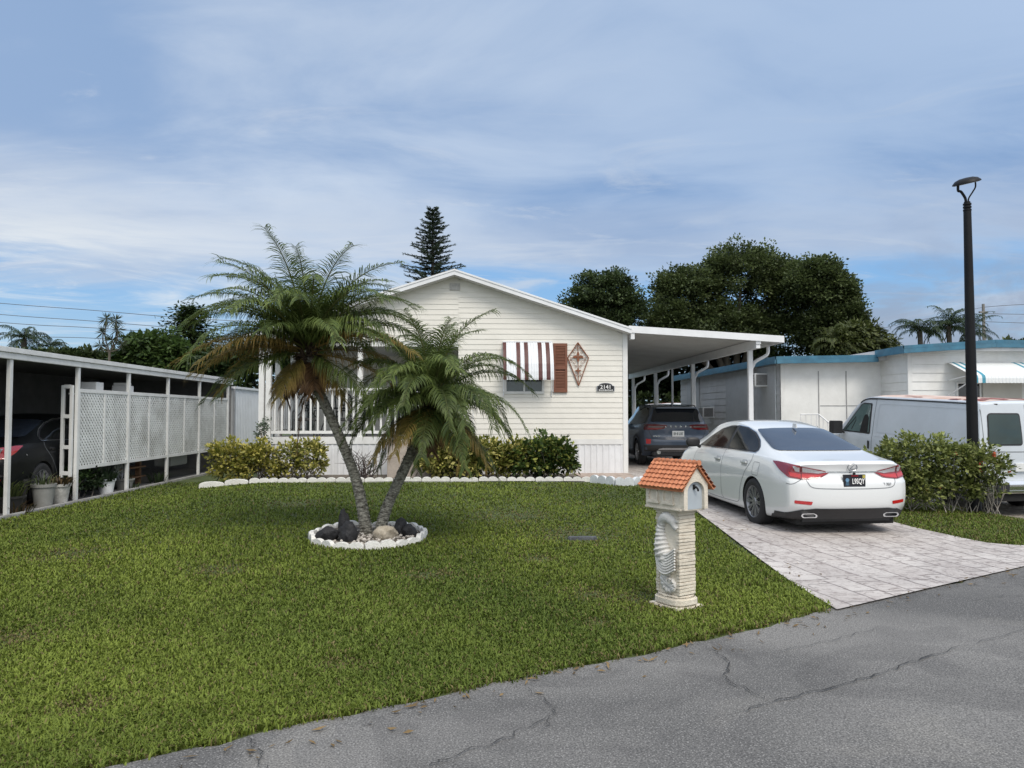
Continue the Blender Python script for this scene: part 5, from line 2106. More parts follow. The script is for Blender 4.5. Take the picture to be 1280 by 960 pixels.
def rounded(poly, r=.03, k=4):
    """rounds the corners of a 2-D outline"""
    out = []
    n = len(poly)
    for i in range(n):
        p, a, b = Vector(poly[i]), Vector(poly[i - 1]), Vector(poly[(i + 1) % n])
        u, v = (a - p), (b - p)
        rr = min(r, u.length * .45, v.length * .45)
        A, B = p + u.normalized() * rr, p + v.normalized() * rr
        for j in range(k + 1):
            t = j / k
            out.append(tuple(A * (1 - t) ** 2 + p * 2 * t * (1 - t) + B * t * t))
    return out


def strip(pts, w):
    """thin band around a polyline, for seams and trims"""
    P = [Vector(p) for p in pts]
    L, Rr = [], []
    for i, p in enumerate(P):
        d = (P[min(i + 1, len(P) - 1)] - P[max(i - 1, 0)]).normalized()
        s = Vector((-d.y, d.x)) * w / 2
        L.append(tuple(p + s))
        Rr.append(tuple(p - s))
    return L + list(reversed(Rr))


def ring_strip(bv, pts, w, az, name, m, parent, off, step=.05):
    n = len(pts)
    h = n // 2
    panel(bv, strip(pts[:h + 1], w), az, name, m, parent, off, step)
    panel(bv, strip(pts[h:] + pts[:1], w), az, name, m, parent, off, step)


def mirror(poly):
    return [(-x, z) for x, z in reversed(poly)]


def wheel(parent, x, y, r, w, m_rim, spokes=10, side=-1):
    """name wheel > rim; the tyre is the wheel's own mesh"""
    c = Vector((x, y, r))
    mb = MB()
    pr = [(r * .66, -w / 2 + .01), (r * .80, -w / 2), (r * .93, -w / 2 + .005), (r * .985, -w / 2 + .025), (r, -w / 2 + .05), (r, w / 2 - .05),
          (r * .985, w / 2 - .025), (r * .93, w / 2 - .005), (r * .80, w / 2), (r * .66, w / 2 - .01)]
    mb.lathe(pr, c, 40, 'x', cap=False)
    ty = mb.build('wheel', M_rubber, parent, smooth=50, world=False)
    f = side * (w / 2 - .012)
    rb = MB()
    rb.lathe([(r * .70, f), (r * .665, f + side * .004), (r * .63, f - side * .012), (r * .60, f - side * .06), (r * .60, -f)], c, 40, 'x', cap=False)
    for k in range(spokes):
        a = 2 * math.pi * k / spokes
        for da in (-.10, .10):
            p0 = c + Vector((f - side * .03, math.cos(a + da * .3) * r * .12, math.sin(a + da * .3) * r * .12))
            p1 = c + Vector((f - side * .012, math.cos(a + da) * r * .64, math.sin(a + da) * r * .64))
            rb.bar(p0, p1, .018, .022, (1, 0, 0))
    rb.lathe([(.0, f - side * .005), (r * .16, f - side * .008), (r * .20, f - side * .03), (r * .2, f - side * .06)], c, 20, 'x')
    rim = rb.build('rim', m_rim, ty, smooth=40, world=False)
    db = MB().lathe([(.01, f - side * .075), (r * .59, f - side * .075), (r * .59, f - side * .08)], c, 30, 'x')
    db.build('brake_disc', M_under, ty, world=False)
    return ty


def paint(name, col, flake=.04):
    return mat(name, col, .28, 0, flake, 400, coat=1.0, spec=.5)


M_red = mat('red_lens', (.20, .006, .010), .12, 0, .25, 60, coat=.8)
M_redb = mat('bright_red_lens', (.45, .012, .016), .15, 0, .2, 60, coat=.8)
M_clear = mat('clear_lens', (.34, .33, .34), .2, .1, .15, 60, coat=.8)
M_alloy = mat('dark_alloy', (.26, .265, .28), .35, .6, .1, 6)
M_emb = mat('satin_chrome', (.42, .43, .45), .25, .9, .05, 10)
M_gap = mat('panel_gap', (.03, .03, .032), .8, 0, .1, 20)
M_sgap = mat('soft_panel_gap', (.16, .17, .18), .7, 0, .1, 20)


def sedan(A, label, pm, is_white):
    t = thing('parked_car', label, 'car', M4=A)
    P = Prof(
        zb=[(-1.13, .23), (-1.0, .22), (-.6, .20), (-.35, .18), (0, .17), (2.8, .17), (3.3, .2), (3.79, .30)],
        w=[(-1.13, .845), (-1.0, .862), (-.6, .885), (0, .90), (1.4, .90), (2.8, .895), (3.4, .865), (3.79, .80)],
        zs=[(-1.13, .915), (-.6, .965), (0, .985), (.8, .97), (2, .93), (2.6, .90), (3.3, .80), (3.79, .64)],
        zr=[(-1.13, .96), (-1.06, .99), (-.9, 1.005), (-.5, 1.05), (-.36, 1.075), (.1, 1.225), (.5, 1.34), (.9, 1.415), (1.3, 1.455), (1.6, 1.45), (1.95, 1.40), (2.4, 1.21), (2.85, 1.02), (2.98, .985), (3.4, .89), (3.79, .70)],
        ws=[(-1.13, .77), (-.6, .795), (0, .815), (1.4, .825), (2.6, .82), (3.4, .78), (3.79, .70)],
        wr=[(-1.13, .68), (-.5, .69), (-.36, .685), (.1, .62), (.6, .575), (1.3, .57), (1.8, .575), (2.4, .63), (2.9, .70), (3.4, .70), (3.79, .62)],
        c=[(-1.13, .022), (-.5, .03), (0, .055), (1., .07), (2, .07), (2.8, .05), (3.79, .03)])
    ar = [(0, .335, .362, .55), (2.82, .335, .362, .55)]
    rp = [(.2, .13), (.33, .07), (.42, .015), (.55, 0), (.72, .01), (.775, .05), (.86, .075), (.95, .05), (1.0, .01), (1.05, .0), (1.1, .02)]
    body, bv = car_body('body', P, -1.13, 3.79, t, pm, M_under, ar, rp, .20, .42)
    for x, s in ((-.79, -1), (.79, 1)):
        for y in (0, 2.82):
            wheel(t, x, y, .335, .225, M_alloy, 10, s)
    # side glass, one outline for the dark surround and two panes
    fw = [(2.32, .995), (2.02, 1.155), (1.72, 1.275), (1.44, 1.335), (1.20, 1.352), (1.20, 1.02), (1.8, 1.005)]
    rw = [(1.12, 1.022), (1.12, 1.353), (.85, 1.335), (.58, 1.275), (.34, 1.185), (.20, 1.105), (.15, 1.06), (.19, 1.035), (.5, 1.032)]
    sur = [(2.42, .972), (2.10, 1.145), (1.74, 1.302), (1.44, 1.362), (1.14, 1.380), (.85, 1.362), (.55, 1.297), (.29, 1.195), (.14, 1.105), (.095, 1.05), (.14, 1.012), (.6, 1.008), (1.3, .996), (1.9, .982)]
    rims = []
    for az, fl in ((90, False), (-90, True)):
        # seen from the left the across axis is -y; from the right it is +y
        g = (lambda q: [(-y, z) for y, z in q]) if not fl else (lambda q: q)
        panel(bv, g(sur), az, 'window_trim', M_chrome, t, .003)
        inner = [(y + (1.25 - y) * .012, 1.165 + (z - 1.165) * .955) for y, z in sur]
        panel(bv, g(inner), az, 'window_surround', M_dark, t, .0045)
        panel(bv, g(rounded(fw, .02)), az, 'side_window', M_carglass, t, .007)
        panel(bv, g(rounded(rw, .03)), az, 'side_window', M_carglass, t, .007)
        # shut lines
        d1 = [(1.165, 1.0), (1.16, .7), (1.16, .32), (1.10, .25)]
        d2 = [(.16, 1.0), (.13, .9), (.30, .70), (.43, .5), (.50, .30), (.60, .25)]
        d3 = [(2.36, .96), (2.40, .7), (2.36, .38), (2.25, .25)]
        for q in (d1, d2, d3, [(2.25, .25), (1.3, .235), (.6, .25)]):
            panel(bv, g(strip([tuple(v) for v in catmull(q, 6)], .008)), az, 'door_seam', M_sgap, t, .002, .04)
        for yc, zc in ((1.33, .835), (.33, .86)):
            sx = -1 if not fl else 1
            h = bv.ray_cast(Vector((sx * 3, yc, zc)), Vector((-sx, 0, 0)), 6)
            bx = h[0].x if h[0] else sx * .88
            panel(bv, g(rounded([(yc - .10, zc - .045), (yc + .10, zc - .045), (yc + .09, zc + .045), (yc - .09, zc + .045)], .04)), az, 'handle_cup', mat('cup_shade', (.42, .43, .43), .5) if is_white else M_dark, t, .0015, .04)
            mb = MB().bar((bx + sx * .022, yc - .10, zc + .012), (bx + sx * .022, yc + .10, zc + .005), .022, .034)
            mb.build('door_handle', pm, t, bevel=.008, world=False, smooth=40)
        if not fl:
            ring_strip(bv, g(rounded([(-.16, .72), (.03, .72), (.03, .90), (-.16, .90)], .03)), .005, az, 'flap_seam', M_sgap, t, .002, .04)
        sx = -1 if not fl else 1
        mb = MB()
        pts = [Vector((sx * .86, 2.15, .97)), Vector((sx * .90, 2.15, .99)), Vector((sx * .93, 2.14, 1.03))]
        mb.tube(pts, [.03, .028, .05], 8)
        mir = mb.build('mirror', M_dark, t, world=False, smooth=50)
        mb = MB()
        bm = bmesh.new()
        bmesh.ops.create_uvsphere(bm, u_segments=14, v_segments=10, radius=1)
        vs = []
        for v in bm.verts:
            c = v.co
            e = lambda q, p: math.copysign(abs(q) ** p, q)
            vs.append((sx * 1.0 + e(c.x, .7) * .125, 2.14 + e(c.y, .8) * (.075 if c.y > 0 else .045), 1.055 + e(c.z, .7) * .082))
        mb.add(vs, [tuple(v.index for v in f.verts) for f in bm.faces])
        bm.free()
        mb.build('mirror_shell', M_dark, mir, world=False, smooth=60)
    # rear screen
    rs = [(-.665, 1.078), (.665, 1.078), (.545, 1.335), (.3, 1.35), (0, 1.354), (-.3, 1.35), (-.545, 1.335)]
    panel(bv, rounded(rs, .04), 0, 'rear_window', M_rearglass, t, .008, .03)
    # front screen
    fs = [(-.66, 1.06), (.66, 1.06), (.54, 1.37), (-.54, 1.37)]
    panel(bv, rounded(fs, .04), 180, 'windscreen', M_glass, t, .005, .06)
    # tail lights wrap round the corner
    for az, fl in ((24, False), (-24, True)):
        m_ = (lambda q: q) if not fl else mirror
        outl = [(-.985, .955), (-.90, .958), (-.66, .93), (-.36, .872), (-.285, .848), (-.40, .775), (-.62, .752), (-.80, .775), (-.90, .85)]
        tl = panel(bv, m_(rounded(outl, .015)), az, 'tail_light', M_red if is_white else M_redb, t, .008, .022)
        panel(bv, m_([(-.80, .845), (-.66, .823), (-.42, .815), (-.335, .835), (-.43, .785), (-.62, .765), (-.78, .79)]), az, 'brake_lens', M_redb, tl, .011, .022)
        panel(bv, m_([(-.63, .915), (-.40, .868), (-.325, .85), (-.43, .832), (-.63, .848)]), az, 'clear_lens', M_clear, tl, .0115, .022)
        panel(bv, m_([(-.745, .92), (-.665, .91), (-.665, .85), (-.72, .856)]), az, 'clear_lens', M_clear, tl, .0115, .022)
        panel(bv, m_(strip([(-.645, .93), (-.645, .752)], .008)), az, 'lens_seam', M_gap, tl, .014, .022)
        # reflector and exhaust
        panel(bv, m_(rounded([(-.76, .445), (-.545, .43), (-.53, .475), (-.76, .487)], .012)), az * .7, 'reflector', M_redb, t, .004, .03)
    panel(bv, [(-.86, .30), (-.70, .355), (-.52, .385), (.52, .385), (.70, .355), (.86, .30), (.85, .235), (-.85, .235)], 0, 'diffuser', M_dark, t, .006, .04)
    for sg in (-1, 1):
        q = [(-1.02, .19), (-1.0, .25), (-.82, .315), (-.60, .372), (-.60, .21)]
        panel(bv, q if sg < 0 else mirror(q), 28 * -sg, 'diffuser_corner', M_dark, t, .008, .02)
    MB().box(-.70, .70, -.9, 3.4, .15, .30).build('undertray', M_under, t, world=False)
    mb = MB().box(-.66, .66, -.95, -.6, .19, .28)
    mb.build('valance', M_dark, t, bevel=.03, world=False)
    for s in (-1, 1):
        mb = MB()
        pts = [(-.105, -.028), (.09, -.028), (.115, .0), (.095, .03), (-.09, .03), (-.12, .0)]
        pr = rounded([(s * a + s * .585, b + .285) for a, b in pts], .02)
        n = len(pr)
        inn = [(s * .585 + (a - s * .585) * .80, .285 + (b - .285) * .68) for a, b in pr]
        ya, yb = -1.075 + .05, -1.055 + .12
        k = [Vector((a, ya, b)) for a, b in pr] + [Vector((a, ya, b)) for a, b in inn] + [Vector((a, yb, b)) for a, b in pr] + [Vector((a, yb, b)) for a, b in inn]
        f = []
        for i in range(n):
            j = (i + 1) % n
            f += [(i, j, j + n, i + n), (i, j, j + 2 * n, i + 2 * n), (i + n, j + n, j + 3 * n, i + 3 * n)]
        mb.add(k, f)
        ex = mb.build('exhaust_tip', M_chrome, t, world=False)
        MB().prism([(a, yb - .03, b) for a, b in inn], (0, .01, 0)).build('pipe', M_under, ex, world=False)
    # boot lid lines
    lid = [(-.645, .83), (-.62, .72), (-.55, .655), (-.3, .642), (0, .64), (.3, .642), (.55, .655), (.62, .72), (.645, .83)]
    panel(bv, strip([tuple(v) for v in catmull(lid, 5)], .009), 0, 'boot_seam', M_sgap, t, .002, .03)
    panel(bv, strip([tuple(v) for v in catmull([(-.86, .70), (-.78, .70), (-.64, .78)], 5)], .008), 14, 'bumper_seam', M_sgap, t, .002, .03)
    panel(bv, rounded([(-.36, .845), (.36, .845), (.37, .862), (-.37, .862)], .005), 0, 'chrome_bar', M_chrome, t, .009, .03)
    # number plate
    h = bv.ray_cast(Vector((0, -5, .74)), Vector((0, 1, 0)), 9)
    yb = h[0].y - .012
    NPm = mat('plate_black', (.012, .013, .018), .4, 0, .1, 20)
    pl = MB().box(-.155, .155, yb - .008, yb + .02, .665, .825).build('number_plate', NPm, t, bevel=.003, world=False)
    XZl = lambda x, z: A @ Matrix.Translation((x, yb - .011, z)) @ Matrix.Rotation(math.pi / 2, 4, 'X')
    if is_white:
        text_mesh('plate_letters', 'L9SQY', .098, M_ink, XZl(.05, .736), pl, bold=.0015, squash=.62)
        text_mesh('plate_header', 'FLORIDA', .024, M_redb, XZl(0, .808), pl)
        mb = MB().lathe([(.0, 0), (.026, 0), (.026, .003), (0, .003)], (-.105, yb - .012, .755), 16, 'y')
        for k in range(3):
            mb.bar((-.125 + k * .02, yb - .011, .685), (-.118 + k * .014, yb - .011, .73), .006, .003, (0, 1, 0))
        mb.build('plate_emblem', mat('plate_blue', (.12, .24, .36), .5, 0, .2, 30), pl, world=False)
        MB().box(.11, .148, yb - .011, yb - .0085, .78, .818).build('plate_sticker', mat('yellow_sticker', (.45, .38, .08), .5), pl, world=False)
        # oval badge with its slanted stroke
        mb = MB()
        bx_ = lambda a: Vector((.066 * math.cos(a), 0, .048 * math.sin(a)))
        zc = .915
        hy = bv.ray_cast(Vector((0, -5, zc)), Vector((0, 1, 0)), 9)[0].y - .010
        c = Vector((0, hy, zc))
        for k in range(24):
            mb.tube([c + bx_(2 * math.pi * k / 24), c + bx_(2 * math.pi * (k + 1) / 24)], .006, 6)
        mb.tube([c + Vector((.028, 0, .036)), c + Vector((-.035, 0, -.020)), c + Vector((-.025, 0, -.026)), c + Vector((.046, 0, -.022))], .006, 6)
        mb.build('emblem', M_emb, t, world=False)
        hy = bv.ray_cast(Vector((.47, -5, .70)), Vector((0, 1, 0)), 9)[0].y - .004
        text_mesh('model_letters', 'ES 350', .048, M_chrome, A @ Matrix.Translation((.47, hy, .695)) @ Matrix.Rotation(math.pi / 2, 4, 'X') , t, bold=.001)
        mb = MB().lathe([(0, 0), (.018, 0), (.018, .012), (0, .012)], (.0, yb + .0, .838), 12, 'y')
        mb.build('camera_lens', M_under, t, world=False)
        mb = MB().prism([(-.012, .42, 1.36), (.012, .42, 1.36), (.004, .42, 1.425), (-.004, .42, 1.425)], (0, .11, 0))
        mb.build('roof_fin', pm, t, world=False)
    return t


M_pearl = paint('pearl_white_paint', (.70, .715, .71))
car = sedan(TR((4.74, 10.95, .045), R(4.6), R(1.5)) @ Matrix.Diagonal((.975, 1, 1, 1)), 'white four-door sedan parked on the stamped concrete driveway, seen from behind', M_pearl, True)
M_blackpaint = mat('black_paint', (.007, .008, .009), .35, 0, .1, 60, spec=.2)
car2 = sedan(TR((-8.72, 14.05, .012), R(0)) @ Matrix.Diagonal((1.02, 1.02, 1.12, 1)), 'black car with red tail lights in the dark of the left carport', M_blackpaint, False)


def suv(A, label):
    t = thing('parked_car', label, 'car', M4=A)
    pm = paint('dark_blue_paint', (.050, .072, .112), .12)
    P = Prof(
        zb=[(-.93, .42), (-.75, .36), (-.4, .25), (0, .21), (2.7, .21), (3.2, .26), (3.66, .34)],
        w=[(-.93, .86), (-.8, .885), (-.4, .92), (0, .935), (1.4, .935), (2.7, .93), (3.2, .90), (3.66, .82)],
        zs=[(-.93, 1.10), (-.5, 1.10), (0, 1.08), (1.5, 1.04), (2.4, 1.03), (3.0, .98), (3.66, .78)],
        zr=[(-.93, 1.14), (-.86, 1.22), (-.70, 1.44), (-.60, 1.565), (-.5, 1.60), (0, 1.65), (.6, 1.68), (1.2, 1.675), (1.6, 1.62), (2.1, 1.38), (2.5, 1.14), (2.65, 1.09), (3.2, 1.02), (3.66, .84)],
        ws=[(-.93, .80), (-.4, .835), (0, .85), (1.4, .855), (2.6, .85), (3.2, .80), (3.66, .72)],
        wr=[(-.93, .74), (-.8, .70), (-.6, .61), (0, .60), (1.2, .60), (1.7, .61), (2.4, .70), (3.2, .70), (3.66, .62)],
        c=[(-.93, .02), (-.7, .05), (-.5, .07), (1.2, .07), (2.4, .05), (3.66, .03)])
    ar = [(0, .355, .39, .56), (2.71, .355, .39, .56)]
    rp = [(.3, .10), (.42, .03), (.52, .0), (.70, .0), (.80, .05), (1.0, .04), (1.1, .02), (1.2, .02), (1.6, .0)]
    body, bv = car_body('body', P, -.93, 3.66, t, pm, M_under, ar, rp, .22, .4)
    for x, s in ((-.81, -1), (.81, 1)):
        for y in (0, 2.71):
            wheel(t, x, y, .355, .225, M_silver, 5, s)
    for az, fl in ((90, False), (-90, True)):
        g = (lambda q: [(-y, z) for y, z in q]) if not fl else (lambda q: q)
        sur = [(2.35, 1.10), (2.0, 1.34), (1.6, 1.53), (1.1, 1.60), (.4, 1.60), (-.2, 1.55), (-.50, 1.40), (-.60, 1.20), (-.4, 1.14), (1.0, 1.09)]
        panel(bv, g(rounded(sur, .04)), az, 'side_window', M_glass, t, .005)
        cl = [(-.42, .30), (-.415, .5), (-.30, .70), (0, .80), (.30, .70), (.415, .5), (.42, .26), (2.29, .26), (2.295, .5), (2.41, .70), (2.71, .80), (3.01, .70), (3.12, .5), (3.125, .38),
              (3.2, .38), (3.2, .52), (3.06, .76), (2.71, .87), (2.36, .76), (2.22, .52), (2.18, .36), (.52, .36), (.49, .52), (.36, .76), (0, .87), (-.36, .76), (-.49, .52), (-.50, .36)]
        panel(bv, g(cl), az, 'arch_cladding', M_dark, t, .006, .04)
        sx = -1 if not fl else 1
        mb = MB()
        mb.tube([(sx * .60, -.30, 1.60), (sx * .60, -.2, 1.635), (sx * .60, 1.3, 1.67), (sx * .60, 1.45, 1.63)], .014, 6)
        mb.build('roof_rail', M_dark, t, world=False)
        bm = bmesh.new()
        bmesh.ops.create_uvsphere(bm, u_segments=12, v_segments=8, radius=1)
        mb = MB().add([(sx * 1.03 + v.co.x * .13, 2.1 + v.co.y * .07, 1.16 + v.co.z * .09) for v in bm.verts], [tuple(v.index for v in f.verts) for f in bm.faces])
        bm.free()
        mb.tube([(sx * .86, 2.1, 1.1), (sx * .95, 2.1, 1.14)], .03, 6)
        mb.build('mirror', pm, t, world=False, smooth=60)
    rs = [(-.70, 1.185), (.70, 1.185), (.66, 1.30), (.575, 1.54), (-.575, 1.54), (-.66, 1.30)]
    panel(bv, rounded(rs, .05), 0, 'rear_window', M_glass, t, .006, .06)
    mb = MB().prism([(-.56, -.55, 1.60), (.56, -.55, 1.60), (.52, -.74, 1.575), (-.52, -.74, 1.575)], (0, 0, -.03))
    mb.build('spoiler', pm, t, bevel=.01, world=False)
    mb = MB().prism([(-.012, -.2, 1.65), (.012, -.2, 1.65), (.004, -.28, 1.74), (-.004, -.28, 1.74)], (0, .10, 0))
    mb.build('roof_fin', pm, t, world=False)
    for az, fl in ((16, False), (-16, True)):
        m_ = (lambda q: q) if not fl else mirror
        tl = panel(bv, m_(rounded([(-.93, 1.12), (-.62, 1.125), (-.36, 1.11), (-.31, 1.08), (-.40, 1.0), (-.60, .965), (-.93, .97)], .03)), az, 'tail_light', mat('dark_red_lens', (.085, .004, .007), .12, 0, .25, 60, coat=.6), t, .006, .03)
        panel(bv, m_(rounded([(-.80, 1.075), (-.45, 1.075), (-.40, 1.06), (-.45, 1.035), (-.80, 1.03)], .012)), az, 'clear_lens', mat('smoked_lens', (.13, .10, .10), .2, coat=.6), tl, .010, .04)
        panel(bv, m_(rounded([(-.82, 1.02), (-.48, 1.025), (-.44, 1.01), (-.60, .985), (-.82, .99)], .01)), az, 'brake_lens', M_red, tl, .010, .04)
        panel(bv, m_(rounded([(-.86, .60), (-.74, .60), (-.73, .72), (-.86, .73)], .012)), az, 'reflector', M_redb, t, .006, .04)
    panel(bv, [(-.86, .56), (-.5, .565), (.5, .565), (.86, .56), (.84, .40), (-.84, .40)], 0, 'bumper_cladding', M_dark, t, .006, .05)
    panel(bv, rounded([(-.60, .36), (-.50, .47), (-.40, .49), (.40, .49), (.50, .47), (.60, .36), (.44, .39), (-.44, .39)], .01), 0, 'skid_plate', M_silver, t, .012, .05)
    mb = MB().box(-.66, .66, -.80, -.4, .27, .40)
    mb.build('valance', M_dark, t, bevel=.03, world=False)
    for s in (-1, 1):
        mb = MB().lathe([(.045, -.84), (.052, -.84), (.052, -.5), (.045, -.5)], (s * .50, 0, .37), 16, 'y')
        mb.build('exhaust_tip', M_chrome, t, world=False)
    for q in ([(-.76, 1.12), (-.74, .95), (-.68, .80), (-.60, .73), (0, .715), (.60, .73), (.68, .80), (.74, .95), (.76, 1.12)],):
        panel(bv, strip([tuple(v) for v in catmull(q, 5)], .010), 0, 'tailgate_seam', M_gap, t, .003, .04)
    hy = bv.ray_cast(Vector((0, -5, .87)), Vector((0, 1, 0)), 9)[0].y
    pl = MB().box(-.155, .155, hy - .02, hy + .02, .79, .945).build('number_plate', mat('plate_white', (.72, .73, .72), .5, 0, .05, 20), t, bevel=.003, world=False)
    mb = MB()
    rr = random.Random(9)
    for k in range(6):
        x = -.12 + k * .042 + (.01 if k > 2 else 0)
        mb.box(x, x + .012, hy - .023, hy - .0205, .83, .905)
        if k % 2:
            mb.box(x + .012, x + .028, hy - .0228, hy - .0205, .83 + .03 * (k % 3), .845 + .03 * (k % 3))
        else:
            mb.box(x + .018, x + .028, hy - .0228, hy - .0205, .83, .905)
    mb.build('plate_letters', mat('plate_green', (.05, .08, .07), .6), pl, world=False)
    for i, ch in enumerate('ESCAPE'):
        x = -.325 + i * .13
        y = bv.ray_cast(Vector((x, -5, 1.06)), Vector((0, 1, 0)), 9)[0].y - .006
        text_mesh('letter', ch, .062, M_chrome, A @ Matrix.Translation((x, y, 1.06)) @ Matrix.Rotation(math.pi / 2, 4, 'X'), t, bold=.002, squash=1.25)
    hy2 = bv.ray_cast(Vector((-.5, -5, .79)), Vector((0, 1, 0)), 9)[0].y - .004
    mb = MB()
    for k in range(6):
        mb.box(-.64 + k * .03, -.618 + k * .03, hy2 - .003, hy2 + .003, .79, .815)
    for k in range(8):
        mb.box(-.50 + k * .024, -.484 + k * .024, hy2 - .003, hy2 + .003, .735, .752)
    mb.build('model_letters', M_chrome, t, world=False)
    return t


suv(TR((5.27, 21.3, .235), R(-.5)) @ Matrix.Diagonal((1.03, 1, 1, 1)), 'dark blue compact suv parked under the carport roof')


def van(A, label):
    t = thing('cargo_van', label, 'van', M4=A)
    pm = mat('van_paint', (.56, .60, .64), .35, 0, .05, 1.5, dirt=.12, coat=.3, spec=.5)
    y0, y1 = -1.15, 4.25
    P = Prof(
        zb=[(-1.15, .50), (-.9, .42), (0, .36), (3.5, .34), (4.25, .40)],
        w=[(-1.15, .97), (-1.0, .99), (0, 1.0), (3.3, 1.0), (3.9, .96), (4.25, .88)],
        zs=[(-1.15, 1.20), (2.4, 1.20), (3.0, 1.16), (3.5, 1.10), (4.25, .98)],
        zr=[(-1.15, 2.02), (-1.10, 2.05), (-.9, 2.07), (0, 2.08), (2.0, 2.08), (2.3, 2.04), (2.6, 1.90), (3.0, 1.58), (3.3, 1.32), (3.45, 1.22), (3.8, 1.15), (4.25, 1.03)],
        ws=[(-1.15, .955), (0, .985), (2.6, .98), (3.4, .93), (4.25, .82)],
        wr=[(-1.15, .845), (0, .86), (2.0, .86), (2.6, .80), (3.2, .80), (3.6, .84), (4.25, .74)],
        c=[(-1.15, .06), (-.9, .09), (2, .09), (2.8, .06), (3.5, .04), (4.25, .04)])
    ar = [(0, .36, .42, .62), (3.4, .36, .42, .62)]
    rp = [(.4, .0), (1.0, .0), (1.3, .02), (1.9, .12), (2.1, .16)]
    body, bv = car_body('body', P, y0, y1, t, pm, M_under, ar, rp, .09, .25)
    for x, s in ((-.86, -1), (.86, 1)):
        for y in (0, 3.4):
            wheel(t, x, y, .36, .24, M_silver, 8, s)
    M_vg = glassmat('van_side_glass', (.10, .15, .145), .05, .7)
    for az, fl in ((90, False), (-90, True)):
        g = (lambda q: [(-y, z) for y, z in q]) if not fl else (lambda q: q)
        panel(bv, g(rounded([(3.02, 1.235), (2.46, 1.86), (2.34, 1.90), (1.98, 1.90), (1.94, 1.24)], .04)), az, 'window_seal', M_dark, t, .004, .06)
        sw = panel(bv, g(rounded([(2.96, 1.26), (2.43, 1.83), (2.32, 1.87), (2.02, 1.87), (1.98, 1.27)], .03)), az, 'side_window', M_vg, t, .007, .06)
        # seat and wheel seen through the pane
        panel(bv, g(rounded([(2.30, 1.26), (2.02, 1.27), (2.03, 1.58), (2.10, 1.66), (2.20, 1.64), (2.26, 1.50)], .03)), az, 'seat_back', M_under, sw, .009, .05)
        panel(bv, g(strip([(2.86, 1.28), (2.62, 1.50), (2.56, 1.58), (2.52, 1.50), (2.62, 1.30)], .03)), az, 'steering_wheel', M_under, sw, .009, .05)
        # doors, ribs, drip rail
        for q, w in (([(1.86, 1.98), (1.86, 1.3), (1.86, .48)], .012), ([(3.06, 1.15), (3.02, .8), (2.95, .48)], .012),
                     ([(3.0, 1.24), (2.44, 1.93), (2.30, 1.975), (1.86, 1.98)], .010), ([(1.86, .48), (2.95, .48)], .01)):
            panel(bv, g(strip([tuple(v) for v in catmull(q, 6)], w)), az, 'door_seam', M_sgap, t, .003, .05)
        panel(bv, g(strip([(1.78, 1.22), (-1.05, 1.22)], .02)), az, 'body_crease', pm, t, .010, .05)
        panel(bv, g(strip([(1.78, .95), (-1.05, .95)], .012)), az, 'body_crease', pm, t, .008, .05)
        ring_strip(bv, g(rounded([(1.74, 1.30), (1.74, 1.90), (-.95, 1.90), (-.95, 1.30)], .08)), .014, az, 'pressed_panel_edge', pm, t, .007, .05)
        sx = -1 if not fl else 1
        h = bv.ray_cast(Vector((sx * 3, 2.05, 1.0)), Vector((-sx, 0, 0)), 6)[0]
        MB().box(min(h.x, h.x + sx * .03), max(h.x, h.x + sx * .03), 1.93, 1.97, .93, 1.10).build('door_handle', M_dark, t, bevel=.008, world=False)
        pts = [(-.93 * 1, -1.05, 2.0)]
        mb = MB()
        P3 = []
        for y in np.arange(-1.0, 2.55, .1):
            hh = bv.ray_cast(Vector((sx * 3, y, P.zr(y) - P.c(y) + .012)), Vector((-sx, 0, 0)), 6)[0]
            if hh:
                P3.append(hh + Vector((sx * .008, 0, 0)))
        mb.tube(P3, .014, 6)
        mb.build('drip_rail', M_dark, t, world=False)
        mb = MB()
        mb.tube([(sx * .97, 2.86, 1.2), (sx * 1.10, 2.86, 1.25)], .025, 6)
        e = MB().box(min(sx * 1.05, sx * 1.30), max(sx * 1.05, sx * 1.30), 2.80, 2.96, 1.19, 1.47)
        mb.add(e.v, e.f)
        mb.build('mirror', M_dark, t, world=False, bevel=.03, smooth=50)
    # peeling roof: bare red and primer patches on faded paint
    M_peel = mat('peeling_roof', (.52, .32, .235), .75, 0, .1, 2.4, .3, 30, col2=(.66, .56, .50), detail=9)
    M_peel2 = mat('peeling_red', (.20, .035, .04), .7, 0, .3, 7, col2=(.35, .09, .07))
    top = []
    ys = np.linspace(-.90, 2.25, 44)
    mb = MB()
    k = 0
    for i, y in enumerate(ys):
        for j in range(13):
            x = (j / 12 * 2 - 1) * P.wr(y) * .995
            h = bv.ray_cast(Vector((x, y, 5)), Vector((0, 0, -1)), 9)[0]
            mb.v.append((x, y, (h.z if h else 2.0) + .004))
    for i in range(len(ys) - 1):
        for j in range(12):
            a = i * 13 + j
            mb.f.append((a, a + 1, a + 14, a + 13))
    rfp = mb.build('roof_panel', M_peel, t, smooth=60, world=False)
    mb = MB()
    rr = random.Random(4)
    for (cx, cy, r) in ((-.60, -.62, .22), (-.2, -.6, .26), (.3, -.6, .26), (-.70, -.2, .12), (-.66, .9, .10), (-.5, 1.3, .12), (.2, .4, .3), (.7, -.6, .2)):
        P2 = []
        n = 16
        for q in range(n):
            a = 2 * math.pi * q / n
            rq = r * rr.uniform(.55, 1.1)
            x, y = cx + rq * math.cos(a) * .7, cy + rq * math.sin(a) * 1.4
            y = max(-.86, min(2.2, y))
            x = max(-P.wr(y) * .93, min(P.wr(y) * .93, x))
            h = bv.ray_cast(Vector((x, y, 5)), Vector((0, 0, -1)), 9)[0]
            P2.append((x, y, h.z + .010))
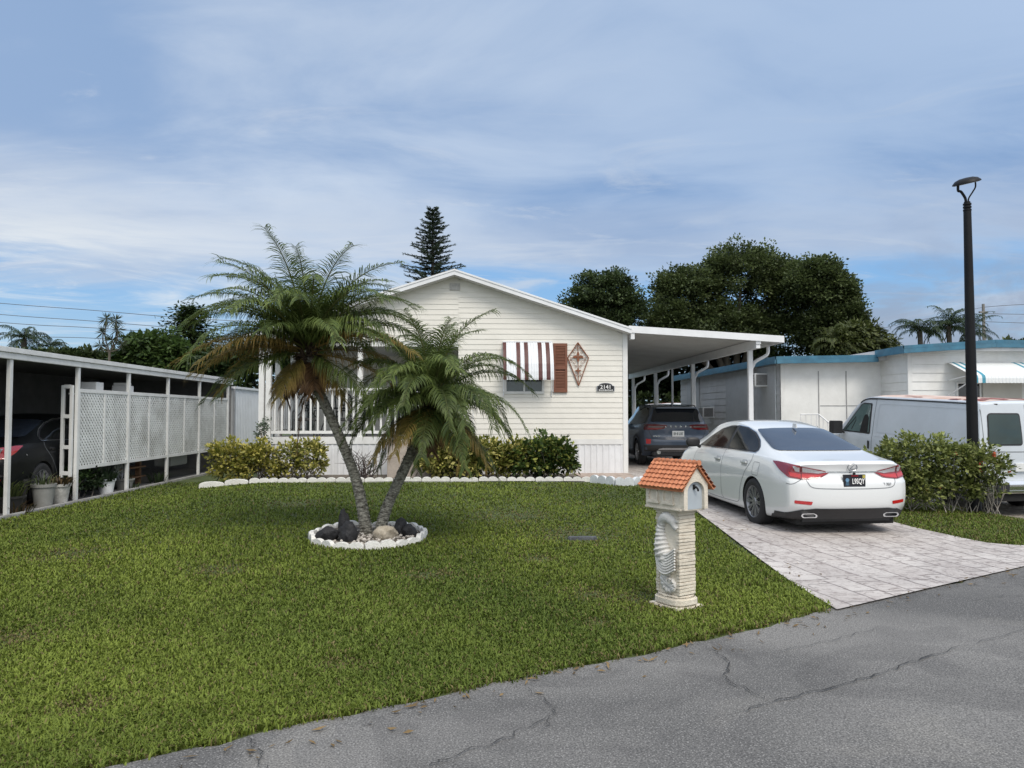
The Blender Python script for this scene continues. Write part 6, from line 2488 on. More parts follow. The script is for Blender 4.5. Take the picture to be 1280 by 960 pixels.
        k = len(mb.v)
        h = bv.ray_cast(Vector((cx, cy, 5)), Vector((0, 0, -1)), 9)[0]
        mb.v += P2 + [(cx, cy, h.z + .012)]
        mb.f += [(k + q, k + (q + 1) % n, k + n) for q in range(n)]
    mb.build('peeled_patch', M_peel2, rfp, world=False)
    # rear doors
    for s in (-1, 1):
        m_ = (lambda q: q) if s < 0 else mirror
        panel(bv, m_(rounded([(-.79, 1.27), (-.12, 1.27), (-.12, 1.84), (-.70, 1.84), (-.75, 1.80)], .06)), 0, 'window_seal', M_dark, t, .004, .06)
        panel(bv, m_(rounded([(-.765, 1.295), (-.145, 1.295), (-.145, 1.815), (-.70, 1.815), (-.73, 1.79)], .05)), 0, 'rear_window', mat('mirror_glass', (.06, .08, .075), .02, .75, .1, 2), t, .008, .06)
        panel(bv, m_(strip([(-.85, 1.9), (-.85, .62), (-.03, .60)], .010)), 0, 'door_seam', M_sgap, t, .003, .05)
        panel(bv, m_(strip([(-.82, 1.16), (-.06, 1.16)], .014)), 0, 'body_crease', M_sgap, t, .003, .05)
        tl = panel(bv, m_(rounded([(-.955, .78), (-.885, .78), (-.885, 1.12), (-.955, 1.12)], .02)), 0, 'tail_light', M_redb, t, .012, .04)
    panel(bv, strip([(0, 1.98), (0, .60)], .012), 0, 'door_seam', M_gap, t, .003, .05)
    MB().box(-.30, .06, -1.19, -1.15, .82, .96).build('number_plate', mat('plate_white', (.72, .73, .72)), t, world=False)
    # chrome step bumper
    mb = MB()
    prof = [(-1.14, .66), (-1.25, .655), (-1.27, .63), (-1.27, .58), (-1.25, .565), (-1.25, .515), (-1.27, .50), (-1.27, .46), (-1.25, .44), (-1.14, .44)]
    mb.prism([(-.99, a, b) for a, b in prof], (1.98, 0, 0))
    bp = mb.build('bumper', M_chrome, t, bevel=.008, world=False, smooth=40)
    MB().box(-.76, -.50, -1.285, -1.26, .47, .62).build('bumper_pad', M_dark, bp, bevel=.01, world=False)
    MB().box(-.9, .9, -1.2, 3.9, .30, .42).build('chassis', M_under, t, world=False)
    # windscreen
    panel(bv, rounded([(-.78, 1.33), (.78, 1.33), (.70, 1.90), (-.70, 1.90)], .06), 180, 'windscreen', M_glass, t, .006, .06)
    return t


VZ = -.20
van0 = van(Matrix.Translation((9.53, 14.45, VZ + .06)) @ Matrix.Rotation(R(7.4), 4, 'Z') @ Matrix.Rotation(R(3), 4, 'X'),
           'white cargo van with a peeling red and tan roof parked beyond the hedge')
v2 = dup(van0, TR((9.4, 37.5, .1), R(2)), 'white vehicle roof just visible beyond the far end of the carport')
# ================================================================== vegetation
def rot_to(v, a):
    return v


class Leaves:
    """collects flat leaves: base point, direction, side, length, width, colour"""
    def __init__(s):
        s.b, s.d, s.s, s.c, s.fold = [], [], [], [], []

    def add(s, B, D, S, C):
        s.b.append(B); s.d.append(D); s.s.append(S); s.c.append(C)

    def build(s, name, m, parent=None, at=None, mid=.45):
        B, D, S, C = (np.concatenate(q) for q in (s.b, s.d, s.s, s.c))
        n = len(B)
        V = np.stack([B, B + D * mid + S, B + D, B + D * mid - S], 1)
        F = np.arange(n * 4).reshape(n, 4)
        CC = np.repeat(C[:, None, :], 4, 1)
        return npmesh(name, V.reshape(-1, 3), [F], m, CC.reshape(-1, 3), parent, at)


def rdirs(n, rng):
    v = rng.normal(size=(n, 3))
    return unit(v)


def crown_leaves(lobes, rng, nclump, per, clump_r, leaf, cols, inner=.35, droop=0., flat=.6, top=None):
    """leaf clumps spread over lumpy ellipsoids; lobes = (centre, radii, weight)"""
    L = Leaves()
    W = np.array([l[2] for l in lobes], float)
    W /= W.sum()
    zmin = min(l[0][2] - l[1][2] for l in lobes)
    zmax = max(l[0][2] + l[1][2] for l in lobes)
    for (c, r, w), wt in zip(lobes, W):
        k = max(4, int(nclump * wt))
        u = rdirs(k, rng)
        # lumps on the outline
        ph = rng.uniform(0, 6.28, 6)
        lump = 1 + .13 * np.sin(u[:, 0] * 5 + ph[0]) * np.sin(u[:, 2] * 6 + ph[1]) + .10 * np.sin(u[:, 1] * 7 + u[:, 0] * 9 + ph[2])
        rad = (inner + (1 - inner) * rng.random(k) ** .45) * lump
        u[:, 2] = np.where(u[:, 2] < -.55, -u[:, 2] * .6, u[:, 2])
        P = np.array(c) + u * np.array(r) * rad[:, None]
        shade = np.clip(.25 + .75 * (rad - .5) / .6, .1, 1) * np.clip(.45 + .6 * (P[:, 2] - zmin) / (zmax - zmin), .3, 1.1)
        tone = rng.random(k)
        for i in range(k):
            m = int(per * rng.uniform(.6, 1.4))
            cr = clump_r * rng.uniform(.6, 1.35)
            o = rdirs(m, rng) * (cr * rng.random((m, 1)) ** .5) * np.array([1, 1, flat])
            B = P[i] + o
            d = unit(o + u[i] * cr * .7 + rng.normal(size=(m, 3)) * cr * .45 + np.array([0, 0, -droop * cr]))
            n = unit(rng.normal(size=(m, 3)) * .55 + np.array([0, 0, 1]) + u[i] * .5)
            s = unit(np.cross(d, n))
            ln = leaf[0] * rng.uniform(.6, 1.35, (m, 1))
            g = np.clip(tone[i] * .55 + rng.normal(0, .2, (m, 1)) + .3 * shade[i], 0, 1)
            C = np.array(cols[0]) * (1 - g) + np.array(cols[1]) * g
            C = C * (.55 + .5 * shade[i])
            L.add(B, d * ln, s * ln * leaf[1], C)
    return L


def tree(name, label, base, lobes, rng, nclump, per, clump_r, leaf, cols, trunk_r, group=None, limbs=6, cat='tree', **k):
    t = thing(name, label, cat, base, group=group)
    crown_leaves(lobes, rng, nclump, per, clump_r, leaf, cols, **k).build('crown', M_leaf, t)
    mb = MB()
    b = Vector(base)
    cz = min(l[0][2] for l in lobes)
    top = Vector((sum(l[0][0] for l in lobes) / len(lobes), sum(l[0][1] for l in lobes) / len(lobes), cz))
    fork = b.lerp(top, .45)
    mb.tube(catmull([b - Vector((0, 0, .1)), b.lerp(fork, .5) + Vector((trunk_r * .4, 0, 0)), fork], 4), [trunk_r * 1.25, trunk_r * 1.1, trunk_r * 1.0, trunk_r, trunk_r * .95, trunk_r * .9, trunk_r * .88, trunk_r * .85, trunk_r * .8], 9)
    for i in range(limbs):
        c, r, w = lobes[i % len(lobes)]
        e = Vector(c) + Vector(tuple(rng.normal(size=3))).normalized() * r[0] * .45
        md = fork.lerp(e, .5) + Vector((0, 0, .12 * (e - fork).length))
        cc = catmull([fork, md, e], 5)
        mb.tube(cc, list(np.linspace(trunk_r * .55, trunk_r * .10, len(cc))), 7)
    mb.build('trunk', M_treebark, t, smooth=60)
    return t


DKG = ((.026, .042, .014), (.14, .18, .062))
MIDG = ((.022, .048, .012), (.115, .18, .045))


def lob(u, v, Y, ru, rv, depth=None, w=None):
    """crown lobe that stands at distance Y with half-sizes given in photo pixels there"""
    c = at(u, v, Y)
    k = Y / FPX
    rx, rz = ru * k, rv * k
    return (tuple(c), (rx, depth if depth else rx * .9, rz), w if w else ru * rv)


# the big oaks beyond the carport
g = np.random.default_rng(11)
tree('oak_tree', 'huge dark spreading oak rising behind the carport roof', tuple(at(930, 518, 44)[:2]) + (0,),
     [lob(862, 372, 44, 48, 38), lob(925, 345, 44, 48, 42), lob(975, 365, 44, 45, 48), lob(900, 420, 44, 75, 46), lob(985, 425, 44, 60, 45), lob(840, 415, 43, 38, 45), lob(845, 360, 44, 28, 22)],
     g, 2000, 62, .58, (.145, .38), DKG, .45, limbs=10, inner=.45)
tree('oak_tree', 'dark oak with a ragged right edge behind the white panelled neighbouring wall', tuple(at(1040, 518, 41)[:2]) + (0,),
     [lob(1022, 358, 41, 36, 38), lob(1048, 375, 41, 26, 30), lob(1035, 415, 41, 42, 36), lob(1065, 395, 40, 15, 16)],
     g, 850, 60, .52, (.145, .38), DKG, .35, limbs=7, inner=.4)
tree('broadleaf_tree', 'rounded dark tree standing behind the ridge of the home, left of the oaks', tuple(at(755, 518, 40)[:2]) + (0,),
     [lob(757, 366, 40, 42, 32), lob(775, 390, 40, 34, 30), lob(728, 386, 40, 28, 22), lob(757, 415, 40, 45, 28)],
     g, 620, 58, .42, (.13, .38), ((.022, .040, .013), (.10, .14, .05)), .28, limbs=8, inner=.3)
tree('broadleaf_tree', 'ragged yellowish green tree between the dark oak and the blue roof edge', tuple(at(1085, 518, 38)[:2]) + (0,),
     [lob(1075, 425, 38, 34, 22), lob(1100, 438, 38, 22, 14), lob(1050, 436, 37, 24, 18)],
     g, 330, 28, .4, (.26, .2), ((.03, .045, .010), (.11, .13, .035)), .18, droop=.7)
tree('broadleaf_tree', 'low dark tree line showing over the blue roof at the far right', tuple(at(1290, 518, 45)[:2]) + (0,),
     [lob(1262, 436, 45, 18, 10), lob(1300, 434, 45, 30, 12), lob(1345, 432, 45, 30, 14)], g, 260, 26, .4, (.24, .3), DKG, .18)
tree('broadleaf_tree', 'dark foliage closing the view at the back of the carport', tuple(at(835, 518, 46)[:2]) + (0,),
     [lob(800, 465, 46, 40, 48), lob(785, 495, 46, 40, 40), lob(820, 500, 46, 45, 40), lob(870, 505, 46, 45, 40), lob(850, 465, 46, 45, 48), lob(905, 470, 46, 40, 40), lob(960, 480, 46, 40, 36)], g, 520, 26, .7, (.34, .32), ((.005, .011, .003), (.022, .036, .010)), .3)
# left of the house
tree('broadleaf_tree', 'bushy bright green mango tree left of the tall palm', tuple(at(200, 518, 34)[:2]) + (0,),
     [lob(188, 440, 34, 34, 26), lob(215, 452, 34, 30, 26), lob(165, 458, 34, 20, 18), lob(245, 460, 34, 30, 24)],
     g, 430, 34, .34, (.26, .24), MIDG, .22, droop=.5)
tree('broadleaf_tree', 'dark dense foliage behind the left side of the porch', tuple(at(350, 518, 33)[:2]) + (0,),
     [lob(345, 445, 33, 40, 40), lob(385, 450, 33, 36, 40), lob(310, 465, 33, 34, 36), lob(275, 470, 33, 30, 30)],
     g, 420, 30, .42, (.24, .28), ((.014, .03, .009), (.075, .12, .035)), .2)
tree('broadleaf_tree', 'low mixed greenery over the roof of the left carport', tuple(at(100, 518, 36)[:2]) + (0,),
     [lob(78, 448, 36, 24, 12), lob(112, 450, 36, 22, 12), lob(140, 455, 36, 18, 14), lob(40, 448, 36, 22, 9), (tuple(at(100, 475, 36)), (4.5, 1.5, .9), 900)],
     g, 300, 28, .32, (.2, .28), ((.02, .04, .012), (.09, .12, .04)), .14)
# tree with flat layered boughs
t = thing('broadleaf_tree', 'dark tree of flat layered boughs between the mango tree and the tall palm', 'tree', tuple(at(236, 518, 38)[:2]) + (0,))
L = Leaves()
b = at(240, 470, 38)
mb = MB().tube([(b.x, 38, 0), (b.x, 38, b.z + 1.0), tuple(at(238, 390, 38))], [.16, .11, .02], 7)
for (v, w) in ((390, 8), (397, 15), (405, 12), (411, 27), (420, 22), (427, 36), (436, 30), (444, 38), (452, 34)):
    for k in range(9):
        a = k * 2.4 + v
        c = at(238, v, 38)
        w2 = w * g.uniform(.45, 1.15)
        e = c + Vector((math.cos(a) * w2 * 38 / 960, math.sin(a) * w2 * 38 / 960, g.uniform(.0, .42)))
        mb.tube([c - Vector((0, 0, .1)), e], [.03, .008], 4)
        for f in np.linspace(.35, 1, 5):
            p = np.array(c.lerp(e, f))
            m = 14
            B = p + g.normal(size=(m, 3)) * np.array([.26, .26, .10])
            d = unit(g.normal(size=(m, 3)) * np.array([1, 1, .25]))
            s = unit(np.cross(d, np.array([0, 0, 1.]) + g.normal(size=(m, 3)) * .3))
            tn = g.random((m, 1))
            L.add(B, d * .22, s * .06, np.array([.014, .03, .009]) * (1 - tn) + np.array([.07, .105, .032]) * tn)
L.build('crown', M_leaf, t)
mb.build('trunk', M_treebark, t)

# Norfolk pine
t = thing('norfolk_pine', 'tall narrow conical pine rising behind the house roof', 'tree', tuple(at(541, 518, 46)[:2]) + (0,))
L = Leaves()
top, cx = at(541, 261, 46), at(541, 400, 46).x
mb = MB().tube([(cx, 46, 0), tuple(top)], [.28, .03], 8)
z = top.z - .15
i = 0
while z > 4.5:
    f = (top.z - z)
    rad = .25 + f * .44 if f < 4.4 else 2.18 + (f - 4.4) * .2
    nb = 6
    for k in range(nb):
        a = 2 * math.pi * (k + .5 * (i % 2)) / nb + g.uniform(-.25, .25)
        rr_ = rad * g.uniform(.6, 1.1)
        d0 = np.array([math.cos(a), math.sin(a), 0])
        for q in np.linspace(.10, 1, int(5 + rr_ * 7)):
            p = np.array([cx, 46, z]) + d0 * rr_ * q + np.array([0, 0, .10 * rr_ * q * q + .12 * q])
            m = 8
            side = np.array([-d0[1], d0[0], 0])
            sg = np.where(g.random((m, 1)) < .5, 1., -1.)
            d = unit(d0 * .8 + side * sg * (.9) + g.normal(size=(m, 3)) * .22 + np.array([0, 0, .25]))
            s = unit(np.cross(d, np.array([0, 0, 1.]) + g.normal(size=(m, 3)) * .5))
            tn = g.random((m, 1))
            ln = (.10 + .16 * (1 - q) * min(1, rr_)) * g.uniform(.7, 1.3, (m, 1))
            L.add(np.tile(p, (m, 1)) + g.normal(size=(m, 3)) * .02, d * (ln + .10), s * .026, np.array([.022, .036, .024]) * (1 - tn) + np.array([.085, .115, .072]) * tn)
        mb.tube([(cx, 46, z), tuple(np.array([cx, 46, z]) + d0 * rr_ + np.array([0, 0, .12 + .1 * rr_]))], [.03, .008], 4)
    z -= .26 + .02 * f
    i += 1
L.build('crown', M_leaf, t)
mb.build('trunk', M_treebark, t)


# ------------------------------------------------------------------ palms
def frond(base, az, el, length, bend, rng, npair, leaf_l, leaf_w, cols, droop=.5, vee=.5, sweep=0.):
    """one feather leaf: returns numpy leaflets (V, F, C) with the rachis"""
    n = 26
    P = [np.array(base, float)]
    e = el
    T = []
    for i in range(n):
        t = i / n
        d = np.array([math.cos(az + sweep * t) * math.cos(e), math.sin(az + sweep * t) * math.cos(e), math.sin(e)])
        T.append(d)
        P.append(P[-1] + d * length / n)
        e = max(-1.5, e - bend / n * (.45 + 1.1 * t))
    P, T = np.array(P), np.array(T + [T[-1]])
    V, Q, TT, C = [], [], [], []
    k = 0
    # rachis: three-sided tapering rib
    r0 = .011 * length
    for i in range(n + 1):
        s = np.cross(T[i], [0, 0, 1.])
        s = s / max(1e-6, np.linalg.norm(s))
        u = np.cross(s, T[i])
        r = r0 * (1 - .85 * i / n)
        V += [P[i] + s * r, P[i] - s * r, P[i] - u * r * 1.2]
        C += [cols[2]] * 3
        if i:
            a = 3 * (i - 1)
            for q in range(3):
                Q.append((a + q, a + (q + 1) % 3, a + 3 + (q + 1) % 3, a + 3 + q))
    k = len(V)
    for j in range(npair):
        t = .10 + .90 * (j + .5) / npair
        x = t * n
        i = min(int(x), n - 1)
        f = x - i
        p = P[i] * (1 - f) + P[i + 1] * f
        tv = T[i]
        s = np.cross(tv, [0, 0, 1.])
        ns = np.linalg.norm(s)
        s = s / ns if ns > 1e-4 else np.array([1., 0, 0])
        u = np.cross(s, tv)
        env = math.sin(min(1, .18 + t * .95) * math.pi) ** .6 if t < .93 else .55
        for sg in (-1, 1):
            ll = leaf_l * max(.28, env) * rng.uniform(.85, 1.12)
            d = tv * (.55 + .5 * t) + s * sg * 1.0 + u * vee * rng.uniform(.5, 1.3) + rng.normal(size=3) * .10
            d /= np.linalg.norm(d)
            dn = droop * rng.uniform(.6, 1.4)
            d2 = d + np.array([0, 0, -dn])
            d2 /= np.linalg.norm(d2)
            d3 = d2 + np.array([0, 0, -dn * 1.1])
            d3 /= np.linalg.norm(d3)
            a0, a1 = p, p + d * ll * .35
            a2 = a1 + d2 * ll * .35
            a3 = a2 + d3 * ll * .30
            w = np.cross(d, tv)
            w = np.cross(w, d)
            w = w / max(1e-6, np.linalg.norm(w)) * leaf_w
            V += [a0 - w * .5, a0 + w * .5, a1 - w, a1 + w, a2 - w * .75, a2 + w * .75, a3]
            g_ = min(1, max(0, rng.normal(.45, .22)))
            c = cols[0] * (1 - g_) + cols[1] * g_
            tip = cols[3] if len(cols) > 3 else c * 1.35
            C += [c * .75, c * .75, c, c, c * .5 + tip * .5, c * .5 + tip * .5, tip]
            Q += [(k, k + 1, k + 3, k + 2), (k + 2, k + 3, k + 5, k + 4)]
            TT.append((k + 4, k + 5, k + 6))
            k += 7
    return np.array(V), np.array(Q), np.array(TT), np.array(C)


PGREEN = [np.array(c) for c in ((.034, .062, .012), (.185, .235, .062), (.17, .18, .06))]
PDEEP = [np.array(c) for c in ((.028, .050, .011), (.125, .165, .040), (.13, .14, .045))]
PYELL = [np.array(c) for c in ((.12, .115, .028), (.36, .26, .075), (.32, .22, .08), (.30, .19, .06))]
PBROWN = [np.array(c) for c in ((.10, .055, .028), (.26, .15, .07), (.16, .10, .06))]


def palm(label, pts, rads, crown, spec, rng, leaf_l, leaf_w, npair):
    """pts: trunk line; spec: (count, elevation range, length range, bend range, palette mix) rings of fronds"""
    t = thing('palm_tree', label, 'palm', tuple(pts[0]))
    # trunk with leaf-base rings
    c = catmull(pts, 10)
    rs = [r[0] for r in catmull([(r,) for r in rads], 10)]
    mb = MB()
    n = 14
    P, RR = [], []
    for i in range(len(c) - 1):
        for k in range(5):
            f = k / 5
            P.append(Vector(tuple(c[i] * (1 - f) + c[i + 1] * f)))
            RR.append((rs[i] * (1 - f) + rs[i + 1] * f) * (1 + .055 * (1 if (len(P) % 3) == 0 else -.4) + rng.uniform(-.03, .03)))
    mb.tube(P, RR, n)
    for i in range(230):      # old leaf scars
        q = i / 230 * (len(P) - 8)
        k_ = int(q)
        p = P[k_].lerp(P[k_ + 1], q - k_)
        a = i * 2.39996
        o = Vector((math.cos(a), math.sin(a), 0))
        r = RR[k_]
        s_ = Vector((-o.y, o.x, 0)) * .022
        b_ = p + o * r * .92
        mb.add([b_ - s_, b_ + s_, b_ + o * .016 + s_ * .5 + Vector((0, 0, .020)), b_ + o * .016 - s_ * .5 + Vector((0, 0, .020)), b_ - s_ + Vector((0, 0, .030)), b_ + s_ + Vector((0, 0, .030))],
               [(0, 1, 2, 3), (3, 2, 5, 4)])
    tr = mb.build('trunk', M_bark, t, smooth=25)
    cr = Vector(crown)
    # old leaf bases and fibre under the crown
    mb = MB()
    ax = (Vector(tuple(c[-1])) - Vector(tuple(c[-6]))).normalized()
    for i in range(90):
        a = i * 2.4
        f = rng.uniform(-.30, .12)
        p = cr + ax * f
        o = Vector((math.cos(a), math.sin(a), 0))
        r = rs[-1] * .9
        q = p + o * r + Vector((0, 0, -.02))
        e = q + o * rng.uniform(.05, .13) + Vector((0, 0, rng.uniform(-.05, .12)))
        mb.tube([q, e], [.024, .010], 5)
    mb.build('leaf_base', mat('palm_fibre', (.055, .035, .022), .95, 0, .4, 25, .8, 40), tr)
    for (cnt, el, ln, bd, pal, dr, *azs) in spec:
        off = rng.uniform(0, 6.28)
        for i in range(cnt):
            az = R(azs[0][i]) if azs else off + i * 2.39996 + rng.uniform(-.2, .2)
            e = R(rng.uniform(*el))
            pl = pal[int(rng.integers(len(pal)))]
            base = cr + Vector((math.cos(az) * .05, math.sin(az) * .05, .10 * math.sin(e) - .02))
            V, Q, T3, C = frond(base, az, e, rng.uniform(*ln), R(rng.uniform(*bd)), rng, npair, leaf_l, leaf_w, pl, dr, .42 if e > -.2 else .05, rng.uniform(-.3, .3))
            npmesh('frond', V, [Q, T3], M_frond, C, t)
    return t


g = np.random.default_rng(21)
gb = lambda x, y: gz(x, y)
b1 = (-1.42, 9.70, gb(-1.42, 9.7) - .02)
palm('taller left palm with arching green fronds and yellowing lower ones',
     [b1, (-1.55, 9.70, .75), (-1.78, 9.70, 1.35), (-2.10, 9.70, 2.06), (-2.17, 9.70, 2.36)], [.080, .066, .060, .064, .080], (-2.18, 9.70, 2.42),
     [(13, (60, 84), (1.4, 1.7), (60, 100), [PGREEN], .5), (15, (44, 66), (1.5, 1.8), (85, 112), [PGREEN], .7), (16, (26, 48), (1.45, 1.75), (80, 108), [PGREEN, PGREEN, PDEEP], .8),
      (7, (16, 32), (1.2, 1.45), (55, 78), [PDEEP, PGREEN], .75),
      (7, (6, 20), (1.35, 1.6), (58, 74), [PYELL], .8, (172, 188, 158, 203, 220, 8, 335)), (5, (-16, -2), (1.15, 1.45), (50, 70), [PYELL, PDEEP], .8, (180, 222, 322, 345, 90)),
      (3, (-40, -26), (.65, .85), (40, 50), [PYELL], .8, (205, 235, 335)), (3, (-70, -50), (.4, .6), (20, 30), [PBROWN], .6)],
     g, .38, .0058, 78)
b2 = (-1.28, 9.68, gb(-1.28, 9.68) - .02)
palm('shorter right palm leaning right with low drooping fronds',
     [b2, (-1.18, 9.66, .45), (-1.0, 9.63, .85), (-.82, 9.6, 1.25), (-.66, 9.57, 1.62), (-.63, 9.57, 1.74)], [.078, .066, .064, .066, .074, .09], (-.62, 9.57, 1.80),
     [(9, (60, 82), (1.15, 1.4), (65, 100), [PGREEN], .55), (14, (40, 62), (1.15, 1.45), (95, 125), [PGREEN], .75), (17, (14, 42), (1.15, 1.45), (90, 120), [PGREEN, PDEEP], .85),
      (13, (-8, 16), (1.05, 1.35), (70, 95), [PDEEP, PGREEN], .9), (9, (-32, -8), (1.0, 1.3), (45, 65), [PDEEP, PDEEP, PGREEN], .8),
      (4, (-34, -18), (1.0, 1.25), (35, 55), [PYELL], .8, (215, 248, 300, 335)), (4, (-72, -55), (.4, .6), (20, 30), [PBROWN], .6)],
     g, .33, .0058, 74)
# long dead leaf hanging from the left palm
V, Q, T3, C = frond((-2.14, 9.62, 2.14), 3.6, R(-78), 1.0, R(10), g, 40, .16, .008, PBROWN, 1.5, .0)
o = npmesh('dead_frond', V, [Q, T3], M_frond, C, None, at=(-2.14, 9.62, 2.14))
tag(o, 'dead brown frond hanging beside the trunk of the taller palm', 'dead frond')


def far_palm(label, u, v, Y, size, nfr, cols, rng, trunk_r=.14, group=None, wind=0.):
    c = at(u, v, Y)
    t = thing('palm_tree', label, 'palm', (c.x, Y, 0), group=group)
    MB().tube(catmull([(c.x + .2, Y, 0), (c.x + .05, Y, c.z * .6), tuple(c)], 5), [trunk_r] * 11, 7).build('trunk', M_treebark, t)
    Vs, Qs, Ts, Cs, k = [], [], [], [], 0
    for i in range(nfr):
        az = i * 2.4 + rng.uniform(-.3, .3)
        e = R(rng.uniform(-10, 78))
        V, Q, T3, C = frond(tuple(c), az, e, size * rng.uniform(.85, 1.15), R(rng.uniform(85, 130)), rng, 30, size * .26, size * .010, cols, 1.0, .15)
        Vs.append(V); Qs.append(Q + k); Ts.append(T3 + k); Cs.append(C)
        k += len(V)
    npmesh('crown', np.concatenate(Vs), [np.concatenate(Qs), np.concatenate(Ts)], M_frond, np.concatenate(Cs), t)


FP = [np.array(c) for c in ((.012, .028, .010), (.05, .08, .03), (.05, .06, .03))]
g = np.random.default_rng(31)
far_palm('broad palm crown over the left carport roof, the larger of two', 30, 424, 40, 1.5, 20, FP, g)
far_palm('small palm crown over the left carport roof, right of the larger one', 64, 434, 40, 1.05, 18, FP, g)
far_palm('coconut palm leaning over the blue roof, leftmost of three', 1150, 414, 44, 1.9, 18, FP, g)
far_palm('tallest coconut palm over the blue roof, behind the lamp post', 1186, 408, 44, 2.1, 20, FP, g)
far_palm('coconut palm over the blue roof, rightmost of three and half hidden by the lamp post', 1212, 416, 45, 1.9, 18, FP, g)
far_palm('yellowish palm hanging against the dark oak above the blue roof', 1040, 428, 37, 1.6, 14, [np.array(c) for c in ((.035, .05, .012), (.11, .13, .04), (.1, .1, .04))], g)

# slender dracaena with tufts of narrow leaves
t = thing('dracaena', 'thin branching dracaena with spiky tufts against the sky on the left', 'tree', tuple(at(137, 518, 33)[:2]) + (0,))
L = Leaves()
mb = MB()
root = at(136, 462, 33)
fk = at(137, 440, 33)
mb.tube([(root.x, 33, 0), tuple(root), tuple(fk)], [.07, .06, .05], 6)
for (u, v) in ((133, 398), (145, 400), (129, 415), (147, 412), (140, 425), (126, 432), (152, 430)):
    e = at(u, v, 33)
    m_ = fk.lerp(e, .5) + Vector((.12 * (1 if u > 138 else -1), 0, -.05))
    mb.tube(catmull([fk, m_, e], 4), .025, 5)
    m = 60
    d = unit(g.normal(size=(m, 3)) + np.array([0, 0, .35]))
    d[:, 2] -= .25
    s = unit(np.cross(d, g.normal(size=(m, 3))))
    tn = g.random((m, 1))
    L.add(np.tile(np.array(e), (m, 1)), d * .42, s * .018, np.array([.02, .035, .015]) * (1 - tn) + np.array([.10, .12, .06]) * tn)
L.build('crown', M_leaf, t)
mb.build('trunk', M_treebark, t)

# ------------------------------------------------------------------ shrubs
def shrub(name, label, base, lobes, rng, nclump, per, cr, leaf, cols, stems, stem_h, cat='shrub', group=None, pale=None, palep=0., inner=.4, spread=.8, stem_r=.012, stem_col=None, flat=.8):
    t = thing(name, label, cat, base, group=group)
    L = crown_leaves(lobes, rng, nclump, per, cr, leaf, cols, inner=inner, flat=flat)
    if pale is not None:
        for i in range(len(L.c)):
            C = L.c[i]
            z = L.b[i][:, 2]
            msk = (rng.random(len(C)) < palep)[:, None]
            L.c[i] = np.where(msk, np.array(pale) * rng.uniform(.6, 1.1, (len(C), 1)), C)
    L.build('foliage', M_leaf, t)
    mb = MB()
    for i in range(stems):
        c, r, w = lobes[int(rng.integers(len(lobes)))]
        bx = c[0] + rng.normal() * r[0] * .35
        by = c[1] + rng.normal() * r[1] * .25
        p0 = Vector((bx, by, gz(bx, by) - .02))
        u = rdirs(1, rng)[0]
        e = Vector((c[0] + u[0] * r[0] * spread, c[1] + u[1] * r[1] * spread, c[2] + abs(u[2]) * r[2] * .7))
        md = p0.lerp(e, .5) + Vector((rng.normal() * .08, rng.normal() * .08, .02))
        cc = catmull([p0, md, e], 4)
        mb.tube(cc, list(np.linspace(stem_r, stem_r * .35, len(cc))), 5)
    mb.build('stem', stem_col or M_stem, t)
    return t


M_stem = mat('grey_stems', (.15, .13, .105), .9, 0, .3, 12, col2=(.28, .25, .21))
g = np.random.default_rng(41)
CROT = ((.075, .095, .016), (.42, .40, .075))


def bl(x, y, z, rx, ry, rz):
    return ((x, y, z), (rx, ry, rz), rx * rz)


shrub('croton_bush', 'yellow leaved variegated bush at the left end of the flower bed', (-5.1, 17.1, .14),
      [bl(-5.45, 17.1, .62, .55, .42, .42), bl(-4.85, 17.1, .64, .5, .42, .42), bl(-5.1, 17.1, .42, .75, .42, .28)], g, 210, 26, .13, (.085, .30), CROT, 26, .5, pale=(.62, .55, .15), palep=.34)
shrub('croton_bush', 'sparser yellow leaved bush in front of the porch skirting', (-3.75, 17.15, .15),
      [bl(-4.2, 17.1, .62, .35, .36, .42), bl(-3.75, 17.1, .68, .42, .38, .42), bl(-3.85, 17.15, .4, .45, .32, .22)], g, 115, 20, .13, (.09, .30), ((.075, .10, .018), (.42, .40, .085)), 34, .5, pale=(.60, .54, .16), palep=.30, inner=.55)
t = shrub('leafy_plant', 'small grey-green upright plant at the foot of the porch corner post', (-4.95, 17.5, .18),
          [bl(-4.93, 17.6, 1.15, .16, .15, .38)], g, 26, 16, .09, (.06, .3), ((.09, .12, .08), (.22, .27, .2)), 8, .8, cat='plant')
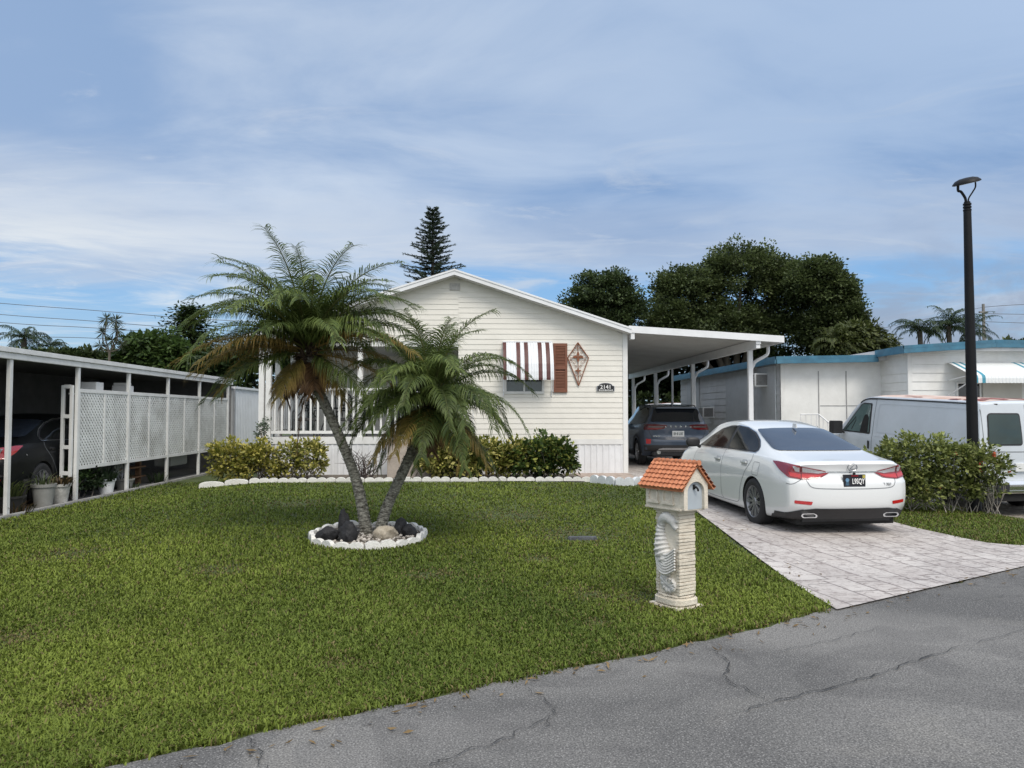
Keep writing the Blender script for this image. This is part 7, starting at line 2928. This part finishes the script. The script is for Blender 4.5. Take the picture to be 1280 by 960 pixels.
# bare twiggy shrub
t = thing('bare_shrub', 'leafless twiggy shrub in front of the white skirting', 'shrub', (-2.55, 17.2, .18))
mb = MB()
for i in range(26):
    a = g.uniform(0, 6.28)
    p = Vector((-2.6 + g.normal() * .12, 17.2 + g.normal() * .08, .18))
    tip = p + Vector((math.cos(a) * g.uniform(.15, .65), math.sin(a) * .2, g.uniform(.2, .75)))
    md = p.lerp(tip, .5) + Vector((g.normal() * .10, 0, .06))
    cc = catmull([p, md, tip], 4)
    mb.tube(cc, list(np.linspace(.013, .003, len(cc))), 5)
    for q in range(3):
        s0 = Vector(tuple(cc[4 + q]))
        mb.tube([s0, s0 + Vector((g.normal() * .15, g.normal() * .06, g.uniform(0, .16)))], [.005, .002], 4)
mb.build('twig', mat('dark_twigs', (.07, .055, .05), .9, 0, .3, 12), t)
shrub('croton_bush', 'long bush of yellow and green leaves under the right palm', (-.2, 17.1, .18),
      [bl(-1.0, 17.1, .66, .42, .42, .45), bl(-.45, 17.05, .68, .48, .42, .42), bl(.1, 17.05, .70, .5, .42, .42), bl(.6, 17.1, .64, .42, .42, .42), bl(-.2, 17.1, .45, 1.2, .42, .26)], g, 330, 26, .14, (.10, .30), ((.045, .075, .014), (.33, .34, .07)), 40, .5, pale=(.60, .54, .17), palep=.34)
shrub('schefflera_bush', 'glossy dark green bush at the right end of the flower bed', (1.35, 17.1, .2),
      [bl(1.25, 17.1, .72, .52, .46, .48), bl(1.72, 17.1, .66, .38, .42, .46), bl(1.0, 17.1, .5, .5, .42, .32), bl(1.55, 17.1, .45, .5, .40, .26)], g, 230, 26, .13, (.10, .34), ((.018, .042, .009), (.11, .17, .035)), 24, .5, pale=(.36, .38, .09), palep=.22)
# hedge by the lamp post with a few orange flowers
HB_ = [bl(6.75, 12.55, .72, .40, .45, .44), bl(7.2, 12.5, .80, .5, .48, .46), bl(7.7, 12.5, .78, .5, .48, .46), bl(8.15, 12.45, .72, .42, .45, .42), bl(8.45, 12.4, .70, .2, .3, .22), bl(7.3, 12.45, .42, .75, .42, .30), bl(8.25, 12.4, .42, .25, .3, .2), bl(7.0, 12.4, .34, .4, .35, .2), bl(7.8, 12.45, .38, .4, .35, .22)]
hg = shrub('hibiscus_hedge', 'wide leafy hedge with a few orange flowers at the foot of the lamp post', (7.5, 12.5, 0), HB_, g, 430, 26, .13, (.07, .32), ((.045, .068, .018), (.26, .30, .075)), 60, .5, cat='hedge', stem_r=.009, spread=.95,
           pale=(.33, .36, .12), palep=.25, stem_col=mat('pale_stems', (.24, .21, .18), .9, 0, .3, 12, col2=(.40, .37, .33)), inner=.5)
for (u, v, q) in ((1243, 568, .05), (1196, 567, .03), (1159, 612, .03), (1175, 609, .03), (1262, 590, .03), (1246, 581, .025)):
    p = at(u, v, 12.1)
    L = Leaves()
    m = 14
    d = unit(g.normal(size=(m, 3)))
    s = unit(np.cross(d, g.normal(size=(m, 3))))
    L.add(np.tile(np.array(p), (m, 1)), d * q, s * q * .4, np.array([.55, .14, .06]) * g.uniform(.6, 1.2, (m, 1)))
    L.build('flower', M_leaf, hg)

g2 = np.random.default_rng(77)
shrub('boundary_hedge', 'dark hedge closing the view at the far end of the carport', (6, 41.5, 0), [((float(q), 41.5, 1.3), (1.6, .9, 1.5), 1.) for q in np.arange(-1.5, 13.5, 1.8)], g2, 420, 30, .34, (.22, .34),
      ((.012, .022, .007), (.06, .085, .026)), 14, 1., cat='hedge')

# ------------------------------------------------------------------ potted plants by the left carport
def pot(name, label, x, y, r, h, m, cat='plant pot'):
    z = gz(x, y) + .012
    t = thing(name, label, cat, (x, y, z))
    mb = MB().lathe([(r * .72, 0), (r * .96, h * .86), (r * 1.06, h * .87), (r * 1.08, h), (r * .98, h), (r * .95, h * .88), (.01, h * .86)], (x, y, z), 20)
    mb.build('pot', m, t, smooth=40)
    return t, Vector((x, y, z + h * .86))


def tuft(parent_label, p, n, ln, spread, cols, rng, w=.012, name='potted_plant', upright=.6, cat='plant'):
    t = thing(name, parent_label, cat, tuple(p))
    Vs, Fs, Cs = [], [], []
    k = 0
    for i in range(n):
        a = rng.uniform(0, 6.28)
        l = ln * rng.uniform(.5, 1.15)
        o = np.array([math.cos(a), math.sin(a), 0]) * spread * rng.uniform(.2, 1)
        b0 = np.array(p) + o * .25
        b1_ = b0 + np.array([o[0] * .35, o[1] * .35, upright]) * l * .55
        b2_ = b1_ + np.array([o[0] * 1.0, o[1] * 1.0, upright * .45]) * l * .5
        s = np.array([-math.sin(a), math.cos(a), 0]) * w
        q = rng.random()
        c = np.array(cols[0]) * (1 - q) + np.array(cols[1]) * q
        Vs += [b0 - s, b0 + s, b1_ - s * .8, b1_ + s * .8, b2_ - s * .05, b2_ + s * .05]
        Cs += [c * .6, c * .6, c, c, c, c]
        Fs += [(k, k + 1, k + 3, k + 2), (k + 2, k + 3, k + 5, k + 4)]
        k += 6
    npmesh('blades', np.array(Vs), [np.array(Fs)], M_leaf, np.array(Cs), t)
    return t


g = np.random.default_rng(51)
M_pgrey = mat('grey_pot', (.26, .26, .245), .7, 0, .1, 8, dirt=.2)
M_pwash = mat('whitewashed_pot', (.50, .49, .46), .85, 0, .3, 9, .4, 30, dirt=.8)
M_pdark = mat('dark_pot', (.035, .033, .03), .7, 0, .2, 8)
GB = ((.02, .035, .012), (.10, .13, .04))
_, p = pot('plant_pot', 'plain grey tapered pot leaning near the kerb', -7.62, 13.75, .19, .40, M_pgrey)
tuft('pale green strappy plant in the plain grey pot', p, 26, .55, .7, ((.06, .09, .03), (.22, .25, .12)), g)
_, p = pot('plant_pot', 'blotchy whitewashed pot right of the grey one', -7.62, 14.22, .20, .36, M_pwash)
tuft('reddish brown bushy plant in the whitewashed pot', p, 70, .42, .9, ((.05, .035, .02), (.16, .11, .05)), g, .014)
_, p = pot('bucket', 'white plastic bucket between the lattice and the kerb', -7.60, 15.95, .17, .30, M_whitemetal, 'bucket')
tuft('dark leafy plant growing in the white bucket', p, 50, .55, .8, ((.008, .02, .008), (.04, .07, .03)), g, .02)
_, p = pot('plant_pot', 'grey tub left of the wooden rack', -7.7, 16.95, .20, .22, M_pgrey)
tuft('few green blades in the grey tub', p, 14, .3, .6, GB, g)
_, p = pot('plant_pot', 'low dark pot beside the first carport post', -7.85, 13.1, .26, .26, M_pdark)
tuft('spreading green plant with long blades in the low dark pot', p, 80, .62, 1.0, ((.03, .05, .015), (.16, .19, .06)), g, .016)
_, p = pot('plant_pot', 'dark pot further back with an orchid', -7.95, 13.6, .15, .5, M_pdark)
ot = tuft('tall orchid with small white flowers behind the grey pot', p, 16, .5, .6, ((.05, .08, .03), (.16, .2, .09)), g, .018, 'orchid')
L = Leaves()
mb = MB()
for (dx, dz) in ((-.12, .62), (.05, .58), (-.06, .50), (.08, .48)):
    e = p + Vector((dx, .0, dz))
    mb.tube(catmull([p, p + Vector((dx * .2, 0, dz * .6)), e], 3), .005, 4)
    m = 12
    d = unit(g.normal(size=(m, 3)))
    s = unit(np.cross(d, g.normal(size=(m, 3))))
    L.add(np.tile(np.array(e), (m, 1)), d * .06, s * .025, np.full((m, 3), .72))
L.build('flower', M_leaf, ot)
mb.build('flower_stalk', M_stem, ot)
shrub('potted_shrub', 'dark bushy shrub under the first lattice bay', (-7.75, 15.1, .0), [bl(-7.75, 14.95, .34, .25, .42, .30), bl(-7.72, 15.4, .32, .25, .3, .28)], g, 70, 24, .12, (.07, .3), ((.008, .02, .006), (.05, .09, .025)), 12, .3)
tuft('low tangled plants growing at the foot of the first carport post', Vector((-7.62, 12.95, .01)), 60, .4, 1.1, ((.03, .04, .015), (.16, .10, .05)), g, .013)
tuft('tuft of thin weeds at the lattice post', Vector((-7.52, 17.0, .03)), 24, .3, .7, GB, g, .008)
tuft('dark strappy plant growing under the third lattice bay', Vector((-7.62, 18.5, .01)), 60, .55, .9, ((.015, .03, .012), (.07, .11, .04)), g, .012)
# dark planter trough on legs at the left edge
pt = thing('planter_trough', 'black planter trough on legs at the left edge of the lawn', 'planter', (-7.85, 12.25, 0))
MB().prism([(-8.35, 12.0, .62), (-7.62, 12.0, .62), (-7.72, 12.0, .42), (-8.25, 12.0, .42)], (0, .5, 0)).build('trough', M_dark, pt, bevel=.015)
mb = MB()
MB().box(-8.40, -7.57, 11.95, 12.55, .62, .66).build('rim', M_dark, pt, bevel=.012)
for x in (-8.2, -7.76):
    for y in (12.05, 12.45):
        MB().box(x - .03, x + .03, y - .03, y + .03, .0, .42).build('leg', M_dark, pt)
tuft('grassy plant in the black planter trough', Vector((-7.95, 12.25, .63)), 45, .6, .8, ((.02, .035, .015), (.10, .13, .06)), g, .012)

# ------------------------------------------------------------------ street lamp
lx, ly = 8.25, 12.62
lz = gz(lx, ly)
lp = thing('street_lamp', 'tall black lamp post with a round disc head on a forked yoke', 'street lamp', (lx, ly, lz))
M_lamp = mat('lamp_black', (.007, .007, .008), .5, 0, .2, 8, spec=.22)
topz = at(1213, 264, ly).z
MB().lathe([(.088, lz - .05), (.088, 1.0), (.082, 2.4), (.060, topz)], (lx, ly, 0), 20).build('pole', M_lamp, lp, smooth=40)
MB().lathe([(.11, lz - .05), (.11, lz + .22), (.09, lz + .26)], (lx, ly, 0), 20).build('base_cover', M_lamp, lp, smooth=40)
mb = MB()
for k in range(3):
    mb.lathe([(.056, topz + k * .05), (.066, topz + k * .05 + .005), (.066, topz + k * .05 + .03), (.056, topz + k * .05 + .035)], (lx, ly, 0), 16)
mb.lathe([(.05, topz), (.05, topz + .16)], (lx, ly, 0), 16)
mb.build('collar', M_lamp, lp, smooth=40)
hz = topz + .16
HM = Matrix.Translation((lx + .0, ly, hz + .33)) @ Matrix.Rotation(R(-13), 4, 'Y') @ Matrix.Rotation(R(8), 4, 'X')
mb = MB().lathe([(.02, .085), (.10, .08), (.17, .055), (.215, .01), (.22, -.01), (.19, -.02), (.185, -.012), (.01, -.012)], (0, 0, 0), 32)
mb.v = [tuple(HM @ Vector(p)) for p in mb.v]
hd = mb.build('lamp_head', M_lamp, lp, smooth=40)
mb = MB().lathe([(.01, -.016), (.178, -.016), (.178, -.022), (.01, -.022)], (0, 0, 0), 32)
mb.v = [tuple(HM @ Vector(p)) for p in mb.v]
mb.build('diffuser', mat('lamp_diffuser', (.55, .56, .56), .4), hd)
for s, r in ((-1, .022), (1, .013)):
    e = HM @ Vector((s * .155, 0, -.005))
    mb = MB().tube(catmull([(lx + s * .022, ly, hz - .03), (lx + s * .03, ly, hz + .06), (lx + s * .10, ly, hz + .17), tuple(Vector((e.x, e.y, e.z - .10))), tuple(e)], 6), r, 8)
    mb.build('yoke_arm', M_lamp, lp, smooth=40)

# ------------------------------------------------------------------ overhead lines
def wire(pts, label, group, r=.02):
    mb = MB()
    c = catmull([tuple(at(*p)) for p in pts], 10)
    mb.tube(c, r, 4, cap=False)
    tag(mb.build('power_line', mat('wire', (.10, .10, .11), .6), None, at=tuple(c[0])), label, 'power line', group)


for (a, b, lb) in ((379, 397, 'topmost of the power lines crossing the sky on the left'), (393, 410, 'second power line from the top on the left'),
                   (403, 417, 'third power line from the top on the left'), (418, 428, 'lowest and faintest power line on the left')):
    wire([(-300, a - 26, 58), (0, a, 60), (110, (a + b) / 2 - .6, 61), (225, b, 62), (330, b + 6, 63)], lb, 'power lines on the left', .022)
up = at(1229, 380, 62)
pp = thing('utility_pole', 'distant grey utility pole behind the lamp post', 'pole', (up.x, 62, 0))
MB().tube([(up.x, 62, 0), (up.x, 62, up.z)], [.17, .11], 8).build('pole', mat('weathered_pole', (.20, .19, .18), .9), pp)
MB().box(up.x - .35, up.x + .35, 61.9, 62.1, up.z - .75, up.z - .62).build('crossarm', mat('weathered_pole', (.2, .19, .18)), pp)
wire([(1229, 384, 62), (1290, 380, 60), (1500, 372, 56)], 'upper power line leaving the utility pole to the right', 'power lines on the right')
wire([(1229, 392, 62), (1290, 393, 60), (1500, 396, 56)], 'middle power line leaving the utility pole to the right', 'power lines on the right')
wire([(1229, 402, 62), (1290, 404, 60), (1500, 410, 56)], 'lower power line leaving the utility pole to the right', 'power lines on the right')
wire([(1229, 384, 62), (1170, 396, 60), (1100, 411, 58), (1040, 425, 56)], 'thin line running down left from the utility pole to the trees', 'power lines on the right', .016)
